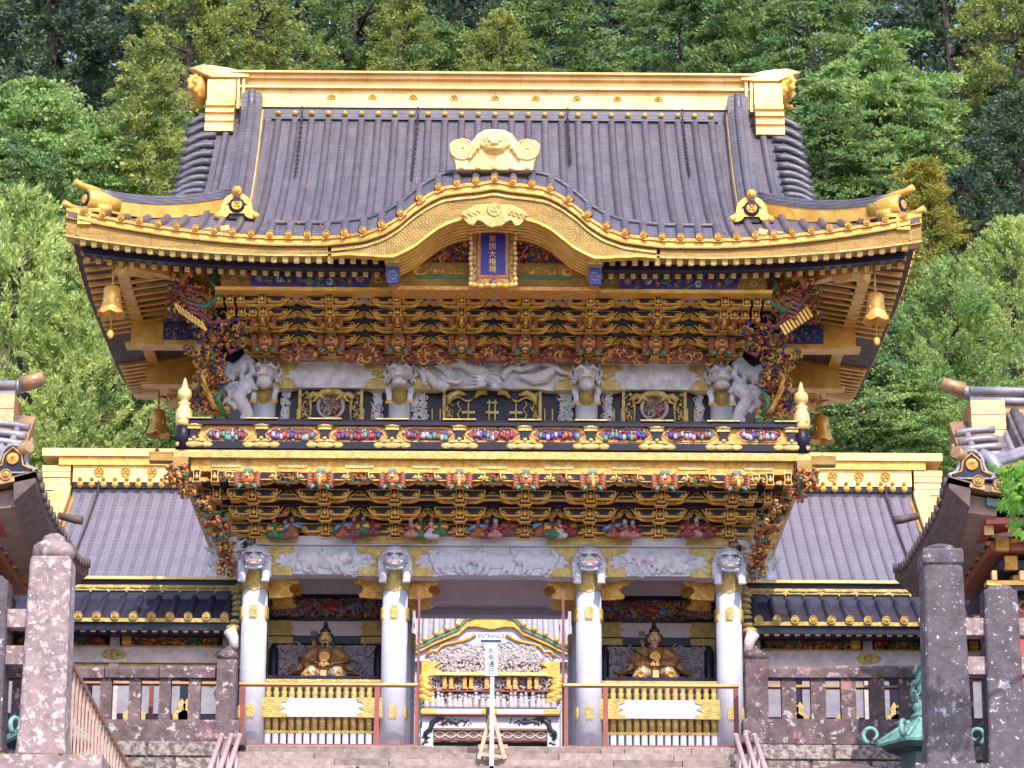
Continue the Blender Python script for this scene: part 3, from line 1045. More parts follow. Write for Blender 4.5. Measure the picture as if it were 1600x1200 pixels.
# gold lion-mask ornament standing on the bow-shaped eave
q = MB()
O = Vector((0, -2.62, 0))
def op(px, py): 
    p_ = at(px - 2, py, -2.62)
    return (p_.x, p_.z)
out_ = [(715, 268), (713, 255), (705, 240), (704, 228), (712, 221), (724, 222), (734, 230), (741, 222), (748, 212), (760, 206), (772, 204.5)]
poly = [op(*p_) for p_ in out_] + [(-op(*p_)[0], op(*p_)[1]) for p_ in out_[::-1][1:]]
q.prism(poly, -2.70, -2.50, 0)
cz = zat(226, -2.72)
q.blob((0, -2.70, cz), (.19, .13, .15), 0, 14, 9)
for sx in (-1, 1):
    q.blob((sx * .07, -2.82, cz + .03), (.035, .03, .025), 0, 8, 5)
    q.tube([(sx * .02, -2.80, cz + .07), (sx * .09, -2.80, cz + .085), (sx * .16, -2.76, cz + .05)], .022, 7, 0)
    q.blob((sx * .19, -2.72, cz + .02), (.04, .05, .06), 0, 8, 5)
    for k, r0 in enumerate((.17, .125, .08, .04)):
        c_ = (sx * .47, cz - .07)
        q.tube([(c_[0] + r0 * math.cos(t), -2.715, c_[1] + r0 * .9 * math.sin(t)) for t in [i * math.pi / 6 for i in range(13)]], .016, 6, 0)
    for k in range(5):
        q.tube([(sx * (.12 + .05 * k), -2.73, cz + .12 - .05 * k), (sx * (.20 + .04 * k), -2.75, cz + .06 - .07 * k), (sx * (.17 + .05 * k), -2.74, cz - .04 - .05 * k)], [.03, .026, .012], 6, 0)
q.blob((0, -2.83, cz - .02), (.06, .05, .035), 0, 8, 5)
q.blob((0, -2.79, cz - .08), (.09, .05, .03), 0, 8, 5)
for i in range(9):
    t = math.pi * (i / 8)
    q.blob((.17 * math.cos(t), -2.72, cz + .09 + .07 * math.sin(t)), (.045, .05, .045), 0, 7, 5)
for i in range(-2, 3):
    q.blob((i * .24, -2.71, zat(262, -2.7)), (.035, .025, .035), 0, 8, 5)
ob = solid(q, 'lion_mask_ornament', GOLDB, .0085)
place(ob, 'lion_mask_ornament', GATE).location = -WLOC[GATE.name]

# ------------------------------------------------------------------ eave boards that follow the bow
_kb = [(0, 338), (30, 340), (50, 342), (68, 347), (88, 357), (106, 371), (122, 384), (138, 393), (156, 401), (180, 403), (215, 402), (262, 397)]
KBX = [d / 108.6 for d, _ in _kb]
KBZ = [zat(y, -2.72) for _, y in _kb]
def strip(us, ftop, fbot, fy0, fy1, name, m, parent=GATE, smooth=True):
    q_ = MB()
    q_.sweep([[(u, fy0(u), fbot(u)), (u, fy1(u), fbot(u)), (u, fy1(u), ftop(u)), (u, fy0(u), ftop(u))] for u in us], 0, smooth=False)
    return q_.build(name, m, parent)
US = [-6.2 + 12.4 * i / 248 for i in range(249)]
USP = lambda lo, hi: [u for u in US if lo <= u <= hi]
yk = lambda u: R['ye'](u)
def fat(u): return .13 * max(0, (abs(u) - 3) / 3.2) ** 1.5
def plainb(u): return ez(u) - .345 if abs(u) > 2.2 else ez(u) - .345
def kbot(u):
    if abs(u) >= KBX[-1]: return ez(u) - .30
    w_ = min(1, max(0, (abs(u) - 1.4) / .85))
    w_ = w_ * w_ * (3 - 2 * w_)
    return interp(u, KBX, KBZ) * (1 - w_) + (ez(u) - .30) * w_
eave = strip(US, lambda u: ez(u) - .005, lambda u: ez(u) - .05, lambda u: yk(u) - .005, lambda u: yk(u) + .55, 'eave_edge_board', GOLDD)
strip(US, lambda u: ez(u) - .052, lambda u: ez(u) - .13, lambda u: yk(u) + .02, lambda u: yk(u) + .5, 'upper_gold_board', GOLD, eave)
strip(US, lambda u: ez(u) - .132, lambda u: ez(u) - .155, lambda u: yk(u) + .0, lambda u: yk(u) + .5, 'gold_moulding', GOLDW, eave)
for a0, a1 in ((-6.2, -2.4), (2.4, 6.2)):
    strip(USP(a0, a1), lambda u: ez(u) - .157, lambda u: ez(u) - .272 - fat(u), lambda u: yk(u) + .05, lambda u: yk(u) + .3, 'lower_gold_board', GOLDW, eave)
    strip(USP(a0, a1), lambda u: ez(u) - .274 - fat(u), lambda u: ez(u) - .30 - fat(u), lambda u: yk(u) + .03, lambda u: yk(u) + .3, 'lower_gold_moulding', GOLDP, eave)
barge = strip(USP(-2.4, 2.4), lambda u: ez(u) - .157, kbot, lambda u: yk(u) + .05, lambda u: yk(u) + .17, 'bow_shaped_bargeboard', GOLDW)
strip(USP(-2.4, 2.4), lambda u: kbot(u) + .03, lambda u: kbot(u) - .012, lambda u: yk(u) + .03, lambda u: yk(u) + .18, 'bargeboard_edge', GOLD, barge)
strip(USP(-2.4, 2.4), lambda u: ez(u) - .20, lambda u: ez(u) - .235, lambda u: yk(u) + .02, lambda u: yk(u) + .18, 'bargeboard_moulding', GOLDP, barge)
# engraved scale pattern on the shoulders: small raised lozenges, one mesh
sc_ = MB()
for i in range(0, 130):
    u = .62 + i * .017
    for j in range(10):
        uu = u + (j % 2) * .008
        t = (j + .5) / 10
        z = (kbot(uu) + .04) * (1 - t) + (ez(uu) - .245) * t
        if i % 2 == j % 2:
            for sx in (-1, 1):
                sc_.add([(sx * (uu - .012), yk(uu) + .047, z), (sx * uu, yk(uu) + .041, z - .014), (sx * (uu + .012), yk(uu) + .047, z), (sx * uu, yk(uu) + .041, z + .014)],
                        [(0, 1, 2, 3) if sx > 0 else (3, 2, 1, 0)])
sc_.build('engraved_scales', GOLDP, barge, kind='stuff')
# hanging centre ornament of the bargeboard
q = MB()
def gp_(px, py):
    p_ = at(px - 2, py, -2.74); return (p_.x, p_.z)
g1 = [(770, 318), (745, 320), (722, 332), (728, 345), (735, 352), (742, 353), (748, 344), (755, 347), (762, 353), (770, 356)]
poly = [gp_(*p_) for p_ in g1]
poly = poly + [(-x, z) for x, z in poly[::-1][1:-1]]
q.prism(poly, -2.755, -2.62, 0)
q.lathe([(.095, 0), (.1, -.02), (.08, -.022), (.075, -.01), (0, -.01)], (0, -2.755, zat(328, -2.75)), 20, 0, 'Y')
for k in range(3):
    an = math.pi / 2 + k * 2.094
    q.blob((math.cos(an) * .036, -2.77, zat(328, -2.75) + math.sin(an) * .036), (.03, .014, .03), 0, 7, 4)
for sx in (-1, 1):
    for k in range(4):
        c_ = (sx * (.24 + .07 * k), zat(333 + 2 * k, -2.75))
        q.tube([(c_[0] + .035 * math.cos(t), -2.765, c_[1] + .03 * math.sin(t)) for t in [i * .9 for i in range(6)]], .012, 5, 0)
place(solid(q, 'hanging_gable_ornament', GOLDP, .011), 'hanging_gable_ornament', GATE).location = -WLOC[GATE.name]

# side eave boards (left and right)
VS = [-4.6 + 9.2 * i / 90 for i in range(91)]
for sx in (-1, 1):
    def sstrip(dt, db, x0, x1, name, m, par):
        q_ = MB()
        q_.sweep([[(sx * (6.2 - x0), CY + v, zs(v, 0) - db), (sx * (6.2 - x1), CY + v, zs(v, 0) - db), (sx * (6.2 - x1), CY + v, zs(v, 0) - dt), (sx * (6.2 - x0), CY + v, zs(v, 0) - dt)]
                  for v in VS])
        return q_.build(name, m, par)
    se = sstrip(.005, .06, -.005, .5, 'side_eave_edge', GOLDD, GATE)
    sstrip(.062, .15, .02, .16, 'side_dark_board', DARKWOOD, se)
    sstrip(.062, .25, .165, .36, 'side_gold_board', GOLD, se)
# back eave board
strip([-6.2 + 12.4 * i / 40 for i in range(41)], lambda u: zf(u, 0, False) - .005, lambda u: zf(u, 0, False) - .33, lambda u: 2 * CY - E_Y - .3, lambda u: 2 * CY - E_Y, 'back_eave_board', GOLD)

# rafters: flying rafters above, base rafters below, each a stick with a gilt end
def lift2(x, y): return lift(x) * max(0, 1 - (y - E_Y) / 3)
fl = MB()
fl.box(-.032, .032, 0, 1.15, -.10, .02, 0)
fl.box(-.040, .040, -.008, 0, -.085, -.01, 1)
sl = math.radians(19)
flm = fl.mesh('flying_rafter', [GOLD, GOLDP])
br_ = MB()
br_.box(-.032, .032, 0, 1.6, -.10, .02, 0)
br_.box(-.038, .038, -.008, 0, -.082, -.008, 1)
brm = br_.mesh('base_rafter', [GOLD, GOLDP])
fls, brs = MB(), MB()
fls.box(-.030, .030, 0, 1.15, -.045, .02, 0)
brs.box(-.030, .030, 0, 1.6, -.045, .03, 0)
flsm, brsm = fls.mesh('flying_rafter', [GOLD]), brs.mesh('base_rafter', [GOLD])
q = MB()
for a0, a1 in ((-6.0, -1.52), (1.52, 6.0)):
    us = [a0 + (a1 - a0) * i / 40 for i in range(41)]
    q.sweep([[(u, -2.32, ZE - .26 + lift(u)), (u, -2.32, ZE - .21 + lift(u)), (u, -1.0, ZE + .22 + lift(u) * .6), (u, -1.0, ZE + .18 + lift(u) * .6)] for u in us])
soff = q.build('soffit_board', DARKWOOD, GATE)
N_ = 35
for sx in (-1, 1):
    for k in range(28):
        x = 1.55 + k * .163
        z = ZE - .29 + lift(x) - fat(x)
        place(flm, 'flying_rafter', soff, (sx * x, -2.34, z), rot=(sl, 0, 0))
        ln = 1.0 if x < 4.9 else .6
        o = place(brm, 'base_rafter', soff, (sx * (x - .0), -1.83, ZE - .315 + lift(x) * .85 - fat(x)), rot=(sl, 0, 0))
# dark band between the two rows
for a0, a1 in ((-6.0, -1.5), (1.5, 6.0)):
    strip([a0 + (a1 - a0) * i / 30 for i in range(31)], lambda u: ZE - .22 + lift(u) * .88 - fat(u), lambda u: ZE - .345 + lift(u) * .88 - fat(u), lambda u: -2.0, lambda u: -1.80, 'rafter_rest_board', BLUEBLK)
# side soffits and rafters, running out to the side eaves
for sx in (-1, 1):
    q = MB()
    for v0, v1 in ((-4.4, 4.4),):
        vv = [v0 + (v1 - v0) * i / 40 for i in range(41)]
        q.sweep([[(sx * 6.08, CY + v, ZE - .30 + liftv(v)), (sx * 6.08, CY + v, ZE - .24 + liftv(v)), (sx * 4.2, CY + v, ZE + .02 + liftv(v) * .3), (sx * 4.2, CY + v, ZE - .04 + liftv(v) * .3)] for v in vv])
    ss = q.build('side_soffit_board', DARKWOOD, GATE)
    for k in range(-18, 19):
        v = k * .235
        if abs(v) < .9: continue
        z = ZE - .31 + liftv(v)
        o = place(flsm, 'flying_rafter', ss, (sx * 6.05, CY + v, z), rot=(sl, 0, -sx * math.pi / 2 + math.pi if sx > 0 else math.pi * 1.5))
        o.rotation_euler = (.157, 0, math.pi / 2 if sx > 0 else -math.pi / 2)
        o = place(brsm, 'base_rafter', ss, (sx * 5.45, CY + v, ZE - .24 + liftv(v) * .8), rot=(.157, 0, math.pi / 2 if sx > 0 else -math.pi / 2))
    q = MB()
    q.sweep([[(sx * 5.60, CY + v, ZE - .27 + liftv(v) * .85), (sx * 5.42, CY + v, ZE - .27 + liftv(v) * .85), (sx * 5.42, CY + v, ZE - .2 + liftv(v) * .85), (sx * 5.60, CY + v, ZE - .2 + liftv(v) * .85)] for v in VS[2:-2]])
    q.build('side_rafter_rest_board', GOLD, ss)
    # projecting side porch beam with painted panel
    for yb, lab in ((CY - 1.15, 0), (CY + 1.15, 1)):
        q = MB()
        za, zb2 = zat(543, 1.1), zat(508, 1.1)
        q.box(sx * 3.4, sx * 5.62, yb - .12, yb + .12, za, zb2)
        q.box(sx * 3.4, sx * 5.9, yb - .16, yb + .16, zat(496, 1.1), zat(489, 1.1))
        q.box(sx * 3.4, sx * 5.7, yb - .15, yb + .15, za - .05, za - .003)
        sb = q.build('side_porch_beam', GOLD, GATE)
        if lab == 0:
            q = MB()
            for k in range(7):
                xx = 4.15 + k * .21
                q.box(sx * xx, sx * (xx + .10), yb - .2, yb, zat(505, 1.1), zat(497, 1.1))
            q.build('porch_bracket_blocks', GOLDP, sb)
            q = MB()
            xc = 4.62
            q.box(sx * (xc - .5), sx * (xc + .5), yb - .135, yb - .1, za + .04, zb2 - .02, 0)
            carve(q, min(sx * (xc - .48), sx * (xc + .48)), max(sx * (xc - .48), sx * (xc + .48)), yb - .15, yb - .13, za + .06, zb2 - .04, 90, 4, 5, .05, .3)
            q.build('painted_panel', [BLUE, TEAL, PINK, SKYB, RUST], sb)
# hip rafters with their gold heads
for sx in (-1, 1):
    for fy in (0, 1):
        sy = 1 if fy == 0 else -1
        def yy(s): return (E_Y + s) if fy == 0 else (2 * CY - E_Y - s)
        q = MB()
        q.bar((sx * 6.02, yy(.18), ZE + .10), (sx * 4.2, yy(2.0), ZE - .02), .16, .20)
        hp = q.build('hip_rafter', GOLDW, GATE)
        q = MB()
        q.bar((sx * 5.5, yy(.7), ZE - .13), (sx * 3.9, yy(2.3), ZE - .05), .15, .18)
        q.build('lower_hip_rafter', GOLD, hp)
        q = MB()
        q.bar((sx * 6.10, yy(.10), ZE + .12), (sx * 5.72, yy(.48), ZE + .07), .20, .22)
        q.build('hip_rafter_cap', GOLDP, hp)
        # gold beast head under the hip carrying the bell
        o = MB()
        c_ = Vector((sx * 5.42, yy(.85), ZE - .25))
        o.tube([c_ + Vector((-sx * .35, sy * .35, .06)), c_ + Vector((-sx * .12, sy * .1, .05)), c_ + Vector((sx * .02, -sy * .02, .0)), c_ + Vector((sx * .08, -sy * .08, -.05))], [.08, .10, .09, .07], 8)
        for i in range(14):
            o.blob(c_ + Vector((rg.uniform(-.14, .12), rg.uniform(-.12, .12), rg.uniform(-.08, .1))), rg.uniform(.03, .055), 0, 6, 4)
        place(solid(o, 'beast_head_bracket', GOLDB, .02), 'beast_head_bracket', hp).location = -WLOC[hp.name]

# the rear half of the gate roof is shallower than the front half
def shallow(o):
    for ch in o.children:
        if ch.type == 'MESH':
            w = WLOC[ch.name]
            if ch.data.users == 1 and not any(ch.rotation_euler):
                n_ = len(ch.data.vertices)
                a_ = np.empty(n_ * 3)
                ch.data.vertices.foreach_get('co', a_)
                y_ = a_[1::3] + w.y
                a_[1::3] = np.where(y_ > CY, CY + (y_ - CY) * .85, y_) - w.y
                ch.data.vertices.foreach_set('co', a_)
                ch.data.update()
            elif w.y > CY:
                d_ = (w.y - CY) * -.15
                ch.location.y += d_
        shallow(ch)
shallow(GATE)
# ------------------------------------------------------------------ gate body
def rbox(x0, y0, x1, y1, Y, d0, d1, name, m, parent, **kw):
    a, b, c, d = rect(x0, y0, x1, y1, Y)
    q_ = MB(); q_.box(a, b, Y + d0, Y + d1, c, d)
    return q_.build(name, m, parent, **kw)

# dark cores of the body that carry the bracket tiers
q = MB()
q.box(-3.5, 3.5, .30, 4.1, 4.06, 6.9)
core = q.build('upper_storey_core', BLACK, GATE)
q = MB()
q.box(-4.5, 4.5, -.9, 5.3, 6.62, 6.95)
q.build('ceiling_core', GOLDD, core)

COLX = (-3.5, -1.43, 1.43, 3.5)
# columns: round white shafts with gilt collars, plates and foot rings
def column(x, y, front=True):
    q_ = MB()
    zt = zat(903, 0)
    q_.lathe([(.195, FLOOR + .05), (.192, 1.0), (.188, zt)], (x, y, 0), 28)
    c = q_.build('column', WHITE, GATE)
    q_ = MB()
    pf = []
    n = 28
    za, zb_ = zat(930, 0), zat(897, 0)
    for k in range(n):
        an = 2 * math.pi * k / n
        pf.append((an, za - .055 * math.cos(2 * an) if False else za + .05 * abs(math.sin(an * 2))))
    V = [(x + .199 * math.cos(an), y + .199 * math.sin(an), z) for an, z in pf] + [(x + .199 * math.cos(an), y + .199 * math.sin(an), zb_) for an, z in pf]
    q_.add(V, [(k, (k + 1) % n, n + (k + 1) % n, n + k) for k in range(n)], 0, True)
    q_.build('gilt_collar', GOLDP, c)
    q_ = MB()
    V = [(x + .2 * math.cos(2 * math.pi * k / n), y + .2 * math.sin(2 * math.pi * k / n), FLOOR + .03) for k in range(n)] + \
        [(x + .2 * math.cos(2 * math.pi * k / n), y + .2 * math.sin(2 * math.pi * k / n), FLOOR + .13 + .04 * (k % 4 in (0, 1))) for k in range(n)]
    q_.add(V, [(k, (k + 1) % n, n + (k + 1) % n, n + k) for k in range(n)], 0, True)
    q_.build('gilt_foot_ring', GOLDP, c)
    if front:
        for py in (957, 1113):
            zc = zat(py, -.2)
            for ax in (0, 1.25, -1.25):
                q_ = MB()
                pts = [(.058 * a_, .10 * b_) for a_, b_ in ((-1, -.7), (-.7, -1), (.7, -1), (1, -.7), (1, .7), (.7, 1), (-.7, 1), (-1, .7))]
                q_.prism(pts, -.012, .02, 0)
                q_.prism(inset(pts, .016), -.02, 0, 0)
                me = q_.mesh('column_plate', GOLDP)
                place(me, 'column_plate', c, (x + .192 * math.sin(ax), y - .192 * math.cos(ax), zc), rotz=ax)
    return c
for x in COLX:
    column(x, 0)
    column(x, 2.2, False)
    column(x, 4.4, False)
for x in COLX:                                        # upper storey shafts
    xx = x * .99
    q = MB()
    q.lathe([(.175, 4.06), (.17, zat(600, .25))], (xx, .30, 0), 24)
    uc = q.build('upper_column', WHITE, GATE)
    q = MB()
    q.lathe([(.0, -.14), (.05, -.12), (.10, -.05), (.13, .02), (.14, .10)], (xx, .15, zat(622, .25) - .02), 14, 0, 'Z')
    q.build('gilt_shield', GOLDP, uc)

# lower white beam with scalloped gilt fittings at its ends
LB = [(-3.5, -1.43), (-1.43, 1.43), (1.43, 3.5)]
def scallop(xa, dirn, z0, z1, l1, l2):
    """gilt fitting outline starting at xa running along dirn"""
    h = z1 - z0
    P_ = [(0, 0), (l2, 0), (l2 * 1.02, .10), (l2 * .96, .22), (l1, .26), (l1 * .9, .34), (l1 * 1.05, .40), (l1 * .80, .46), (l1 * .84, .56), (l1 * 1.02, .60), (l1 * .93, .68), (l1, .74),
          (l2, .78), (l2 * 1.06, .86), (l2 * 1.02, 1.0), (0, 1.0)]
    return [(xa + dirn * u, z0 + h * v) for u, v in P_]
def white_beam(Y, py_top, py_bot, py_step, carved, name, gold=True, depth=.30, lists=LB, l1=.36, l2=.55, m=WHITE):
    z1, z0, zs_ = zat(py_top, Y), zat(py_bot, Y), zat(py_step, Y)
    for i, (xa, xb) in enumerate(lists):
        q_ = MB()
        # shaped underside: ends drop a little
        w = xb - xa
        pts = [(xa, z0 - .03), (xa + w * .20, z0 - .03), (xa + w * .235, z0 - .01), (xa + w * .26, z0), (xb - w * .26, z0), (xb - w * .235, z0 - .01), (xb - w * .20, z0 - .03), (xb, z0 - .03), (xb, zs_), (xa, zs_)]
        q_.prism(pts, Y - .10, Y - .10 + depth)
        q_.box(xa, xb, Y - .17, Y + .15, zs_ + .001, z1)
        b_ = q_.build(name, m, GATE)
        if gold:
            for xs_, dn in ((xa, 1), (xb, -1)):
                q_ = MB()
                q_.prism(scallop(xs_, dn, z0 - .028, zs_ - .01, l1, l2), Y - .125, Y - .08)
                q_.prism(inset(scallop(xs_, dn, z0 - .028, zs_ - .01, l1, l2), .02), Y - .135, Y - .12)
                q_.box(xs_, xs_ + dn * l2 * 1.15, Y - .19, Y - .16, zs_ + .02, z1 - .012)
                q_.box(xs_, xs_ + dn * l2 * .98, Y - .16, Y - .11, z0 - .034, z0 + .10)
                q_.lathe([(.05, .0), (.06, -.02), (.03, -.04), (0, -.045)], (xs_ + dn * (l1 * .62), Y - .12, z0 + (zs_ - z0) * .52), 12, 0, 'Y')
                q_.build('scalloped_gilt_fitting', GOLDP, b_)
    return
white_beam(0, 843, 901, 857, True, 'lower_white_beam')
white_beam(.22, 562, 610, 573, True, 'upper_white_beam', l1=.42, l2=.5, m=WHITEC)

# carved reliefs on the lower beam: lions at play and clouds
def beast(q_, x, y, z, L, H, d, seed, mane=True):
    """a crouching lion in relief; d = facing"""
    r2 = random.Random(seed)
    q_.blob((x, y, z), (L * .34, .05, H * .26), 0, 10, 6)
    q_.blob((x + d * L * .22, y, z + H * .04), (L * .18, .055, H * .24), 0, 10, 6)
    q_.blob((x - d * L * .26, y, z - H * .02), (L * .17, .055, H * .28), 0, 10, 6)
    hx, hz = x + d * L * .40, z + H * .12
    q_.blob((hx, y - .03, hz), (H * .26, .07, H * .24), 0, 10, 6)
    q_.blob((hx + d * H * .16, y - .06, hz - H * .08), (H * .13, .05, H * .12), 0, 8, 5)
    for k in range(9):
        a = k / 9 * 6.28
        q_.blob((hx + math.cos(a) * H * .25 - d * H * .06, y - .03, hz + math.sin(a) * H * .23), H * .075, 0, 6, 4)
    for ox in (.30, .14, -.22, -.38):
        q_.tube([(x + d * L * ox, y - .02, z - H * .1), (x + d * L * (ox + .05), y - .03, z - H * .36), (x + d * L * (ox + .12), y - .03, z - H * .44)], [H * .09, H * .075, H * .06], 6, 0)
    t = []
    for k in range(7):
        t.append((x - d * (L * .40 + H * .10 * math.sin(k * .9)), y - .02, z + H * (.0 + .08 * k)))
    q_.tube(t, [H * .04, H * .06, H * .08, H * .10, H * .09, H * .07, H * .03], 6, 0)
q = MB()
zc = (zat(901, 0) + zat(857, 0)) / 2 - .01
beast(q, -.62, -.10, zc, .62, .42, 1, 1)
beast(q, .05, -.10, zc, .70, .46, -1, 2)
beast(q, .68, -.10, zc, .62, .44, -1, 3)
carve(q, -.95, .95, -.12, -.09, zc - .19, zc + .18, 60, 4, 1, .06, .6)
place(solid(q, 'lion_relief', WHITE, .012), 'lion_relief', GATE)
for sx, sd_ in ((-1, 5), (1, 6)):
    q = MB()
    if sx < 0:
        beast(q, -2.5, -.10, zc, .8, .42, 1, 7)
    else:
        beast(q, 2.6, -.10, zc, .6, .38, -1, 7)
        for k in range(5):
            q.tube([(1.98 + .1 * k, -.11, zc + .16 - .05 * k), (2.15 + .12 * k, -.13, zc + .05), (2.2 + .14 * k, -.12, zc - .12), (2.3 + .14 * k, -.11, zc - .17)], [.02, .03, .025, .01], 6)
    carve(q, sx * 2.47 - .58, sx * 2.47 + .58, -.115, -.09, zc - .17, zc + .17, 70, sd_, 1, .065, .8)
    place(solid(q, 'cloud_and_beast_relief', WHITEC, .012), 'cloud_and_beast_relief', GATE)

# white lion heads with forepaws on the lower columns
def lion(seed=1):
    r2 = random.Random(seed)
    o = MB()
    o.blob((0, -.16, .10), (.175, .20, .17), 0, 14, 9)
    o.blob((0, -.30, .02), (.135, .12, .095), 0, 12, 8)       # muzzle
    o.blob((0, -.40, .055), (.055, .045, .035), 0, 8, 6)      # nose
    o.blob((0, -.36, -.04), (.10, .07, .03), 0, 10, 6)        # jaw
    for sx in (-1, 1):
        o.tube([(sx * .02, -.36, .12), (sx * .08, -.355, .15), (sx * .14, -.30, .13)], [.022, .034, .02], 7)   # brow
        o.blob((sx * .075, -.375, -.0), (.055, .035, .035), 0, 8, 5)
        o.blob((sx * .185, -.12, .12), (.035, .05, .06), 0, 8, 5)
        # forelegs and paws
        o.tube([(sx * .15, -.08, -.05), (sx * .175, -.20, -.16), (sx * .175, -.27, -.27)], [.075, .065, .055], 8)
        for k in range(4):
            o.blob((sx * .175 + (k - 1.5) * .028, -.315, -.285), (.019, .045, .03), 0, 6, 5)
    for row, (n, rx, rz, yy_) in enumerate(((13, .20, .19, -.15), (14, .23, .215, -.05), (9, .12, .11, -.27))):
        for k in range(n):
            a = math.pi * (-.16 + 1.32 * k / (n - 1))
            c_ = (rx * math.cos(a), yy_, .07 + rz * math.sin(a))
            o.blob(c_, (.033, .05, .033), 0, 7, 5)
    for k in range(9):
        o.blob(((k - 4) * .042, -.27 - .02 * math.cos((k - 4) * .4), .185 - .004 * (k - 4) ** 2), (.025, .05, .028), 0, 7, 5)
    for k in range(7):
        o.blob(((k - 3) * .036, -.33, -.085 - .006 * (3 - abs(k - 3))), (.018, .03, .03), 0, 6, 5)
    for sx in (-1, 1):
        for k in range(5):
            o.tube([(sx * .19, -.14, .06 - .05 * k), (sx * (.235), -.17, .03 - .05 * k), (sx * (.215), -.18, -.02 - .05 * k)], [.03, .03, .012], 6)
    return solid(o, 'white_lion_head', WHITE, .0075)
lion_me = lion()
eyem = MB()
for sx in (-1, 1):
    eyem.blob((sx * .07, -.352, .095), (.032, .018, .014), 0, 8, 5)
    eyem.tube([(sx * .02, -.385, .115), (sx * .07, -.385, .125), (sx * .12, -.36, .115)], .007, 5, 1)
    eyem.blob((sx * .07, -.368, .093), (.010, .006, .009), 1, 6, 4)
lion_eye = eyem.mesh('eyes', [GOLDD, BLACK])
mth = MB()
mth.prism([(-.085, -.022), (-.045, -.03), (0, -.024), (.045, -.03), (.085, -.022), (.07, -.004), (0, -.01), (-.07, -.004)], -.425, -.33)
lion_mouth = mth.mesh('mouth', ORANGE)
for x in COLX:
    c = place(lion_me, 'white_lion_head', GATE, (x, -.08, zat(884, -.2)))
    place(lion_eye, 'eyes', c, WLOC[c.name]); place(lion_mouth, 'mouth', c, WLOC[c.name])
# side lions / swirling manes projecting beyond the outer columns
for sx in (-1, 1):
    o = MB()
    r2 = random.Random(21)
    ctr = Vector((sx * 3.92, -.05, zat(874, 0)))
    o.blob(ctr, (.22, .2, .22), 0, 12, 8)
    o.blob(ctr + Vector((sx * .14, -.05, -.10)), (.14, .15, .14), 0, 10, 7)
    for k in range(22):
        a0 = r2.uniform(-.9, 2.3)
        st_ = ctr + Vector((r2.uniform(-.12, .12), r2.uniform(-.16, -.05), r2.uniform(-.1, .12)))
        ln = r2.uniform(.18, .30)
        pts = [st_ + Vector((sx * ln * t * math.cos(a0 + t), -.05 * t, ln * t * math.sin(a0 + t * .8))) for t in (0, .35, .7, 1)]
        o.tube(pts, [.03, .045, .035, .01], 6)
    for k in range(3):
        o.tube([ctr + Vector((sx * (.05 + .06 * k), -.1, -.2)), ctr + Vector((sx * (.08 + .08 * k), -.12, -.30)), ctr + Vector((sx * (.10 + .08 * k), -.16, -.33))], [.06, .045, .04], 6)
    place(solid(o, 'white_side_lion', WHITEC, .013), 'white_side_lion', GATE)

# white dragon heads on the upper columns
def dragon_head(seed, mouth_open):
    r2 = random.Random(seed)
    o = MB()
    o.blob((0, -.18, .02), (.16, .18, .15), 0, 12, 8)
    o.blob((0, -.33, -.05), (.13, .15, .085), 0, 12, 8)
    o.blob((0, -.44, -.02), (.075, .05, .05), 0, 8, 6)
    o.blob((0, -.34, -.17), (.12, .12, .06 if not mouth_open else .10), 0, 12, 8)
    for sx in (-1, 1):
        o.tube([(sx * .03, -.34, .08), (sx * .09, -.35, .11), (sx * .16, -.28, .07)], [.02, .04, .025], 7)
        o.blob((sx * .035, -.485, -.0), .025, 0, 7, 5)
        o.tube([(sx * .07, -.12, .12), (sx * .09, -.10, .24), (sx * .15, -.12, .33), (sx * .14, -.16, .37)], [.035, .03, .024, .01], 7)   # horns
        o.tube([(sx * .14, -.15, .08), (sx * .20, -.12, .18), (sx * .18, -.14, .26)], [.04, .03, .01], 6)
        o.tube([(sx * .17, -.1, -.02), (sx * .24, -.1, .05), (sx * .22, -.12, .13)], [.045, .035, .012], 6)
        o.tube([(sx * .16, -.14, -.10), (sx * .22, -.14, -.06), (sx * .24, -.18, -.14)], [.045, .035, .012], 6)
        o.tube([(sx * .13, -.05, -.15), (sx * .175, -.18, -.24), (sx * .155, -.22, -.34), (sx * .16, -.24, -.44)], [.06, .052, .045, .042], 8)  # forelegs
    o.tube([(0, -.2, .12), (0, -.2, .2), (0, -.24, .25)], [.03, .025, .008], 6)
    for k in range(10):
        a = math.pi * (-.1 + 1.2 * k / 9)
        o.blob((.16 * math.cos(a), -.16, .03 + .15 * math.sin(a)), .036, 0, 6, 4)
    return solid(o, 'white_dragon_head', WHITEC, .0075)
dh = [dragon_head(1, True), dragon_head(2, False)]
dcl = MB()
for sx in (-1, 1):
    for k in range(3):
        dcl.tube([(sx * .16 + (k - 1) * .028, -.25, -.43), (sx * .16 + (k - 1) * .032, -.31, -.45), (sx * .16 + (k - 1) * .034, -.32, -.49)], [.022, .02, .008], 6)
    dcl.blob((sx * .07, -.385, .055), (.024, .014, .012), 0, 7, 4)
dcl.tube([(-.06, -.445, -.085), (0, -.47, -.08), (.06, -.445, -.085)], .012, 6)
dclm = dcl.mesh('gilt_claws_and_eyes', GOLD)
for i, x in enumerate(COLX):
    c = place(dh[i % 2], 'white_dragon_head', GATE, (x * .985, .16, zat(588, 0)))
    place(dclm, 'gilt_claws_and_eyes', c, WLOC[c.name])

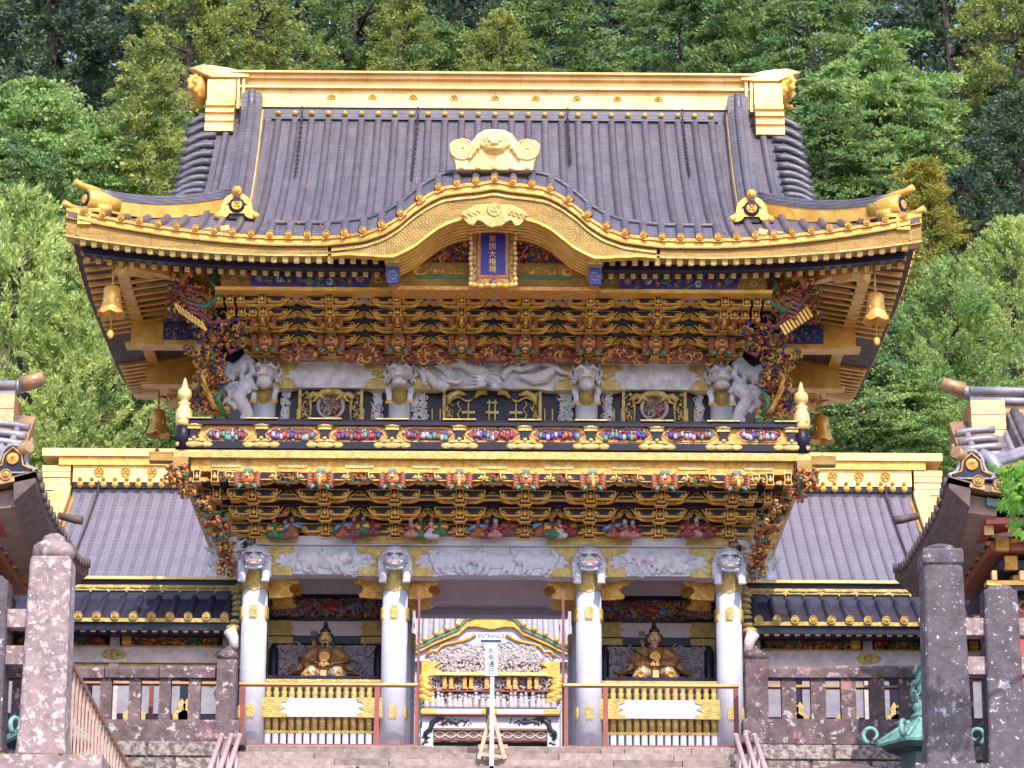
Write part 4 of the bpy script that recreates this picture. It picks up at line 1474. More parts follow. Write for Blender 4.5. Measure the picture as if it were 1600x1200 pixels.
# coiling white dragon on the upper beam
o = MB()
Yd = .06
def dp(px, py, dy=0): 
    p_ = at(px, py, Yd); return Vector((p_.x, Yd + dy, p_.z))
body = [(662, 578), (672, 592), (680, 600), (692, 604), (704, 592), (698, 576), (684, 572), (700, 566), (722, 570), (736, 577), (752, 580), (768, 590)]
o.tube([dp(*p_, -.04 * math.sin(i)) for i, p_ in enumerate(body)], [.03, .06, .085, .10, .10, .09, .075, .08, .08, .085, .09, .08], 10)
b2 = [(784, 592), (792, 580), (806, 568), (826, 562), (838, 556)]
o.tube([dp(*p_) for p_ in b2], [.06, .06, .05, .04, .015], 8)
b3 = [(786, 586), (800, 574), (815, 578), (828, 574), (846, 566), (864, 572), (878, 582), (894, 586)]
o.tube([dp(*p_, -.02) for p_ in b3], [.05, .06, .055, .06, .06, .06, .04, .015], 8)
b4 = [(812, 588), (832, 594), (850, 590), (862, 580), (868, 572)]
o.tube([dp(*p_, -.03) for p_ in b4], [.03, .09, .11, .07, .03], 10)
o.tube([dp(648, 572), dp(658, 582), dp(664, 594), dp(660, 600)], [.01, .04, .05, .015], 7)
o.tube([dp(655, 570), dp(664, 580), dp(674, 586)], [.01, .03, .04], 7)
o.tube([dp(720, 566), dp(726, 558), dp(734, 556), dp(738, 565), (dp(730, 570))], [.03, .04, .04, .03, .015], 7)
# head
hd_ = dp(770, 598, -.12)
o.blob(hd_, (.13, .13, .09), 0, 10, 7)
o.blob(hd_ + Vector((.03, -.10, -.05)), (.11, .11, .07), 0, 10, 7)
o.blob(hd_ + Vector((.04, -.12, -.14)), (.09, .10, .06), 0, 10, 7)
o.blob(hd_ + Vector((.04, -.20, -.03)), (.05, .04, .04), 0, 8, 6)
for sg in (-1, 1):
    o.tube([hd_ + Vector((sg * .07, 0, .05)), hd_ + Vector((sg * .10 - .1, .02, .10)), hd_ + Vector((sg * .08 - .26, .02, .12))], [.035, .025, .01], 6)
    for k in range(4):
        o.tube([hd_ + Vector((-.1, -.02, .04 - .04 * k)), hd_ + Vector((-.22, -.04, .05 - .05 * k)), hd_ + Vector((-.36 - .03 * k, -.03, .07 - .07 * k))], [.025, .02, .006], 6)
o.tube([dp(690, 590, -.08), dp(700, 598, -.1), dp(716, 600, -.1), dp(724, 592, -.1)], [.04, .04, .035, .02], 7)
for c_ in ((722, 596), (800, 602), (796, 605), (664, 600)):
    for k in range(3):
        o.tube([dp(c_[0], c_[1], -.08), dp(c_[0] + 5 * k - 5, c_[1] + 5, -.12)], [.02, .006], 5)
for i in range(30):
    t = i / 30
    k = int(t * (len(body) - 1)); f_ = t * (len(body) - 1) - k
    p_ = dp(body[k][0] * (1 - f_) + body[k + 1][0] * f_, body[k][1] * (1 - f_) + body[k + 1][1] * f_ - 8, -.04)
    o.blob(p_, (.022, .03, .022), 0, 5, 4)
place(solid(o, 'white_dragon_relief', WHITEC, .0085), 'white_dragon_relief', GATE)

# swirling white dragons at the upper corners
for sx in (-1, 1):
    o = MB()
    def ep(px, py, dy=0):
        p_ = at(px, py, -.05); return Vector((sx * -p_.x, -.05 + dy, p_.z))
    o.tube([ep(*p_) for p_ in ((392, 560), (378, 575), (362, 580), (352, 572), (345, 566))], [.12, .13, .12, .09, .03], 10)
    o.tube([ep(*p_, -.06) for p_ in ((398, 600), (382, 606), (372, 622), (384, 640), (392, 656))], [.10, .12, .12, .10, .07], 10)
    o.tube([ep(*p_, -.1) for p_ in ((390, 565), (396, 585), (384, 595), (376, 590), (384, 578))], [.05, .06, .05, .035, .012], 8)
    r2 = random.Random(31)
    for k in range(18):
        a0 = r2.uniform(1.5, 4.6)
        s_ = ep(r2.uniform(352, 395), r2.uniform(565, 650), -.08)
        ln = r2.uniform(.16, .34)
        o.tube([s_ + Vector((sx * -ln * t * math.cos(a0 + t * 1.3), -.04 * t, ln * t * math.sin(a0 + t * .8))) for t in (0, .35, .7, 1)], [.03, .04, .03, .008], 6)
    place(solid(o, 'white_corner_dragon', WHITEC, .013), 'white_corner_dragon', GATE)

# ------------------------------------------------------------------ bracket tiers
BM = [GOLD, BLACK, GOLDD, GOLDP]
def arm(w, h=.128, d=.10):
    """boat-shaped bracket arm, gilt edge line on black, gilt leaf ornament in its belly"""
    q_ = MB()
    a = w / 2
    pts = [(-a, h), (-a, h * .55), (-a * .93, h * .28), (-a * .80, h * .08), (-a * .62, 0), (a * .62, 0), (a * .80, h * .08), (a * .93, h * .28), (a, h * .55), (a, h)]
    lacq(q_, pts, -d / 2, d / 2, .017)
    for sx in (-1, 1):
        q_.blob((sx * a * .68, -d / 2 - .014, h * .40), (a * .20, .020, h * .27), 3, 8, 5, Matrix.Rotation(sx * .25, 3, 'Y'))
        q_.blob((sx * a * .46, -d / 2 - .01, h * .30), (a * .12, .012, h * .13), 2, 6, 4)
    return q_.mesh('bracket_arm', BM)
def blockm(w, h=.075, d=.13, name='bearing_block'):
    q_ = MB()
    a = w / 2
    lacq(q_, [(-a, h), (-a, h * .5), (-a * .72, 0), (a * .72, 0), (a, h * .5), (a, h)], -d / 2, d / 2, .013)
    return q_.mesh(name, BM)
def nose(h=.20):
    """projecting arm end with a tear-shaped gilt face"""
    q_ = MB()
    a = .062
    lacq(q_, [(-a, h), (-a * .85, h * .7), (-a * .78, h * .4), (-a, .0), (a, 0), (a * .78, h * .4), (a * .85, h * .7), (a, h)], -.14, .10, .013)
    q_.blob((0, -.155, h * .36), (a * .55, .03, h * .20), 0, 8, 6)
    q_.blob((0, -.150, h * .60), (a * .28, .02, h * .16), 3, 6, 5)
    return q_.mesh('projecting_arm', BM)
def leafm(w, h):
    q_ = MB()
    for k in range(5):
        a = math.pi * (k + .5) / 5
        q_.blob((math.cos(a) * w * .32, 0, h * .3 + math.sin(a) * h * .35), (w * .2, .02, h * .24), 0, 6, 4)
    q_.blob((0, -.01, h * .3), (w * .25, .025, h * .25), 0, 8, 5)
    return q_.mesh('gilt_flower_boss', GOLDP)
def wavem(w, h):
    q_ = MB()
    pts = [(-w, 0), (-w * .82, h * .02), (-w * .62, h * .14), (-w * .50, h * .40), (-w * .36, h * .72), (-w * .20, h * .92), (0, h), (w * .20, h * .92), (w * .36, h * .72), (w * .50, h * .40), (w * .62, h * .14), (w * .82, h * .02), (w, 0)]
    q_.tube([(x_, -.02, z_) for x_, z_ in pts], .016, 5, 0)
    q_.tube([(x_ * .80, -.0, z_ * .78 - .012) for x_, z_ in pts[2:-2]], .009, 4, 1)
    for sx in (-1, 1):
        q_.blob((sx * w * .66, -.01, h * .42), (.030, .018, .024), 1, 7, 4)
    return q_.mesh('gilt_wave_edge', [GOLD, GOLDP])
WAVE_L, WAVE_U = wavem(.34, .23), wavem(.34, .16)
ARM_A, ARM_B, ARM_S = arm(.74), arm(.66), arm(.34)
BLK, BLKB, NOSE, BOSS = blockm(.15), blockm(.20, .06), nose(.185), leafm(.17, .10)
NOSE_S = nose(.14)

def beast_face(mats, scale, snout, seed):
    """small painted beast head: 0 skin, 1 mane, 2 mouth, 3 eye white, 4 crown"""
    r2 = random.Random(seed)
    o = MB()
    o.blob((0, 0, 0), (.10, .10, .10), 0, 10, 7)
    o.blob((0, -.09, -.035), (.06, .07, .045), 0, 8, 6)
    o.blob((0, -.155, -.02), (.028, .02, .02), 2, 7, 5)
    o.prism([(-.05, -.085), (.05, -.085), (.042, -.055), (-.042, -.055)], -.15, -.02, 2)
    o.blob((0, -.09, -.105), (.05, .06, .022), 0, 8, 5)
    for sx in (-1, 1):
        o.blob((sx * .042, -.09, .025), (.024, .018, .018), 3, 7, 5)
        o.blob((sx * .042, -.108, .025), (.009, .006, .010), 5, 6, 4)
        o.tube([(sx * .015, -.10, .05), (sx * .05, -.095, .062), (sx * .085, -.07, .04)], [.010, .016, .008], 6, 1)
        for k in range(5):
            a = 1.9 - .75 * k
            st_ = Vector((sx * .09, -.02, .05 - .035 * k))
            o.tube([st_, st_ + Vector((sx * .05, -.02, .02 - .006 * k)), st_ + Vector((sx * .08, -.03, -.01 - .01 * k)), st_ + Vector((sx * .06, -.035, -.03))], [.025, .026, .02, .008], 6, 1)
        o.tube([(sx * .05, 0, -.09), (sx * .10, -.04, -.12), (sx * .12, -.07, -.15)], [.03, .026, .02], 6, 4)
    if snout:                                      # long hanging trunk
        o.tube([(0, -.14, -.03), (0, -.20, -.06), (0, -.20, -.12), (0, -.17, -.15)], [.032, .03, .025, .018], 8, 0)
    o.box(-.055, .055, -.06, .05, .085, .13, 4)
    q_ = MB(); q_.merge(o, sc=scale)
    return q_.mesh('painted_beast_head', mats)
LOWB = [beast_face([ORGOLD, RUST, RED, WHITE, TEAL, BLACK], 1.08, i % 2, i) for i in range(2)]
UPB = [beast_face([GOLDD, RUST, MAROON, WHITE, GOLDD, BLACK], 1.05, 1, 3), beast_face([ORGOLD, RUST, MAROON, PINK, TEAL, BLACK], 1.15, 0, 4)]

def wing_cloud(mats, seed, name='painted_cloud'):
    o = MB()
    carve(o, -.20, .20, -.02, .02, -.035, .035, 26, seed, len(mats), .055, .6)
    return o.mesh(name, mats)
CLOUD_L = wing_cloud([MAROON, GOLDD, RUST, GREEN], 2)

LOWX = (-3.5, -2.46, -1.43, -.477, .477, 1.43, 2.46, 3.5)
def tier_cluster(x, base_y, base_z, n, dy, dz, top, edge, parent):
    s_ = thing_part('bracket_set', parent, (x, base_y, base_z))
    for k in range(n):
        y, z = base_y - dy * k, base_z + dz * k
        me = ARM_A if k % 2 == 0 else ARM_B
        place(me, 'bracket_arm', s_, (x, y, z + .02))
        for ox in (-.27, .27):
            place(BLK, 'bearing_block', s_, (x + ox, y - .01, z + .137))
        place(BLKB, 'bearing_block', s_, (x, y - .06, z - .035))
        for ox in (-.2, .2):
            place(ARM_S, 'half_tier_arm', s_, (x + ox, y - dy * .42, z + dz * .42 - .03))
        place(NOSE if dz > .15 else NOSE_S, 'projecting_arm', s_, (x, y - .10, z + .0))
    return s_
def thing_part(name, parent, loc):
    o = bpy.data.objects.new(name, None)
    COL.objects.link(o)
    WLOC[o.name] = Vector(loc)
    o.parent = parent
    o.location = Vector(loc) - WLOC[parent.name]
    o.empty_display_size = .1
    return o

# lower brackets: black stepped bed behind, four tiers
ZL0, DYL, DZL, NL = 3.075, .37, .165, 4
for k in range(NL):
    q = MB()
    y, z = .02 - DYL * k, ZL0 + DZL * k
    q.box(-3.45 - .26 * k, 3.45 + .26 * k, y, 4.4 - y, z + .015, z + DZL + .014)
    q.build('bracket_bed', BLACK, GATE)
    for sy in (0,):
        q = MB()
        q.box(-3.47 - .26 * k, 3.47 + .26 * k, y - .012, y + .02, z + DZL - .010, z + DZL + .012)
        q.build('gilt_tie_beam', GOLDD, GATE)
for x in LOWX:
    tier_cluster(x, -.10, ZL0, NL, DYL, DZL, None, None, GATE)
# between the sets, an intermediate arm half a tier lower, so that the gilt edges link up in waves
for i in range(len(LOWX) - 1):
    xm = (LOWX[i] + LOWX[i + 1]) / 2
    s_ = thing_part('linking_bracket', GATE, (xm, -.3, ZL0))
    for k in range(0, NL):
        y, z = -.10 - DYL * k, ZL0 + DZL * k
        w = (LOWX[i + 1] - LOWX[i]) / 2
        for ox in (-w * .36, w * .36):
            place(ARM_S, 'bracket_arm', s_, (xm + ox, y + .05, z + .075))
    for k in range(1, NL):
        place(WAVE_L, 'gilt_wave_edge', s_, (xm, -.17 - DYL * k, ZL0 + DZL * k + .01), scale=(w * .60 / .34 * 1.0, 1, 1))
    place(BOSS, 'gilt_flower_boss', s_, (xm, -.10 - DYL * 1.5, ZL0 + DZL * 2.1))
    place(BOSS, 'gilt_flower_boss', s_, (xm, -.10 - DYL * 2.6, ZL0 + DZL * 3.1))
    q = MB()
    w = .30
    lacq(q, [(xm - w / 2, 3.60), (xm + w / 2, 3.60), (xm + w / 2 - .05, 3.67), (xm - w / 2 + .05, 3.67)], -1.33, -1.2, .010)
    q.build('stepped_cover', BM, s_)
    q = MB()
    lacq(q, [(xm - w / 2, 3.44), (xm + w / 2, 3.44), (xm + w / 2 - .05, 3.50), (xm - w / 2 + .05, 3.50)], -1.0, -.9, .010)
    q.build('stepped_cover', BM, s_)
for i, x in enumerate(LOWX):
    place(LOWB[i % 2], 'painted_beast_head', GATE, (x * 1.01, -1.50, zat(749, -1.5)))
    for sx in (-1, 1):
        place(CLOUD_L, 'painted_cloud', GATE, (x * 1.01 + sx * .30, -1.36, zat(748, -1.36)))
# corner extension pillars of each tier
for sx in (-1, 1):
    s_ = thing_part('corner_bracket', GATE, (sx * 3.8, -.5, ZL0))
    for k in range(1, NL):
        for j in range(1, k + 1):
            y, z = -.10 - DYL * k, ZL0 + DZL * k
            xx = 3.5 + .26 * j
            place(NOSE, 'projecting_arm', s_, (sx * xx, y - .05, z + .01))
            place(BLKB, 'bearing_block', s_, (sx * xx, y - .02, z + .165))
    for k in range(NL):
        y, z = -.10 - DYL * k, ZL0 + DZL * k
        for j in range(0, 3):
            xx = 3.66 + .26 * k - .0
            place(ARM_S, 'bracket_arm', s_, (sx * (3.72 + .26 * k - .17 * j * 0), y + .10 + .2 * j, z + .03 + .05 * j), rotz=sx * (.5 + .25 * j))
            place(BOSS, 'gilt_flower_boss', s_, (sx * (3.60 + .26 * k - .2 * j), y - .07, z + .02))
        for yy_ in (0, .5, 1.1, 1.7, 2.3, 3.0, 3.8):
            o_ = place(ARM_S, 'side_bracket_arm', s_, (sx * (3.62 + .26 * k), max(y, -.1) + yy_, z + .05), rotz=sx * math.pi / 2)
        q = MB()
        a_, b_ = Vector((sx * (3.45), -.05, z + .06)), Vector((sx * (3.62 + .27 * k), y - .03, z + .06))
        q.bar(a_, b_, .10, .10, 0)
        q.build('diagonal_arm', GOLDD, s_)
    # painted carvings in steps down the corner
    q = MB()
    r2 = random.Random(44)
    prof_ = [(4.62, -1.45, 3.66), (4.45, -1.3, 3.50), (4.25, -1.05, 3.33), (4.12, -.8, 3.17), (4.02, -.6, 3.02), (3.97, -.4, 2.86), (3.95, -.25, 2.72), (3.96, -.2, 2.58)]
    for i_, (a_, b_, c_) in enumerate(prof_):
        sz = 1.0 if i_ == 0 else .72
        for t in range(95 if i_ == 0 else 85):
            p_ = Vector((sx * (a_ + r2.uniform(-.20, .10) * sz), b_ + r2.uniform(-.12, .2), c_ + r2.uniform(-.13, .13) * sz))
            if r2.random() < .4:
                a0 = r2.uniform(0, 6.28)
                rr_ = r2.uniform(.02, .05) * sz
                q.tube([p_ + Vector((rr_ * math.cos(a0 + u) * (1 - u / 7), -.02 * u, rr_ * math.sin(a0 + u) * (1 - u / 7))) for u in (0, 1, 2, 3, 4)], [.012, .02, .022, .016, .008], 5, r2.choice((0, 0, 1, 2, 3, 3)))
            else:
                q.blob(p_, (r2.uniform(.025, .06) * sz, .04, r2.uniform(.02, .045) * sz), r2.choice((0, 0, 1, 1, 2, 3, 3, 4)), 6, 4)
    q.build('corner_beast_carving', [ORANGE, RUST, TEAL, ORGOLD, GREEN], s_)

# painted figures sitting between the lower brackets
def figurine(mats, pose, seed):
    r2 = random.Random(seed)
    o = MB()
    o.lathe([(.075, 0), (.085, .02), (.07, .07), (.05, .12), (.045, .15), (.02, .165)], (0, 0, 0), 10, 0)
    o.blob((0, -.005, .19), (.028, .03, .034), 1, 8, 6)
    o.blob((0, .008, .205), (.030, .03, .026), 2, 8, 5)
    o.blob((0, .0, .235), (.014, .014, .018), 2, 6, 4)
    for sx in (-1, 1):
        e = Vector((sx * (.07 + .02 * pose), -.05, .08 + .04 * (pose if sx > 0 else 0)))
        o.tube([(sx * .04, 0, .14), e, (sx * .02, -.08, .09 + .03 * pose)], [.026, .034, .016], 7, 3)
        o.blob((sx * .045, -.05, .02), (.05, .05, .03), 0, 8, 5)
    return o.mesh('figurine', mats)
FIGS = [figurine([MAROON, PINK, HAIR, RUST], 0, 1), figurine([WHITEC, PINK, HAIR, RED], 1, 2), figurine([GREEN, PINK, HAIR, ORGOLD], 0, 3), figurine([RUST, PINK, HAIR, SKYB], 1, 4), figurine([PINK, WHITE, HAIR, MAROON], 0, 5)]
FGX = [443, 560, 665, 769, 868, 974, 1090]
FGN = [3, 4, 4, 4, 4, 3, 3]
for i, (px, nn) in enumerate(zip(FGX, FGN)):
    p_ = at(px, 841, -.36)
    s_ = thing_part('figure_group', GATE, (p_.x, -.36, ZL0))
    r2 = random.Random(60 + i)
    for k in range(nn):
        place(r2.choice(FIGS), 'figurine', s_, (p_.x + (k - (nn - 1) / 2) * .14 + r2.uniform(-.02, .02), -.36 - r2.uniform(0, .07), p_.z + (r2.choice((0, .0, .04)))), rotz=r2.uniform(-.5, .5), scale=(1.3, 1.2, 1.35 * r2.uniform(.9, 1.12)))
    q = MB()
    carve(q, p_.x - .16, p_.x + .16, -.30, -.24, p_.z + .17, p_.z + .34, 26, i, 3, .06, .4)
    q.build('carved_canopy', [GOLDD, RUST, GREEN], s_)

# upper brackets: five tiers
ZU0, DYU, DZU, NU = zat(559, -.08), .265, .115, 5
UPX = (-3.42, -2.43, -1.43, -.477, .477, 1.43, 2.43, 3.42)
for k in range(NU):
    q = MB()
    y, z = .10 - DYU * k, ZU0 + DZU * k
    q.box(-3.4 - .15 * k, 3.4 + .15 * k, y, 4.4 - y, z + .01, z + DZU + .009)
    q.build('upper_bracket_bed', BLACK, GATE)
    q = MB()
    q.box(-3.42 - .15 * k, 3.42 + .15 * k, y - .010, y + .02, z + DZU - .006, z + DZU + .008)
    q.build('gilt_tie_beam', GOLDD, GATE)
for i, x in enumerate(UPX):
    s_ = thing_part('bracket_set', GATE, (x, -.05, ZU0))
    for k in range(NU):
        y, z = -.03 - DYU * k, ZU0 + DZU * k
        place(ARM_A if k % 2 else ARM_B, 'bracket_arm', s_, (x, y, z + .0))
        for ox in (-.27, .27):
            place(BLK, 'bearing_block', s_, (x + ox, y - .01, z + .117), scale=(1, 1, .7))
        place(NOSE_S, 'projecting_arm', s_, (x, y - .09, z - .01))
        for ox in (-.2, .2):
            place(ARM_S, 'half_tier_arm', s_, (x + ox, y - .10, z + .03), scale=(.9, 1, .7))
for i in range(len(UPX) - 1):
    xm = (UPX[i] + UPX[i + 1]) / 2
    s_ = thing_part('linking_bracket', GATE, (xm, -.3, ZU0))
    w = (UPX[i + 1] - UPX[i]) / 2
    for k in range(1, NU):
        y, z = -.03 - DYU * k, ZU0 + DZU * k
        for ox in (-w * .34, w * .34):
            place(ARM_S, 'bracket_arm', s_, (xm + ox, y + .08, z + .06))
        place(WAVE_U, 'gilt_wave_edge', s_, (xm, y - .06, z - .0), scale=(w * .58 / .34, 1, 1))
        if k in (2, 3, 4):
            place(BOSS, 'gilt_flower_boss', s_, (xm, y + .16, z + .07))
    q = MB()
    w = .24
    zz, yy_ = ZU0 + DZU * 4.6, -1.16
    lacq(q, [(xm - w / 2, zz), (xm + w / 2, zz), (xm + w / 2 - .03, zz + .07), (xm - w / 2 + .03, zz + .07)], yy_, yy_ + .1, .010)
    q.blob((xm, yy_ - .01, zz + .035), (.06, .02, .028), 3, 8, 5)
    q.build('blue_faced_block', [GOLD, BLUE, GOLDD, SKYB], s_)
    # mountain-shaped russet carving at the foot
    q = MB()
    p_ = at(0, 560, -.16).z
    hh = .30
    q.prism([(xm - .42, p_), (xm + .42, p_), (xm + .34, p_ + .05), (xm + .22, p_ + .12), (xm + .12, p_ + .24), (xm, p_ + hh), (xm - .12, p_ + .24), (xm - .22, p_ + .12), (xm - .34, p_ + .05)], -.18, -.08)
    carve(q, xm - .36, xm + .36, -.20, -.17, p_, p_ + .28, 60, i, 3, .075, .8, shape=lambda x_, z_: z_ - p_ < .30 - abs(x_ - xm) * .8)
    q.build('painted_frog_leg_strut', [RUST, MAROON, ORGOLD, GREEN], s_)
for i, x in enumerate(UPX):
    place(UPB[0], 'painted_beast_head', GATE, (x, -.86, zat(498, -.86)))
    place(UPB[1], 'painted_beast_head', GATE, (x, -.50, zat(536, -.5)))
    q = MB()
    rr2 = random.Random(70 + i)
    zc_ = zat(482, -1.0)
    for k in range(12):
        a = math.pi * k / 11
        q.tube([(x, -1.0, zc_ - .06), (x + math.cos(a) * .10, -1.03, zc_ - .02 + math.sin(a) * .06), (x + math.cos(a) * .15, -1.05, zc_ + math.sin(a) * .14)], [.02, .028, .014], 5, k % 2)
    q.build('carved_leaf_fan', [GOLDD, mat('dull_green_gold', (0.16, 0.15, 0.06), None, 12, .5, .2)], GATE)
# upper corners: stacked arm ends and tangled painted dragons
for sx in (-1, 1):
    s_ = thing_part('corner_bracket', GATE, (sx * 3.8, -.5, ZU0))
    for k in range(1, NU):
        for j in range(1, k + 1):
            if k - j > 2: continue
            y, z = -.03 - DYU * k, ZU0 + DZU * k
            place(NOSE_S, 'projecting_arm', s_, (sx * (3.42 + .16 * j), y - .05, z))
    q = MB()
    r2 = random.Random(91)
    pal = [RUST, MAROON, GREEN, GOLDD, ORANGE, BLUE, GOLD]
    def tpt(px, py, Y): 
        p_ = at(px, py, Y); return Vector((-sx * p_.x, Y, p_.z))
    strands = [[(345, 415), (330, 440), (345, 462), (320, 480), (290, 470)], [(300, 440), (280, 455), (300, 480), (330, 505), (360, 500)], [(310, 420), (290, 430), (285, 445)],
               [(345, 520), (325, 540), (335, 560), (315, 585), (325, 610)], [(380, 540), (360, 550), (350, 530)], [(330, 560), (318, 600), (335, 635), (358, 640)], [(350, 600), (340, 625), (350, 645)]]
    for i_, st2 in enumerate(strands):
        Y_ = (-1.3, -1.2, -1.3, -.6, -.7, -.5, -.5)[i_]
        q.tube([tpt(a_, b_, Y_ - .05 * math.sin(j * 2.)) for j, (a_, b_) in enumerate(st2)], [.03, .045, .05, .04, .02][:len(st2)], 8, (2, 1, 4, 3, 1, 3, 2)[i_])
    for t in range(560):
        v = r2.random()
        py = 420 + 225 * v
        lo = 255 + 95 * min(1, v * 1.15) if v > .35 else 255 + (.35 - v) * 40
        hi = 352 - 15 * v if v < .3 else 385 - 10 * v
        if v > .55: lo, hi = 300 + 10 * math.sin(v * 20), 352
        px = r2.uniform(lo, hi)
        Y_ = -1.25 + 1.0 * v + r2.uniform(-.1, .1)
        p_ = tpt(px, py, Y_)
        c_ = r2.choice((0, 0, 1, 1, 2, 3, 3, 3, 4, 5, 6, 6))
        if r2.random() < .45:
            a0, rr_, tn = r2.uniform(0, 6.28), r2.uniform(.03, .075), r2.choice((-1, 1))
            q.tube([p_ + Vector((rr_ * math.cos(a0 + tn * u) * (1 - u / 6), -.015 * u, rr_ * math.sin(a0 + tn * u) * (1 - u / 6))) for u in (0, .9, 1.8, 2.7, 3.6, 4.5)], [.01, .018, .021, .019, .013, .008], 5, c_)
        else:
            q.blob(p_, (r2.uniform(.02, .06), .04, r2.uniform(.02, .04)), c_, 6, 4, Matrix.Rotation(r2.uniform(0, 3), 3, 'Y'))
    # pale ribbed dragon belly
    for j in range(9):
        p_ = tpt(278 + j * 5.0, 482 + j * 3.5, -1.35)
        q.bar(p_ + Vector((-.04, 0, .07)), p_ + Vector((.04, 0, -.07)), .035, .05, 6, (0, 1, 0))
    for j in range(7):
        p_ = tpt(296 + j * 1.5, 447 + j * 7, -1.4)
        q.bar(p_ + Vector((-.07, 0, .02)), p_ + Vector((.07, 0, -.03)), .03, .03, 1, (0, 1, 0))
    q.build('painted_corner_dragon', pal, s_)
    q = MB()
    q.box(sx * 3.1, sx * 4.2, .3, 4.1, ZU0 - .1, ZU0 + .5)
    q.box(sx * 3.3, sx * 4.3, -.6, 4.9, ZU0 + .25, ZU0 + .62)
    q.build('corner_bed', BLACK, s_)

# beam above the upper brackets, with painted cloud panels and gilt ornaments
zb0, zb1 = zat(455, -1.5), zat(417, -1.5)
q = MB()
q.box(-4.02, 4.02, -1.48, -1.2, zb0 + .04, zb1 + .12)
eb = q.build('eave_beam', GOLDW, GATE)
q = MB(); q.box(-4.10, 4.10, -1.53, -1.18, zb0 - .015, zb0 + .038)
q.build('eave_beam_moulding', GOLD, eb)
for sx in (-1, 1):
    x0, x1, z0, z1 = rect(392, 448, 575, 429, -1.5)
    if sx > 0: x0, x1 = -x1, -x0
    q = MB()
    n = 24
    top = [(x0 + (x1 - x0) * i / n, z1 - .012 * (i % 2)) for i in range(n + 1)]
    bot = [(x1 - .1, z0), (x0 + .1, z0)]
    q.prism([(x0 + .06, z0 + .03)] + [(x0 - .06, z0 + .07), (x0, z0 + .10)] + top + [(x1 + .06, z0 + .07), (x1 - .02, z0 + .03)] + bot, -1.492, -1.475, 0)
    rr2 = random.Random(7)
    carve(q, x0 + .08, x1 - .08, -1.503, -1.49, z0 + .045, z1 - .01, 60, 8 + sx, 2, .06, .8)
    for k in range(11):
        flower(q, x0 + (x1 - x0) * (.07 + .086 * k), -1.50, (z0 + z1) / 2 + .01 + .02 * (-1) ** k, .062, (4, 2, 3, 2, 5)[k % 5], (3, 1, 5)[k % 3])
    q.build('painted_cloud_panel', [BLUE, TEAL, RED, WHITEC, PINK, RUST], eb)
    for px in (365, 592):
        c_ = at(px, 437, -1.5)
        q = MB()
        for k in range(6):
            a = k * 1.047
            q.blob((-sx * c_.x + .05 * math.cos(a), -1.49, c_.z + .035 * math.sin(a)), (.03, .012, .022), 0, 6, 4)
        q.build('gilt_flower_boss', GOLDP, eb)
# square posts with blue flower plates
for x in (-1.46, 1.46):
    q = MB()
    q.box(x - .10, x + .10, -2.55, -1.4, zat(413, -2.5), zat(399, -2.5), 0)
    q.box(x - .07, x + .07, -2.30, -1.4, zb0 - .02, zat(413, -2.3), 2)
    q.box(x - .085, x + .085, -2.36, -2.3, zat(444, -2.34), zat(418, -2.34), 1)
    for k in range(8):
        a = k * .785
        q.blob((x + .045 * math.cos(a), -2.365, zat(431, -2.36) + .06 * math.sin(a)), (.022, .012, .022), 3, 6, 4)
    q.blob((x, -2.37, zat(431, -2.36)), (.03, .015, .04), 4, 8, 5)
    q.box(x - .10, x + .10, -1.66, -1.4, zb0 - .035, zb0 + .02, 0)
    q.build('bow_post', [GOLDP, BLUE, GOLDD, SKYB, RED], GATE)

# within the bow: ribs, painted carving, rainbow beam
tym = thing_part('bow_gable_infill', GATE, (0, -1.7, 6.6))
q = MB()
q.box(-1.40, 1.40, -1.66, -1.3, zat(449, -1.6), zat(413, -1.6))
q.build('rainbow_beam', GOLDW, tym)
for sx in (-1, 1):
    q = MB()
    q.box(sx * .38, sx * 1.14, -1.672, -1.655, zat(436, -1.66), zat(430.5, -1.66), 0)
    q.build('green_line', GREEN, tym)
    q = MB()
    c_ = zat(424, -1.67)
    for k in range(3):
        q.tube([(sx * (1.12 - .03 * k) + .07 * math.cos(t + k), -1.67, c_ + .06 * math.sin(t + k)) for t in [i * .8 for i in range(7)]], .012, 5)
    for k in range(22):
        q.blob((sx * rg.uniform(.45, .95), -1.665, c_ + rg.uniform(-.04, .06)), (.03, .012, .012), 0, 6, 4)
    place(solid(q, 'beam_scroll_relief', GOLD, .01), 'beam_scroll_relief', tym)
q = MB()
q.box(-1.5, 1.5, -1.70, -1.28, zat(456, -1.62), zat(450, -1.62))
q.build('orange_moulding', ORGOLD, tym)
archx = [(-150, 412), (-120, 397), (-95, 380), (-70, 362), (-45, 350), (-20, 345), (20, 345), (45, 350), (70, 362), (95, 380), (120, 397), (150, 412)]
q = MB()
pl = [(d / 106.5, zat(y, -1.6)) for d, y in archx]
q.prism(pl, -1.50, -1.4, 0)
q.build('tympanum_board', MAROON, tym)
q = MB()
def tsh(x, z): 
    return z < interp(x, [p_[0] for p_ in pl[6:]], [p_[1] for p_ in pl[6:]]) - .03 and abs(x) > .3
carve(q, -1.35, 1.35, -1.60, -1.5, zat(411, -1.6), zat(358, -1.6), 950, 77, 7, .085, .55, shape=tsh)
q.build('painted_tympanum_carving', [RUST, ORANGE, GREEN, MAROON, ORGOLD, BLUE, RED], tym)
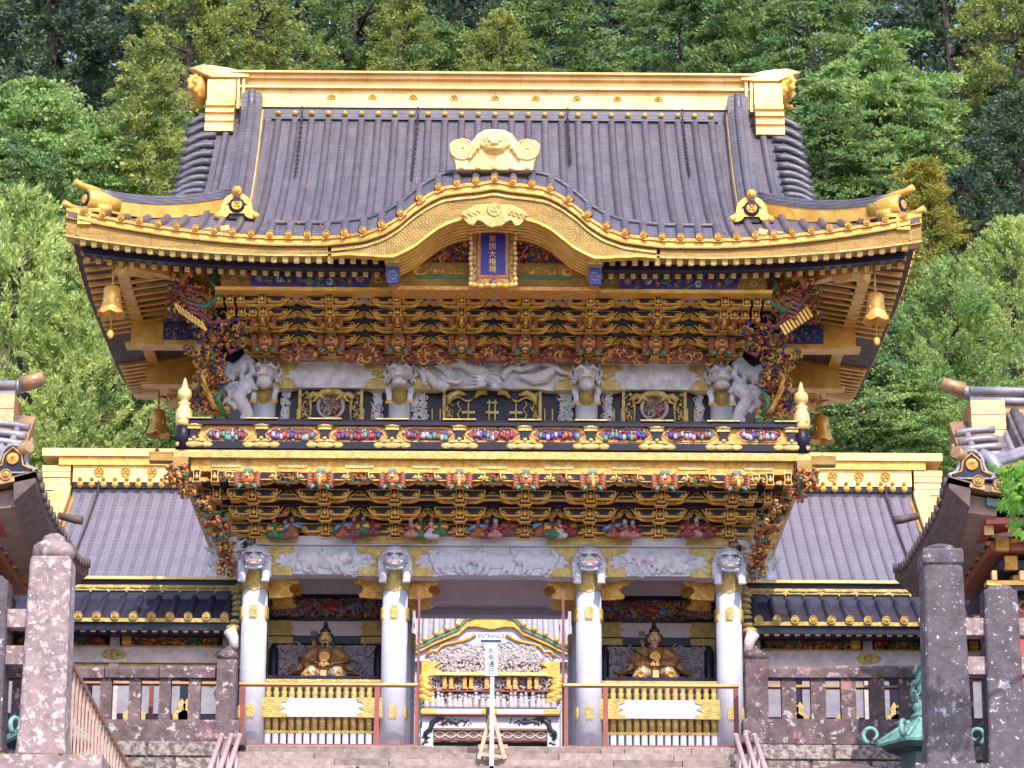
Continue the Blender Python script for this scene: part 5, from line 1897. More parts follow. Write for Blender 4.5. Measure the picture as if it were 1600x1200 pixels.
# curved ribs under the bow, running back from the bargeboard
for k in range(8):
    off = .0 + .044 * k
    q = MB()
    Y_ = -2.60 + .105 * k
    pts = []
    for i in range(41):
        u = -1.40 + 2.8 * i / 40
        zz = interp(u, KBX, KBZ) + .015 - .010 * k - (.0 if abs(u) < 1.2 else 0)
        pts.append((u, Y_, zz + .05))
    q.tube(pts, .030, 6, 0)
    q.build('bow_rib', GOLD, tym)
q = MB()
us = [-1.42 + 2.84 * i / 40 for i in range(41)]
q.grid([[(u, y_, interp(u, KBX, KBZ) + .085 + o_) for u in us] for y_, o_ in ((-2.62, 0), (-1.45, -.06))][::-1])
q.build('bow_soffit', GOLDD, tym)
for sx in (-1, 1):
    pass

# ------------------------------------------------------------------ upper storey front between the columns
Yw = .30
uw = thing_part('upper_front', GATE, (0, Yw, 4.1))
zt_, zb_ = zat(611, Yw), zat(662, Yw)
def ornate_arch(pxc, w, dbl):
    a = at(pxc, 640, Yw)
    xc = a.x
    s_ = thing_part('flame_arched_window', uw_root, (xc, Yw, zb_))
    h = zt_ - zb_
    q_ = MB()
    q_.box(xc - w / 2, xc + w / 2, Yw - .05, Yw, zb_ - .3, zt_)
    q_.build('dark_lattice_back', BLUEBLK, s_)
    q_ = MB()
    for k in range(int(w / .055)):
        xx = xc - w / 2 + .03 + k * .055
        q_.box(xx - .006, xx + .006, Yw - .062, Yw - .05, zb_ - .1, zt_ - .08)
    for k in range(9):
        zz = zb_ + k * .055
        q_.box(xc - w / 2, xc + w / 2, Yw - .060, Yw - .052, zz - .006, zz + .006)
    q_.build('lattice', BLACK, s_, kind='stuff')
    q_ = MB()
    for sx in (-1, 1):
        q_.box(xc + sx * (w / 2 - .045), xc + sx * (w / 2), Yw - .10, Yw - .04, zb_ - .1, zt_)
        carve(q_, xc + sx * (w / 2 - .10) - .05, xc + sx * (w / 2 - .10) + .05, Yw - .11, Yw - .09, zb_, zt_ - .05, 40, 3, 1, .035, .4)
        if not dbl:
            q_.tube([(xc + sx * (w / 2 - .17), Yw - .10, zt_ - .17), (xc + sx * (w / 2 - .19), Yw - .10, zt_ - .28), (xc + sx * (w / 2 - .18), Yw - .10, zb_)], [.03, .018, .014], 6)
            q_.tube([(xc + sx * (w / 2 - .14), Yw - .11, zt_ - .17), (xc + sx * (w / 2 - .22), Yw - .12, zt_ - .10), (xc + sx * (w / 2 - .33), Yw - .12, zt_ - .12), (xc + sx * (w / 2 - .42), Yw - .12, zt_ - .20)], [.05, .05, .035, .012], 8)
            q_.tube([(xc, Yw - .12, zt_ - .05), (xc + sx * .12, Yw - .12, zt_ - .07), (xc + sx * .20, Yw - .12, zt_ - .12), (xc + sx * .24, Yw - .12, zt_ - .20), (xc + sx * .30, Yw - .12, zt_ - .22)], [.055, .05, .04, .025, .012], 8)
        else:
            q_.tube([(xc + sx * .08, Yw - .12, zt_ - .05), (xc + sx * .20, Yw - .12, zt_ - .06), (xc + sx * .27, Yw - .12, zt_ - .15)], [.05, .05, .02], 8)
            q_.tube([(xc + sx * .40, Yw - .12, zt_ - .10), (xc + sx * .52, Yw - .12, zt_ - .06), (xc + sx * .64, Yw - .12, zt_ - .13), (xc + sx * .66, Yw - .12, zt_ - .24)], [.02, .05, .06, .025], 8)
            q_.tube([(xc + sx * (.30 + .05 * k_), Yw - .13, zt_ - .17 - .035 * math.sin(k_ * 1.1)) for k_ in range(7)], .013, 6)
            q_.tube([(xc + sx * (.50 + .025 * math.sin(k_ * 1.5)), Yw - .11, zt_ - .20 - .04 * k_) for k_ in range(8)], .011, 6)
    q_.build('gilt_flame_arch', GOLDP, s_)
    if not dbl:
        q_ = MB()
        q_.lathe([(.215, .0), (.22, -.03), (.19, -.04), (.17, -.02), (.16, -.0)], (xc, Yw - .06, zat(638, Yw)), 24, 0, 'Y')
        carve(q_, xc - .13, xc + .13, Yw - .09, Yw - .075, zat(638, Yw) - .13, zat(638, Yw) + .13, 60, 5, 4, .06, .6, shape=lambda x_, z_: (x_ - xc) ** 2 + (z_ - zat(638, Yw)) ** 2 < .018)
        q_.lathe([(.15, .0), (.15, -.01), (0, -.01)], (xc, Yw - .065, zat(638, Yw)), 18, 2, 'Y')
        q_.build('round_window', [GREYPAN, RUST, MAROON, TEAL], s_)
    else:
        q_ = MB()
        for xx in (-.36, -.045, .045, .36):
            q_.box(xc + xx - .011, xc + xx + .011, Yw - .085, Yw - .06, zb_ - .1, zt_ - .16)
        for xx in (-.36, 0, .36):
            q_.box(xc + xx - .10, xc + xx + .10, Yw - .09, Yw - .086, zat(649, Yw), zat(645, Yw))
        q_.box(xc - .08, xc + .08, Yw - .09, Yw - .086, zat(633, Yw), zat(630, Yw))
        q_.build('door_strips', GOLDP, s_)
    return s_
uw_root = GATE
for px, w, d_ in ((517, .98, False), (769, 1.5, True), (1022, .98, False)):
    ornate_arch(px, w, d_)
def wpanel(px0, px1, m=WHITEC):
    x0, x1, z0, z1 = rect(px0, 662, px1, 612, Yw)
    q_ = MB()
    q_.box(x0, x1, Yw - .05, Yw, z0 - .3, z1, 1)
    carve(q_, x0 + .02, x1 - .02, Yw - .07, Yw - .05, z0, z1 - .02, int(330 * (x1 - x0) / .22 * .5), int(px0), 1, .04, .6)
    q_.build('white_pierced_panel', [m, BLUEBLK], GATE)
for a_, b_ in ((582, 598), (643, 668), (873, 896), (941, 957), (440, 454), (1085, 1100)):
    wpanel(a_, b_)
for px in (459, 575, 682, 857, 965, 1079):
    x0, x1, z0, z1 = rect(px - 7, 662, px + 7, 612, Yw)
    q = MB()
    q.box(x0, x1, Yw - .10, Yw - .02, z0 - .3, z1, 0)
    q.box(x0 + .02, x1 - .02, Yw - .106, Yw - .09, z0 - .3, z1 - .19, 1)
    q.build('gilt_post', [GOLDP, BLACK], GATE)

# ------------------------------------------------------------------ balcony
Yb = -1.45
bz = lambda py: zat(py, Yb)
bal = thing_part('balcony', GATE, (0, Yb, bz(735)))
q = MB()
q.box(-4.62, 4.62, Yb, 4.4 - Yb, bz(717), bz(705.5))
q.build('gilt_floor_edge', GOLDP, bal)
q = MB()
q.box(-4.38, 4.38, Yb + .10, 4.3 - Yb, bz(734) - .02, bz(717) - .001)
q.build('gilt_floor_beam', GOLDD, bal)
for k in range(-4, 5):
    q = MB()
    xx = k * .965 + .0
    q.prism([(xx - .20, bz(730)), (xx + .20, bz(730)), (xx + .22, bz(726)), (xx + .18, bz(722)), (xx - .18, bz(722)), (xx - .22, bz(726))], Yb + .085, Yb + .11)
    q.build('gilt_beam_plate', GOLDP, bal)
for sx in (-1, 1):
    q = MB()
    q.box(sx * 4.40, sx * 4.62, Yb - .06, Yb + .12, bz(733), bz(718), 0)
    q.box(sx * 4.63, sx * 4.98, Yb + .02, Yb + .22, bz(722), bz(708), 0)
    q.box(sx * 4.37, sx * 4.385, Yb - .05, Yb + .1, bz(735), bz(718), 1)
    q.build('beam_nosing', [GOLDW, BLACK], bal)
# balustrade: rails, short posts, carved panels
bl = thing_part('balcony_railing', GATE, (0, -1.38, bz(705)))
Yr = -1.38
rzv = lambda py: zat(py, Yr)
q = MB()
q.box(-4.42, 4.42, Yr - .07, Yr + .07, rzv(704.5), rzv(693.5))
q.build('bottom_rail', BLACK, bl)
q = MB()
q.sweep([[(x_, Yr - .10, rzv(668) + .0), (x_, Yr + .10, rzv(668)), (x_, Yr + .10, rzv(663)), (x_, Yr + .07, rzv(658.5)), (x_, Yr - .07, rzv(658.5)), (x_, Yr - .10, rzv(663))] for x_ in (-4.42, 4.42)])
q.build('top_rail', BLACK, bl)
PNX = [355, 457, 560, 667, 770, 873, 975, 1078, 1187]
q = MB()
q.box(-4.4, 4.4, Yr - .02, Yr + .03, rzv(693.5), rzv(668), 0)
q.build('panel_frame', GOLDD, bl)
DW = mat('muted_white_paint', (.42, .38, .44), (.25, .2, .27), 20, .6)
PC = [[DW, RED, BLUE, TEAL, MAROON], [MAROON, DW, TEAL, RUST, BLUE]]
for i, px in enumerate(PNX):
    a = at(px, 680, Yr)
    hw = .325 if i in (0, 8) else .385
    zc_, hh = a.z, .115
    q = MB()
    pts = []
    for k in range(28):
        an = 2 * math.pi * k / 28
        cx_, sz_ = math.cos(an), math.sin(an)
        r_ = 1 + .05 * math.cos(6 * an)
        pts.append((a.x + hw * r_ * (abs(cx_) ** .6) * (1 if cx_ > 0 else -1), zc_ + hh * r_ * (abs(sz_) ** .8) * (1 if sz_ > 0 else -1)))
    q.prism(pts, Yr - .035, Yr + .01, 0)
    q.prism(inset(pts, .022), Yr - .040, Yr, 1)
    f_ = q.build('cusped_panel', [ORGOLD, MAROON], bl)
    q = MB()
    r2 = random.Random(100 + i)
    shp = lambda x_, z_: ((x_ - a.x) / (hw - .04)) ** 4 + ((z_ - zc_) / (hh - .028)) ** 2 < 1
    for k in range(11):
        x_ = a.x + (-.9 + 1.8 * (k + r2.uniform(.2, .8)) / 11) * (hw - .05)
        c_ = r2.randrange(5)
        zf_ = zc_ + r2.uniform(-.035, .02)
        kk = r2.uniform(.7, 1.15)
        q.lathe([(.030 * kk, -.07 * kk), (.040 * kk, -.03), (.022, .02), (.006, .035)], (x_, Yr - .05, zf_), 7, c_)
        q.blob((x_, Yr - .065, zf_ + .045), (.016, .016, .020), 0 if r2.random() < .6 else 4, 6, 4)
    carve(q, a.x - hw, a.x + hw, Yr - .050, Yr - .042, zc_ - hh, zc_ + hh, 34, i, 5, .04, .35, shape=shp)
    q.build('painted_figures', PC[i % 2], f_) if False else q.build('painted_figures', PC[i % 2], bl)
PBX = [409, 508, 613, 718, 820, 923, 1026, 1130]
for i, px in enumerate(PBX + [304, 1236]):
    x_ = at(px, 680, Yr).x
    q = MB()
    q.prism([(x_ - .10, rzv(668)), (x_ + .10, rzv(668)), (x_ + .075, rzv(676)), (x_ + .05, rzv(680)), (x_ + .085, rzv(693.5)), (x_ - .085, rzv(693.5)), (x_ - .05, rzv(680)), (x_ - .075, rzv(676))], Yr - .075, Yr + .05, 1)
    q.box(x_ - .095, x_ + .095, Yr - .09, Yr + .05, rzv(675), rzv(671.5), 0)
    q.blob((x_, Yr - .075, rzv(668.5)), (.13, .03, .028), 0, 10, 6)
    q.blob((x_, Yr - .09, rzv(689)), (.035, .02, .028), 0, 8, 5)
    q.box(x_ - .08, x_ + .08, Yr - .085, Yr - .06, rzv(693.5), rzv(690), 0)
    q.box(x_ - .24, x_ + .24, Yr - .115, Yr + .11, rzv(659.5), rzv(657.6), 0)
    q.build('short_post', [GOLDP, BLACK], bl)
    q = MB()
    zz = rzv(699)
    for dx, rx in ((-.19, .085), (0, .15), (.19, .085)):
        q.blob((x_ + dx, Yr - .075, zz), (rx, .02, .048), 0, 10, 6)
    q.build('gilt_rail_plate', GOLDP, bl)
for sx in (-1, 1):
    x_ = sx * 4.50
    q = MB()
    q.lathe([(.105, rzv(706)), (.105, rzv(664))], (x_, Yr, 0), 18, 0)
    cp = q.build('corner_post', BLACK, bl)
    q = MB()
    zz = rzv(670)
    q.lathe([(.108, 0), (.115, .06), (.125, .16), (.11, .25), (.075, .31), (.09, .335), (.095, .36), (.055, .38), (.055, .40), (.10, .44), (.105, .50), (.09, .56), (.05, .59), (.035, .66), (.02, .72), (0, .75)], (x_, Yr, zz), 18)
    q.build('giboshi_finial', GOLDB, bl)

# ------------------------------------------------------------------ lower storey: side bays with guardians, open middle passage
inn = thing_part('passage_interior', GATE, (0, 1.5, FLOOR))
CZ = zat(952, 4.3)
def bx(name, m, x0, x1, y0, y1, z0, z1, par=inn):
    q_ = MB(); q_.box(x0, x1, y0, y1, z0, z1)
    return q_.build(name, m, par)
zl = zat(901, 0)
CW = mat('shade_tinted_white_panelling', (0.62, 0.53, 0.59), (0.52, 0.44, 0.50), 6, 0.7, bump=.5, bscale=18)  # white shell paint; the mauve of interior shade is put into the colour
bx('ceiling', CW, -3.5, 3.5, .22, 4.2, CZ, CZ + .05)
bx('inner_beam', CW, -1.24, 1.24, 2.05, 2.35, zat(946, 2.35), CZ - .002)
bx('rear_beam', CW, -1.24, 1.24, 4.25, 4.55, zat(967, 4.55), CZ + .1)
for sx in (-1, 1):                                     # side walls of the passage
    bx('passage_wall', WHITE, sx * 1.44, sx * 1.50, .19, 2.0, FLOOR + .04, CZ - .003)
    bx('passage_wall', WHITE, sx * 1.44, sx * 1.50, 2.4, 4.2, FLOOR + .04, CZ - .003)
    for k, y_ in enumerate((.75, 1.5, 2.9, 3.6)):
        q = MB(); q.box(sx * 1.425, sx * 1.438, y_ - .08, y_ + .08, .45 + .1 * (k % 2), .70 + .1 * (k % 2))
        q.build('wall_plate', GOLDP, inn)
    # scalloped brackets under the beams near the columns
    for xc_, dn in ((1.43 - .19, -1), (1.43 + .19, 1), (3.5 - .19, -1)):
        for Y_, mm in ((.28, GOLDD), (1.02, GOLDD)):
            if Y_ > 1 and dn > 0: continue
            z1_, z0_ = zl + .09, zat(962, Y_)
            P_ = [(0, z1_), (.36, z1_), (.44, z1_ - .04), (.46, z1_ - .10), (.42, z1_ - .16), (.34, z1_ - .17), (.29, z1_ - .22), (.31, z1_ - .28), (.36, z1_ - .32), (.34, z1_ - .36), (.16, z1_ - .38), (0, z1_ - .38)]
            q = MB()
            q.prism([(sx * (xc_ + dn * u), v) for u, v in P_], Y_ - .05, Y_ + .03)
            q.build('scalloped_gilt_bracket', mm, inn)
# side bays
for sx in (-1, 1):
    xa, xb = (1.50, 3.5)
    X = lambda a_: sx * a_
    bx('bay_side_wall', WHITE, X(3.52), X(3.60), .19, 4.2, FLOOR + .04, CZ - .003)
    Yn = 1.75
    def nb(py0, py1, name, m, d=0.0, xi=1.50, xo=3.52, dd=.10):
        z0_, z1_ = zat(py1, Yn), zat(py0, Yn)
        return bx(name, m, X(xi), X(xo), Yn + d, Yn + dd, z0_, z1_)
    nb(890, 930.5, 'niche_upper_panel', CW, -.04)
    nb(880, 1185, 'niche_back_wall', BLACK, .10, dd=.14)
    nb(931, 936.5, 'lacquer_moulding', BLACK, -.05)
    nb(967, 973, 'lacquer_moulding', BLACK, -.05)
    nb(973.5, 996, 'niche_white_beam', CW, -.06)
    nb(997, 1008, 'dark_rail', BLUEBLK, -.05)
    # carved strip
    z0_, z1_ = zat(967, Yn), zat(937, Yn)
    q = MB()
    q.box(X(1.5), X(3.52), Yn + .04, Yn + .09, z0_, z1_, 4)
    carve(q, min(X(1.62), X(3.4)), max(X(1.62), X(3.4)), Yn - .04, Yn + .03, z0_ + .02, z1_ - .02, 520, 200 + sx, 4, .06, .7)
    q.blob((X(2.46) + .02, Yn - .03, (z0_ + z1_) / 2), (.18, .05, .07), 5, 10, 6, Matrix.Rotation(.3, 3, 'Y'))
    q.blob((X(2.46) + .16, Yn - .05, (z0_ + z1_) / 2 - .05), (.07, .04, .05), 3, 8, 6)
    q.build('painted_bird_and_peony_frieze', [GOLDD, MAROON, RUST, SKYB, BLACK, RED], inn)
    for xx, dn in ((1.62, 1), (3.42, -1)):
        q = MB()
        q.prism([(X(xx), zat(996, Yn)), (X(xx + dn * .40), zat(996, Yn)), (X(xx + dn * .34), zat(990, Yn)), (X(xx + dn * .40), zat(984, Yn)), (X(xx + dn * .34), zat(978, Yn)), (X(xx + dn * .38), zat(973, Yn)), (X(xx), zat(973, Yn))], Yn - .09, Yn)
        q.box(X(xx), X(xx + dn * .38), Yn - .12, Yn - .05, zat(1009, Yn), zat(999, Yn))
        q.box(X(xx), X(xx + dn * .10), Yn - .11, Yn - .0, zat(1075, Yn), zat(1010, Yn))
        q.box(X(xx + dn * .03), X(xx + dn * .12), Yn - .115, Yn - .0, zat(1050, Yn), zat(1018, Yn)) 
        q.build('niche_gilt_fitting', GOLDP, inn)
        q = MB()
        q.lathe([(.075, 0), (.075, 1.2), (.05, 1.24), (.03, 1.28)], (X(xx + dn * .10), Yn - .16, zat(1075, Yn) - .65), 12)
        q.build('lacquer_post', BLUEBLK, inn)
        q = MB()
        q.lathe([(.08, 0), (.085, .08), (.06, .14), (.07, .2), (.0, .28)], (X(xx + dn * .10), Yn - .16, zat(1075, Yn) - .03), 12)
        q.build('gilt_post_foot', GOLDP, inn)
    q = MB()
    z0_, z1_ = zat(1085, Yn), zat(1011, Yn)
    q.box(X(1.76), X(3.28), Yn - .07, Yn + .0, z0_, z1_, 0)
    carve(q, min(X(1.8), X(3.24)), max(X(1.8), X(3.24)), Yn - .085, Yn - .07, z0_ + .03, z1_ - .03, 190, 300 + sx, 2, .085, .8)
    for k in range(14):
        q.blob((X(rg.uniform(1.85, 3.2)), Yn - .09, rg.uniform(z0_ + .1, z1_ - .05)), (.035, .015, .025), 2, 7, 4, Matrix.Rotation(rg.uniform(0, 3), 3, 'Y'))
    q.build('grey_carved_backboard', [GREYPAN, GREYPAN, GOLDP], inn)
    bx('statue_dais', BLACK, X(1.7), X(3.4), .65, 1.55, FLOOR + .04, zat(1066, 1.1))
    bx('bay_floor', STEP, X(1.5), X(3.5), .2, 4.2, FLOOR + .041, FLOOR + .07)

# low balustered screens in front of the side bays
def screen(sx):
    s_ = thing_part('baluster_screen', GATE, (sx * 2.46, .02, FLOOR))
    xa, xb = 1.62, 3.31
    n = 15
    b_ = MB()
    H1 = zat(1065, .0)
    z = FLOOR + .05
    hz = H1 - z
    b_.lathe([(.048, z), (.048, z + hz * .30), (.03, z + hz * .325)], (0, 0, 0), 8, 1, smooth=False)
    b_.lathe([(.050, z + hz * .32), (.050, z + hz * .70), (.044, z + hz * .72), (.044, z + hz * .80), (.05, z + hz * .84), (.032, z + hz * .87), (.045, z + hz * .91), (.045, z + hz)], (0, 0, 0), 10, 0)
    for k in range(8):
        a = k * .785
        b_.blob((.046 * math.cos(a), .046 * math.sin(a), z + hz * .31), (.016, .016, .035), 0, 5, 3)
    me = b_.mesh('baluster', [GOLDP, WHITE])
    for k in range(n):
        place(me, 'baluster', s_, (sx * (xa + .05 + (xb - xa - .1) * k / (n - 1)), .0, 0))
    z0, z1 = zat(1122, -.06), zat(1093, -.06)
    q = MB()
    x0, x1 = (sx * xa, sx * xb) if sx > 0 else (sx * xb, sx * xa)
    q.box(x0, x1, -.09, -.055, z0, z1)
    q.build('white_board', WHITE, s_)
    for xx, dn in ((x0, 1), (x1, -1)):
        P_ = [(0, z0 - .01), (.38, z0 - .01), (.36, z0 + .05), (.28, z0 + .06), (.26, z0 + .1), (.34, z0 + .135), (.26, z0 + .17), (.28, z0 + .21), (.36, z0 + .225), (.38, z1 + .01), (0, z1 + .01)]
        q = MB()
        q.prism([(xx + dn * (u - .03), v) for u, v in P_], -.105, -.05)
        q.build('board_end_fitting', GOLDP, s_)
    q = MB(); q.box(x0, x1, -.05, .05, H1 - .03, H1 + .012); q.build('screen_top_rail', GOLDP, s_)
    q = MB(); q.box(x0, x1, -.06, .06, FLOOR + .042, FLOOR + .07); q.build('screen_sill', GOLDP, s_)
screen(-1); screen(1)
# ------------------------------------------------------------------ plaque, bells, chains
Yp = -2.05
pq = thing('name_plaque', 'blue plaque with gold characters in a gold frame hanging under the bow-shaped eave', 'plaque', (at(770, 445, Yp).x, Yp, at(770, 450, Yp).z))
def prect(x0, y0, x1, y1, d0, d1, m, name, par):
    a, b, c, d = rect(x0, y0, x1, y1, Yp)
    q_ = MB(); q_.box(a, b, Yp + d0, Yp + d1, c, d)
    return q_.build(name, m, par)
prect(737, 356, 802, 448, -.02, .04, GOLDD, 'back_board', pq)
prect(746, 361.5, 795, 435, -.04, -.018, ORANGE, 'orange_border', pq)
fld = prect(751, 366.5, 790, 430.5, -.046, -.038, mat('ultramarine_field', (0.015, 0.015, 0.22), (0.012, 0.012, 0.18), 5, .5), 'blue_field', pq)
for sx in (-1, 1):
    prect(770.5 + sx * 25 - 1.3, 361, 770.5 + sx * 25 + 1.3, 436, -.04, -.018, GREEN, 'green_strip', pq)
    q = MB()
    a_, b_ = at(770.5 + sx * 25, 436, Yp - .03), at(770.5 + sx * 33, 446, Yp - .03)
    q.bar(a_, b_, .035, .02)
    a_, b_ = at(770.5 + sx * 25, 361, Yp - .03), at(770.5 + sx * 31, 357, Yp - .03)
    q.bar(a_, b_, .03, .02)
    q.build('green_corner', GREEN, pq)
    q = MB()
    for k in range(12):
        p_ = at(770.5 + sx * (34.5 + .8 * math.sin(k * 1.3)), 356 + k * 8, Yp - .03)
        q.blob(p_, (.035, .045, .04), 0, 8, 5)
    q.build('carved_frame_edge', GOLDB, pq)
    q = MB()
    for k in range(7):
        p_ = at(770.5 + sx * 29.5, 370 + k * 9, Yp - .03)
        q.blob(p_, (.022, .02, .03), k % 2, 6, 4)
    q.build('painted_frame_cloud', [GOLDD, mat('mauve_paint', (.22, .14, .28), None, 8, .5)], pq)
q = MB()
for k in range(9):
    p_ = at(739 + k * 7.9, 354.5, Yp - .03)
    q.blob(p_, (.04, .045, .03), 0, 8, 5)
q.build('carved_frame_top', GOLDB, pq)
q = MB()
a = at(770.5, 447, Yp)
for k in range(-3, 4):
    q.blob((a.x + k * .09, Yp - .04, a.z + .012 * (k % 2) - .01), (.06, .05, .04), 0, 8, 5)
q.blob((a.x, Yp - .045, at(770, 441, Yp).z), (.06, .02, .035), 1, 8, 5)
q.build('carved_frame_foot', [GOLD, MATS['mauve_paint']], pq)
for i, ch in enumerate('東照大権現'):
    me = text_mesh('gold_character', ch, .112, .006, GOLD)
    c_ = at(769.5, 375.5 + i * 11.9, Yp)
    place(me, 'gold_character', pq, (c_.x, Yp - .050, c_.z))
# hangers up to the soffit
q = MB()
for sx in (-1, 1):
    q.tube([(a.x + sx * .22, Yp, at(770, 357, Yp).z), (a.x + sx * .22, Yp + .1, at(770, 357, Yp).z + .3)], .012, 6)
q.build('hanger', CHAIN, pq)

def bell(name_label, px, py_top, py_bot, Y, sc=1.0):
    """bell: px axis, top of the crown, rim; clapper below, chain above"""
    t, b = at(px, py_top, Y), at(px, py_bot, Y)
    h = t.z - b.z
    r = h * .42
    th_ = thing('hanging_wind_bell', name_label, 'bell', (b.x, Y, b.z - .2))
    q_ = MB()
    prof_ = [(r * .12, h), (r * .55, h * .97), (r * .68, h * .90), (r * .70, h * .6), (r * .78, h * .35), (r * 1.0, h * .14), (r * 1.12, h * .05), (r * 1.06, h * .04), (r * .72, h * .33), (r * .62, h * .6), (r * .5, h * .9), (r * .1, h * .93)]
    n = 24
    V = []
    for (rr_, zz) in prof_:
        for k in range(n):
            a = 2 * math.pi * k / n
            dip = -.10 * h * (abs(math.cos(a * 3)) ** 1.5) if zz < h * .2 else 0
            V.append((b.x + rr_ * math.cos(a), Y + rr_ * math.sin(a), b.z + zz + dip))
    F = [(i * n + k, i * n + (k + 1) % n, (i + 1) * n + (k + 1) % n, (i + 1) * n + k) for i in range(len(prof_) - 1) for k in range(n)]
    q_.add(V, F, 0, True)
    for k in range(4):
        a = .8 + k * 1.57
        q_.blob((b.x + r * .74 * math.cos(a), Y + r * .74 * math.sin(a), b.z + h * .45), (.02, .02, .05), 0, 6, 4)
    q_.build('bell_body', mat('orange_gilt_bronze', (0.90, 0.50, 0.13), (0.74, 0.36, 0.08), 8, .35, .35), th_)
    q_ = MB()
    q_.tube([(b.x, Y, b.z + h), (b.x, Y, b.z + h + .50)], .014, 6)
    for k in range(5):
        q_.blob((b.x, Y, b.z + h + .04 + k * .09), (.025, .018, .03), 0, 6, 4)
    q_.build('chain', GOLD, th_)
    q_ = MB()
    q_.tube([(b.x, Y, b.z + h * .3), (b.x, Y, b.z - .22)], .008, 5)
    q_.blob((b.x, Y, b.z - .30), (.05, .03, .07), 0, 10, 6)
    q_.build('clapper', GOLD, th_)
    return th_
bell('gold bell hanging from the upper left front corner of the roof', 174, 447, 492, -1.55)
bell('gold bell hanging from the upper right front corner of the roof', 1369, 458, 503, -1.55)
bell('orange-gold bell hanging below the roof beside the left end post of the balcony', 246, 640, 680, 5.0)
bell('orange-gold bell hanging below the roof beside the right end post of the balcony', 1284, 650, 690, 5.0)

def roof_chain(label, px, top_py, bot_py, bot_px):
    n = 26
    pts = []
    for i in range(n + 1):
        t = i / n
        x = at(px + (bot_px - px) * t, 300, -.5).x
        s = 4.28 - (4.28 - s_at(bot_py)) * t
        pts.append(Vector((at(px + (bot_px - px) * t, 250, CY - 4.6 + s - 0.0).x, E_Y + s, zf(x, s) + .09 + .01 * math.sin(i * 2.2))))
    z0 = pts[0]
    pts = [Vector((z0.x, 1.86, zat(168, 1.9))), Vector((z0.x, 1.84, zat(180, 1.9)))] + pts
    t_ = thing('roof_chain', label, 'chain', tuple(pts[-1]))
    links = MB()
    L = MB()
    L.tube([(.026 * math.cos(a), 0, .050 * math.sin(a)) for a in [i * math.pi / 4 for i in range(9)]], .0085, 4, caps=False)
    me = L.mesh('chain_link', CHAIN)
    acc = 0
    for i in range(len(pts) - 1):
        a_, b_ = pts[i], pts[i + 1]
        d = (b_ - a_)
        m_ = max(1, int(d.length / .074))
        for k in range(m_):
            p_ = a_.lerp(b_, (k + .5) / m_)
            q_ = d.to_track_quat('Z', 'Y').to_euler()
            o = place(me, 'chain_link', t_, p_)
            o.rotation_euler = q_
            if acc % 2: o.rotation_euler.rotate_axis('Z', math.pi / 2)
            acc += 1
def s_at(py):
    best = min(range(44), key=lambda i: abs(proj_y(0, E_Y + i * .1, zf(3.3, i * .1)) - py))
    return best * .1
def proj_y(X, Y_, Z):
    p_ = cam.matrix_world.inverted() @ Vector((X, Y_, Z))
    return 600 - FPX * p_.y / -p_.z
roof_chain('iron chain lying on the roof below the ridge, farthest left of four', 470, 168, 287, 462)
roof_chain('long iron chain on the roof to the left of the lion mask ornament', 652, 168, 292, 643)
roof_chain('short iron chain on the roof to the right of the lion mask ornament', 887, 168, 262, 891)
roof_chain('iron chain lying on the roof below the ridge, farthest right of four', 1067, 168, 282, 1077)
# fallen leaves caught on the roof
q = MB()
rr = random.Random(17)
for (px, s0, n_) in ((440, .25, 34), (520, .1, 30), (1010, .35, 26), (470, 2.3, 7), (650, 2.6, 6), (890, 2.6, 6), (1075, 2.4, 6)):
    for k in range(n_):
        x = at(px, 300, -1).x + rr.gauss(0, .16 if s0 < 1 else .03)
        s = s0 + abs(rr.gauss(0, .12))
        z = zf(x, s) + .03 + rr.uniform(0, .02)
        a = rr.uniform(0, 3)
        l_ = rr.uniform(.03, .07)
        q.bar((x, E_Y + s, z), (x + l_ * math.cos(a), E_Y + s + l_ * .3, z + l_ * abs(math.sin(a)) * .8), .012, .004)
q.build('fallen_needles', mat('dry_orange_needles', (.42, .17, .09), (.25, .1, .06), 12, .9), kind='stuff')

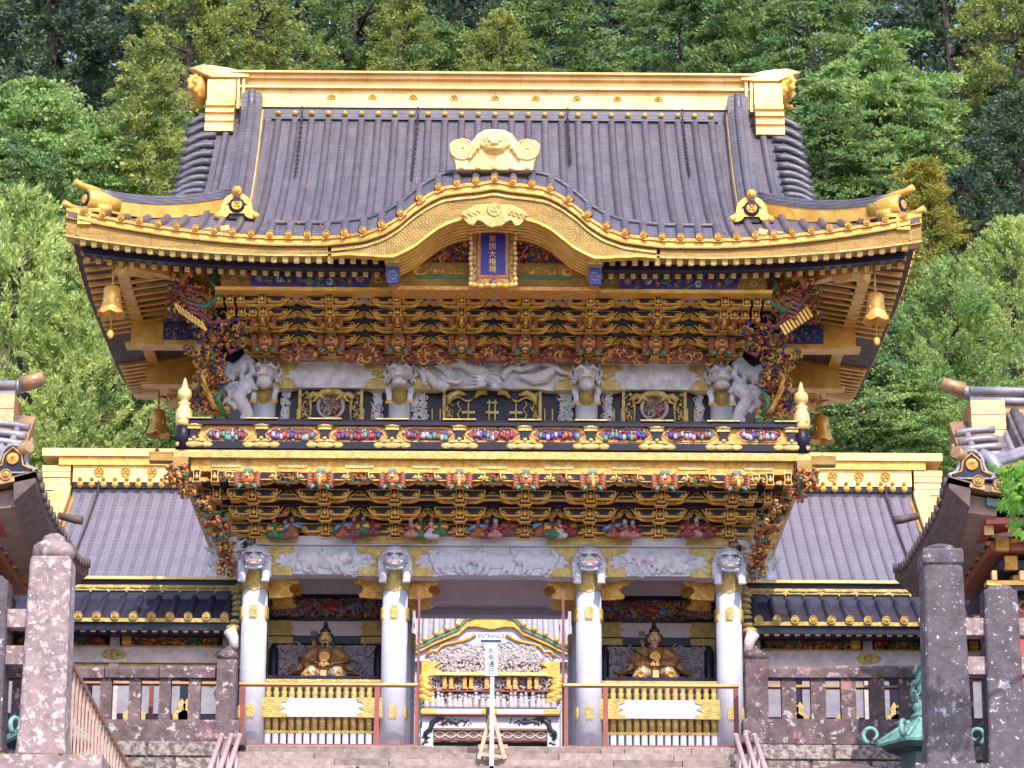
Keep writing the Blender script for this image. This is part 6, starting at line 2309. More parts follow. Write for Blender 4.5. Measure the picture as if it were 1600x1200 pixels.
# ------------------------------------------------------------------ seated guardian statues
def guardian(px, label, variant, Y=1.05):
    base = at(px, 1066, Y)
    t_ = thing('guardian_statue', label, 'statue', (base.x, Y, base.z))
    def S(x, y, z): return (x, y, z)
    o = MB()
    # robe: body, shoulders, hanging sleeves, spread hem; one continuous skin
    o.lathe([(.20, .02), (.22, .10), (.20, .22), (.185, .34), (.17, .44), (.12, .50), (.06, .53)], (0, 0, 0), 18)
    for sx in (-1, 1):
        o.blob((sx * .16, .02, .42), (.13, .13, .12), 0, 10, 7)
        o.tube([(sx * .18, 0, .43), (sx * .30, -.06, .30), (sx * .24, -.16, .22), (sx * .08, -.22, .22)], [.11, .10, .09, .065], 10)
        o.sweep([[(sx * .16, -.12, .30), (sx * .22, .10, .34), (sx * .22, .10, .10), (sx * .16, -.12, .12)],
                 [(sx * .30, -.14, .26), (sx * .36, .08, .26), (sx * .36, .08, .09), (sx * .30, -.14, .10)],
                 [(sx * .43, -.10, .17), (sx * .46, .04, .17), (sx * .46, .04, .10), (sx * .43, -.10, .10)],
                 [(sx * .53, -.05, .125), (sx * .54, .0, .125), (sx * .54, .0, .10), (sx * .53, -.05, .10)]])
        for k in range(4):
            o.tube([(sx * (.14 + .06 * k), -.12, .40 - .03 * k), (sx * (.20 + .07 * k), -.17, .24 - .03 * k), (sx * (.24 + .08 * k), -.15, .12)], [.015, .02, .012], 6)
    o.blob((0, -.12, .16), (.18, .14, .12), 0, 12, 8)
    o.blob((0, -.15, .36), (.12, .08, .13), 0, 10, 7)
    me = solid(o, 'robe', ROBE, .013)
    robe = place(me, 'robe', t_, WLOC[t_.name])
    q_ = MB()
    q_.lathe([(.075, 0), (.078, -.012), (.06, -.016), (.055, -.008), (0, -.012)], (0, -.225, .34), 18, 0, 'Y')
    for k in range(3):
        an = math.pi / 2 + k * 2.094
        q_.blob((math.cos(an) * .03, -.238, .34 + math.sin(an) * .03), (.024, .012, .024), 0, 7, 4)
    q_.merge(MB())
    o2 = q_.mesh('chest_crest', GOLD); place(o2, 'chest_crest', robe, WLOC[t_.name])
    # trousered legs, knees apart
    o = MB()
    for sx in (-1, 1):
        o.tube([(sx * .07, -.08, .10), (sx * .20, -.22, .10), (sx * .25, -.26, .02), (sx * .20, -.24, -.12)], [.10, .12, .12, .08], 12)
        o.blob((sx * .22, -.28, -.17), (.06, .11, .05), 0, 8, 6)
    place(solid(o, 'patterned_trousers', ROBE2, .013), 'patterned_trousers', t_, WLOC[t_.name])
    q_ = MB()
    for sx in (-1, 1):
        q_.lathe([(.055, 0), (.058, -.02), (.04, -.025), (.035, -.01), (0, -.02)], (sx * .23, -.365, .05), 14, 0, 'Y')
    place(q_.mesh('knee_medallions', GOLDD), 'knee_medallions', t_, WLOC[t_.name])
    q_ = MB(); q_.box(-.045, .045, -.335, -.31, -.0, .12, 0)
    place(q_.mesh('hanging_tablet', mat('pale_ochre_board', (.62, .42, .2), None, 8, .5)), 'hanging_tablet', t_, WLOC[t_.name])
    # head: face with brow, eyes, nose, mouth, ears
    o = MB()
    hz = .66
    o.tube([(0, 0, .48), (0, -.01, .58)], [.06, .055], 12)
    o.blob((0, -.01, hz + .01), (.088, .098, .115), 0, 16, 12)
    o.blob((0, -.055, hz - .06), (.062, .055, .05), 0, 12, 8)
    o.tube([(0, -.10, hz + .025), (0, -.118, hz - .005), (0, -.125, hz - .018)], [.012, .016, .020], 8)
    for sx in (-1, 1):
        o.blob((sx * .035, -.086, hz - .02), (.03, .025, .025), 0, 8, 6)
        o.tube([(sx * .015, -.098, hz + .036), (sx * .04, -.095, hz + .045), (sx * .066, -.075, hz + .038)], [.008, .010, .007], 6)
        o.blob((sx * .092, 0, hz - .005), (.016, .025, .036), 0, 8, 6)
    head = place(solid(o, 'head', FACE, .0065), 'head', t_, WLOC[t_.name])
    q_ = MB()
    for sx in (-1, 1):
        q_.blob((sx * .034, -.098, hz + .018), (.018, .008, .007), 0, 8, 5)
        q_.blob((sx * .034, -.105, hz + .018), (.007, .004, .006), 1, 6, 4)
        q_.tube([(sx * .014, -.106, hz + .040), (sx * .042, -.103, hz + .050), (sx * .068, -.08, hz + .040)], [.004, .006, .003], 5, 1)
    q_.tube([(-.024, -.112, hz - .052), (0, -.118, hz - .049), (.024, -.112, hz - .052)], [.004, .007, .004], 6, 2)
    if variant == 0:
        q_.tube([(0, -.11, hz - .035), (-.03, -.108, hz - .042), (-.05, -.09, hz - .06)], [.007, .007, .003], 5, 1)
        q_.tube([(0, -.11, hz - .035), (.03, -.108, hz - .042), (.05, -.09, hz - .06)], [.007, .007, .003], 5, 1)
        q_.tube([(0, -.10, hz - .08), (0, -.11, hz - .115), (0, -.10, hz - .15)], [.025, .026, .006], 8, 1)
    else:
        q_.tube([(0, -.10, hz - .075), (0, -.12, hz - .13), (0, -.12, hz - .20)], [.022, .026, .006], 8, 3)
        for sx in (-1, 1):
            q_.tube([(0, -.112, hz - .035), (sx * .03, -.11, hz - .045), (sx * .045, -.10, hz - .08)], [.007, .007, .003], 5, 3)
    place(q_.mesh('eyes_brows_and_beard', [WHITE, HAIR, MAROON, mat('grey_beard', (.30, .30, .38), None, 8, .6)]), 'eyes_brows_and_beard', head, WLOC[t_.name])
    o = MB()
    o.blob((0, .02, hz + .045), (.10, .105, .085), 0, 14, 9)
    o.blob((0, .0, hz + .125), (.085, .085, .05), 0, 12, 8)
    o.tube([(0, .01, hz + .14), (0, .03, hz + .21), (0, .03, hz + .27)], [.042, .036, .028], 10)
    for sx in (-1, 1):
        o.blob((sx * .10, .01, hz + .02), (.035, .04, .06), 0, 10, 7)
    place(solid(o, 'court_cap', HAIR, .009), 'court_cap', t_, WLOC[t_.name])
    # hands with five fingers holding the front of a short baton / bow
    def hand(sx):
        h_ = MB()
        c_ = Vector((sx * .055, -.275, .215))
        h_.blob(c_, (.034, .026, .030), 0, 10, 7)
        for k in range(4):
            f0 = c_ + Vector((-sx * .008, -.018, .022 - .014 * k))
            f1 = f0 + Vector((-sx * .024, -.020, -.001))
            f2 = f1 + Vector((-sx * .018, .008, -.002))
            h_.tube([f0, f1, f2], [.0078, .0072, .006], 7)
        h_.tube([c_ + Vector((-sx * .0, -.008, .024)), c_ + Vector((-sx * .016, -.026, .036)), c_ + Vector((-sx * .03, -.032, .030))], [.009, .0085, .007], 7)
        return place(solid(h_, 'hand', FACE, .004), 'hand', t_, WLOC[t_.name])
    hand(1); hand(-1)
    # quiver of arrows behind the shoulder
    q_ = MB()
    q_.bar((-.10, .10, .30), (-.18, .12, .66), .08, .05, 0)
    for k in range(5):
        x_ = -.215 + .022 * k
        q_.bar((x_ + .02, .12, .60), (x_ - .01, .12, .80), .007, .007, 1)
        q_.prism([(x_ - .022, .73), (x_ + .003, .73), (x_ - .0, .81), (x_ - .024, .80)], .112, .12, 2)
    place(q_.mesh('quiver_with_arrows', [ROBE, CHAIN, mat('arrow_feather', (.16, .13, .13), None, 20, .8)]), 'quiver_with_arrows', t_, WLOC[t_.name])
    # bow held aslant
    q_ = MB()
    if variant == 0:
        pts = [(.48, -.10, .30), (.30, -.26, .24), (.05, -.31, .20), (-.18, -.28, .24), (-.40, -.08, .36)]
    else:
        pts = [(-.36, .02, .52), (-.22, -.16, .40), (-.04, -.30, .28), (.10, -.31, .20), (.30, -.26, .13), (.48, -.14, .06)]
    q_.tube(pts, .009, 6)
    place(q_.mesh('bow', HAIR), 'bow', t_, WLOC[t_.name])
    return t_
guardian(507, 'seated gilt guardian statue with black beard in the left side bay', 0)
guardian(1023, 'seated gilt guardian statue with long grey beard in the right side bay', 1)

# ------------------------------------------------------------------ red barriers in front of the gate and corridors
def barrier(label, pxs, posts, py_top, py_bot, Y=-.80, bottom=True):
    t_ = thing('red_barrier', label, 'barrier', (at(sum(pxs) / 2, 1100, Y).x, Y, FLOOR))
    a, b = at(pxs[0], py_top, Y), at(pxs[1], py_top + .003 * (pxs[1] - pxs[0]), Y)
    zt, zb = a.z, FLOOR + .045
    q_ = MB()
    q_.box(a.x, b.x, Y - .045, Y + .045, zt - .03, zt + .004, 0)
    q_.box(a.x, b.x, Y - .025, Y + .025, zt - .05, zt - .0305, 1)
    q_.build('top_rail', [mat('bright_copper_rail', (.72, .42, .18), (.6, .32, .12), 6, .35, .5), VERM], t_)
    if bottom:
        q_ = MB(); q_.box(a.x, b.x, Y - .022, Y + .022, zb, zb + .045); q_.build('bottom_rail', VERM, t_)
    for px, w in posts:
        c_ = at(px, 1100, Y)
        q_ = MB(); q_.box(c_.x - w / 2, c_.x + w / 2, Y - .03, Y + .03, FLOOR + .04, zt - .051)
        q_.build('barrier_post', VERM, t_)
    return t_
b1 = barrier('red metal barrier with copper top rail in front of the left guardian bay', (374, 653), ((379, .07), (589, .07), (651, .045)), 1067, 1165)
b2 = barrier('red metal barrier with copper top rail in front of the right guardian bay', (880, 1154), ((885, .045), (946, .07), (1150, .07)), 1069, 1165)
barrier('red barrier rail behind the left stone fence', (60, 338), ((133, .06), (236, .06), (300, .04)), 1065, 1165, -.85, False)
barrier('red barrier rail behind the right stone fence', (1190, 1440), ((1240, .05), (1420, .06)), 1071, 1165, -.85, False)
# tall thin red posts flanking the passage
for px, side in ((653, 'left'), (880, 'right')):
    t_ = thing('tall_red_post', f'tall slim dark red post at the {side} edge of the middle passage', 'post', (at(px, 1100, -.70).x, -.70, FLOOR))
    x = WLOC[t_.name].x
    q_ = MB()
    q_.box(x - .018, x + .018, -.72, -.68, FLOOR + .04, zat(922, -.7))
    q_.build('post', mat('dull_dark_red', (.20, .05, .06), None, 8, .6), t_)
    q_ = MB()
    q_.box(x - .05, x + .05, -.75, -.65, FLOOR + .04, FLOOR + .056)
    q_.build('foot_plate', VERM, t_)

# ------------------------------------------------------------------ entrance sign and trestle
Ys = -2.2
sg = thing('entrance_sign', 'white signpost reading ENTRANCE with a black arrow bar and four Japanese characters', 'sign', (at(769, 1190, Ys).x, Ys, -1.2))
def srect(x0, y0, x1, y1, d0, d1, name, m, par=sg):
    a, b, c, d = rect(x0, y0, x1, y1, Ys)
    q_ = MB(); q_.box(a, b, Ys + d0, Ys + d1, c, d)
    return q_.build(name, m, par)
pole_x0, pole_x1 = rect(765.5, 1100, 772, 1110, Ys)[:2]
q = MB(); q.box(pole_x0, pole_x1, Ys, Ys + .06, -.84, at(768, 1056, Ys).z - .001)
q.build('pole', SIGNW, sg)
hb = srect(748, 989, 787, 1005.5, -.02, .01, 'header_board', SIGNW)
tb = srect(757.5, 1006, 777.5, 1056, -.02, .01, 'text_board', SIGNW)
srect(751.5, 1000, 783.5, 1004, -.026, -.021, 'arrow_bar', SIGNK)
me = text_mesh('entrance_lettering', 'ENTRANCE', .073, .002, SIGNK)
c_ = at(767.5, 994.6, Ys)
place(me, 'entrance_lettering', hb, (c_.x, Ys - .024, c_.z))
for i, ch in enumerate('右側通行'):
    me = text_mesh('sign_character', ch, .092, .002, SIGNK)
    c_ = at(767.5, 1017.5 + i * 10.6, Ys)
    place(me, 'sign_character', tb, (c_.x, Ys - .024, c_.z))
Yt = -1.95
ts = thing('wooden_trestle', 'pale wooden trestle stand at the top of the steps behind the signpost', 'trestle', (at(769, 1180, Yt).x, Yt, -.7))
def tb_(x0, y0, x1, y1, w, dy0=0, dy1=0, name='leg', m=WOOD):
    a, b = at(x0, y0, Yt + dy0), at(x1, y1, Yt + dy1)
    q_ = MB(); q_.bar(a, b, w, .05, 0, (0, 1, 0))
    q_.build(name, m, ts)
tb_(771, 1118, 789, 1187, .05, 0, -.25)
tb_(766, 1118, 748, 1187, .05, 0, -.25)
tb_(771, 1122, 786, 1180, .045, .1, .3)
tb_(765, 1122, 752, 1180, .045, .1, .3)
tb_(747, 1167, 793, 1167, .06, -.1, -.1, 'cross_bar')
tb_(748, 1178, 792, 1184, .05, -.22, -.22, 'cross_bar')
tb_(762, 1106, 762, 1130, .055, .02, .02, 'upright_board', DARKWOOD)

# ------------------------------------------------------------------ bronze lantern by the right stone fence
Yl = -5.0
L0 = at(1442, 1100, Yl)
ln = thing('bronze_lantern', 'green verdigris bronze lantern with curled roof corners beside the dark stone post', 'lantern', (L0.x, Yl, -2.6))
q = MB()
n = 6
zr = at(1420, 1167, Yl).z
def hexs(r, z, tw=0): return [(L0.x + r * math.cos(math.pi / 3 * k + tw), Yl + r * math.sin(math.pi / 3 * k + tw), z) for k in range(n)]
sec = []
for r, dz in ((.60, 0), (.62, .03), (.46, .12), (.30, .24), (.17, .33), (.15, .37)):
    sec.append(hexs(r, zr + dz))
q.sweep(sec)
for k in range(n):
    a = math.pi / 3 * k
    d = Vector((math.cos(a), math.sin(a), 0))
    base = Vector((L0.x, Yl, zr))
    q.tube([base + d * .18 + Vector((0, 0, .33)), base + d * .34 + Vector((0, 0, .22)), base + d * .60 + Vector((0, 0, .05))], [.03, .03, .03], 7)
rf = q.build('lantern_roof', BRONZE, ln)
for k in range(n):
    a = math.pi / 3 * k
    d = Vector((math.cos(a), math.sin(a), 0))
    base = Vector((L0.x, Yl, zr + .02))
    pts = []
    for j in range(14):
        t = j / 13
        ang = -1.2 + 5.6 * t
        rad = .115 * (1 - .45 * t)
        pts.append(base + d * (.68 + rad * math.cos(ang)) + Vector((0, 0, .13 + rad * math.sin(ang))))
    q = MB(); q.tube(pts, [.034 - .014 * j / 13 for j in range(14)], 8)
    q.build('curled_corner', BRONZE, rf)
q = MB()
q.lathe([(.15, .37), (.17, .40), (.10, .45), (.14, .50), (.12, .56)], (L0.x, Yl, zr), 14)
rr = random.Random(2)
for k in range(26):
    a = rr.uniform(0, 6.28)
    z = rr.uniform(.52, .98)
    r0 = .10 * (1 - max(0, z - .8) * 3)
    q.tube([(L0.x + r0 * math.cos(a), Yl + r0 * math.sin(a), zr + z), (L0.x + (r0 + .05) * math.cos(a + .4), Yl + (r0 + .05) * math.sin(a + .4), zr + z + .05), (L0.x + (r0 + .02) * math.cos(a + .7), Yl + (r0 + .02) * math.sin(a + .7), zr + z + .1)], [.02, .018, .008], 5)
q.blob((L0.x, Yl, zr + .82), (.09, .09, .2), 0, 10, 7)
q.build('flame_jewel_finial', BRONZE, ln)
q = MB()
q.sweep([hexs(.50, zr - .06), hexs(.54, zr - .03), hexs(.56, zr - .004)])
q.sweep([hexs(.30, zr - .60), hexs(.32, zr - .10), hexs(.45, zr - .062)])
q.build('fire_box', mat('dark_bronze', (.06, .09, .10), (.03, .05, .06), 8, .5, .3), ln)
q = MB()
q.lathe([(.55, -1.45), (.5, -1.3), (.3, -1.2), (.18, -1.0), (.18, -.85), (.34, -.72), (.40, -.62), (.30, -.601)], (L0.x, Yl, zr), 18)
q.lathe([(.62, -2.6 - zr), (.62, -1.6), (.56, -1.451)], (L0.x, Yl, zr), 18)
q.build('pedestal', BRONZE, ln)
# a small part of a second lantern behind the bar railing
p2 = at(160, 1148, -5.2)
ln2 = copy_thing(ln, (p2.x - .68, -5.2, -2.6 + (p2.z - zr) - .13), 'small green bronze lantern half hidden behind the sloping bar railing')
ln['group'] = ln2['group'] = 'bronze lanterns below the stone fences'
# dark roof tip in the foreground right
Yd_ = -9.0
p3 = at(1321, 1193, Yd_)
dk = thing('small_lantern_roof', 'dark pointed roof tip just showing at the bottom right of the steps', 'lantern', (p3.x, Yd_, -2.6))
q = MB()
def sq(r, z): return [(p3.x + sx * r, Yd_ + sy * r, z) for sx, sy in ((-1, -1), (1, -1), (1, 1), (-1, 1))]
q.sweep([sq(.34, p3.z - .16), sq(.34, p3.z - .11), sq(.16, p3.z - .03), sq(.02, p3.z)])
q.build('roof_cap', DARKWOOD, dk)
q = MB(); q.sweep([sq(.16, -2.6), sq(.16, p3.z - .161)]); q.build('stone_shaft', STONED, dk)

# ------------------------------------------------------------------ low corridors either side of the gate
def corridor(sgn, label):
    c_ = thing('corridor_building', label, 'building', (sgn * 8, 1.5, FLOOR))
    Xi, Xo = 3.74, 13.0
    def PX(px_, Y):                                  # photograph column for the left side, mirrored for the right
        return -at(px_ , 1000, Y).x * sgn
    def B(name, m, x0, x1, y0, y1, z0, z1, par=c_, **k):
        q_ = MB(); q_.box(sgn * x0, sgn * x1, y0, y1, z0, z1)
        return q_.build(name, m, par, **k)
    # roof
    Yr_, Ye_ = 1.15, .15
    z_r, z_e = zat(938, 1.0), zat(968, Ye_)
    def rz_(y):
        t = (y - Ye_) / (1.0 - Ye_)
        return z_e + (z_r - z_e) * (t * .85 + .15 * t * t)
    q_ = MB()
    xs_ = [Xi + (Xo - Xi) * i / 20 for i in range(21)]
    rows = [[(sgn * x, Ye_ + .95 * j / 5, rz_(Ye_ + .95 * j / 5)) for x in xs_] for j in range(6)]
    if sgn < 0: rows = rows[::-1]
    q_.grid(rows)
    rows = [[(sgn * x, 2.6 - Ye_ - .95 * j / 5 - .2, rz_(Ye_ + .95 * j / 5)) for x in xs_] for j in range(6)]
    q_.grid(rows if sgn < 0 else rows[::-1])
    rf_ = q_.build('corridor_roof', TILEB, c_)
    et = MB()
    r = .064
    et.lathe([(r * .2, -.028), (r * .62, -.028), (r * .66, -.016), (r * .8, -.018), (r * .86, -.034), (r, -.03), (r, .03)], (0, 0, 0), 14, 0, 'Y')
    for k in range(3):
        an = math.pi / 2 + k * 2.094
        et.blob((math.cos(an) * r * .3, -.03, math.sin(an) * r * .3), (r * .24, .012, r * .24), 1, 6, 4)
    etm = et.mesh('eave_tile_end', [GOLDP, GOLDD])
    k = 0
    x = 3.95
    while x < 9.5:
        q_ = MB()
        rows = []
        for j in range(6):
            y = Ye_ - .0 + .84 * j / 5
            rows.append([(sgn * x + .055 * math.cos(t), y, rz_(y) + .07 * math.sin(t) - .004) for t in [math.pi * (1 - i / 6) for i in range(7)]])
        q_.grid(rows); q_.add(rows[-1], [tuple(range(7))])
        q_.build('roof_roll', TILEB, rf_)
        place(etm, 'eave_tile_end', rf_, (sgn * x, Ye_ - .02, rz_(Ye_) + .015))
        x += .27
    B('ridge_base', TILEB, Xi, Xo, .98, 1.42, zat(938, .98) - .03, zat(926, .98), rf_)
    B('gilt_ridge_band', GOLDP, Xi, Xo, .95, 1.45, zat(926, .95) + .002, zat(917, .95), rf_)
    B('dark_ridge_band', BLUEBLK, Xi, Xo, .97, 1.43, zat(917, .97) + .002, zat(908, .97), rf_)
    B('ridge_cap', GOLDB, Xi, Xo, .90, 1.50, zat(908, .9) + .002, zat(903.5, .9), rf_)
    q_ = MB(); q_.blob((0, 0, 0), .02, 0, 7, 5)
    sd_ = q_.mesh('small_stud', GOLD)
    x = 3.9
    while x < 9.5:
        place(sd_, 'small_stud', rf_, (sgn * x, .94, zat(927.5, .94)))
        x += .27
    q_ = MB()
    x = 4.2
    while x < 9.5:
        for dx, w in ((-.12, .12), (0, .06), (.12, .12)):
            q_.blob((sgn * (x + dx), .945, zat(921, .94)), (w, .015, .02), 0, 8, 4)
        x += .52
    q_.build('gilt_scrolls', GOLDP, rf_)
    # gold verge pieces standing against the gate column
    q_ = MB()
    for k in range(9):
        py0 = 905 + k * 9.3
        y_ = 1.2 - k * .13
        xx = 3.80 + .02 * math.sin(k)
        q_.blob((sgn * xx, y_, zat(py0 + 5, y_)), (.12, .14, .065), 0, 10, 6)
    q_.build('gilt_verge_ornament', GOLDP, rf_)
    q_ = MB()
    q_.tube([(sgn * 3.86, .05, zat(988, .05)), (sgn * 3.80, .02, zat(1000, 0)), (sgn * 3.78, .0, zat(1016, 0))], [.10, .08, .07], 10)
    q_.build('bracket_knob', PLINTH, rf_)
    # eave boards and rafter ends
    B('eave_gilt_board', GOLDP, Xi + .15, Xo, Ye_ - .015, Ye_ + .1, zat(975, Ye_), zat(969, Ye_), rf_)
    B('eave_dark_board', BLUEBLK, Xi + .15, Xo, Ye_ + .03, Ye_ + .6, zat(987, Ye_), zat(975.5, Ye_), rf_)
    q_ = MB()
    q_.box(-.033, .033, 0, .9, -.05, 0, 0); q_.box(-.038, .038, -.01, 0, -.032, .0, 1)
    rm = q_.mesh('rafter', [BLUEBLK, GOLD])
    x = 3.92
    while x < 9.5:
        place(rm, 'rafter', rf_, (sgn * x, Ye_ + .06, zat(986, Ye_) - .0), rot=(math.radians(8), 0, 0))
        x += .152
    # wall: carved frieze, white beam, posts, panels
    Yw_ = .75
    zz = lambda py: zat(py, Yw_)
    B('wall_core', BLUEBLK, Xi, Xo, Yw_ + .06, Yw_ + .9, FLOOR + .04, zz(975))
    posts = (5.63, 3.95, 7.4, 9.2)
    for xp in posts:
        B('wall_post', PLINTH, xp - .07, xp + .07, Yw_ - .06, Yw_ + .058, FLOOR + .04, zz(985))
        q_ = MB()
        for k in range(4):
            q_.box(sgn * (xp - .25), sgn * (xp - .11), Yw_ - .09, Yw_ - .0, zz(1010 - k * 6.5), zz(1005.5 - k * 6.5))
        q_.box(sgn * (xp - .24), sgn * (xp - .12), Yw_ - .07, Yw_, zz(1012), zz(986))
        q_.build('gilt_block_stack', GOLD, c_)
    for a_, b_ in ((4.1, 5.35), (5.8, 7.1), (7.6, 8.9)):
        q_ = MB()
        z0_, z1_ = zz(1012), zz(987)
        xlo, xhi = min(sgn * a_, sgn * b_), max(sgn * a_, sgn * b_)
        carve(q_, xlo, xhi, Yw_ - .03, Yw_ + .05, z0_ + .02, z1_, int(260 * (b_ - a_)), int(a_ * 10) + sgn, 6, .065, .6)
        q_.blob((sgn * (a_ + .4), Yw_ - .03, (z0_ + z1_) / 2), (.16, .03, .05), 3, 8, 5, Matrix.Rotation(.4, 3, 'Y'))
        q_.blob((sgn * (b_ - .4), Yw_ - .03, (z0_ + z1_) / 2), (.13, .03, .06), 2, 8, 5, Matrix.Rotation(-.3, 3, 'Y'))
        q_.build('painted_openwork_frieze', [GOLDD, ORGOLD, RED, GREEN, RUST, MAROON], c_)
    B('gilt_sill_line', GOLDP, Xi, Xo, Yw_ - .05, Yw_ + .05, zz(1016), zz(1012.5))
    B('white_beam', PLINTH, Xi, Xo, Yw_ - .10, Yw_ + .05, zz(1040), zz(1016.5))
    for xp in posts:
        q_ = MB()
        for k in range(8):
            a = k * .785
            q_.blob((sgn * xp + .12 * math.cos(a), Yw_ - .105, zz(1028) + .05 * math.sin(a)), (.075, .015, .035), 0, 8, 4)
        q_.lathe([(.045, 0), (.05, -.03), (0, -.05)], (sgn * xp, Yw_ - .105, zz(1028)), 12, 0, 'Y')
        q_.build('gilt_beam_flower', GOLDP, c_)
    B('lower_gilt_strip', GOLDP, Xi, Xo, Yw_ - .04, Yw_ + .05, zz(1047), zz(1041))
    # white wall panels between lacquer stiles
    x = 3.84
    i = 0
    while x < 9.4:
        w = .74
        B('white_wall_panel', mat('shade_toned_white_panel', (.28, .27, .33), (.21, .20, .26), 5, .7, bump=.5, bscale=12), x + .06, x + w - .12, Yw_ - .0, Yw_ + .055, zz(1118), zz(1050))  # white panels, with shade mixed into their base colour
        q_ = MB()
        for sx in (x + .02, x + w - .06):
            q_.prism([(sgn * (sx - .12), zz(1134)), (sgn * (sx + .12), zz(1134)), (sgn * (sx + .13), zz(1118)), (sgn * (sx + .05), zz(1112)), (sgn * (sx + .06), zz(1104)), (sgn * sx, zz(1094)), (sgn * (sx - .06), zz(1104)), (sgn * (sx - .05), zz(1112)), (sgn * (sx - .13), zz(1118))], Yw_ - .03, Yw_ + .0)
        q_.build('gilt_corner_fitting', GOLDP, c_)
        x += w
        i += 1
    B('base_board', BLUEBLK, Xi, Xo, Yw_ - .02, Yw_ + .058, FLOOR + .04, zz(1120))
    return c_
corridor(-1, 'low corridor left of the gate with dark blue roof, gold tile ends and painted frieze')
corridor(1, 'low corridor right of the gate with dark blue roof, gold tile ends and painted frieze')

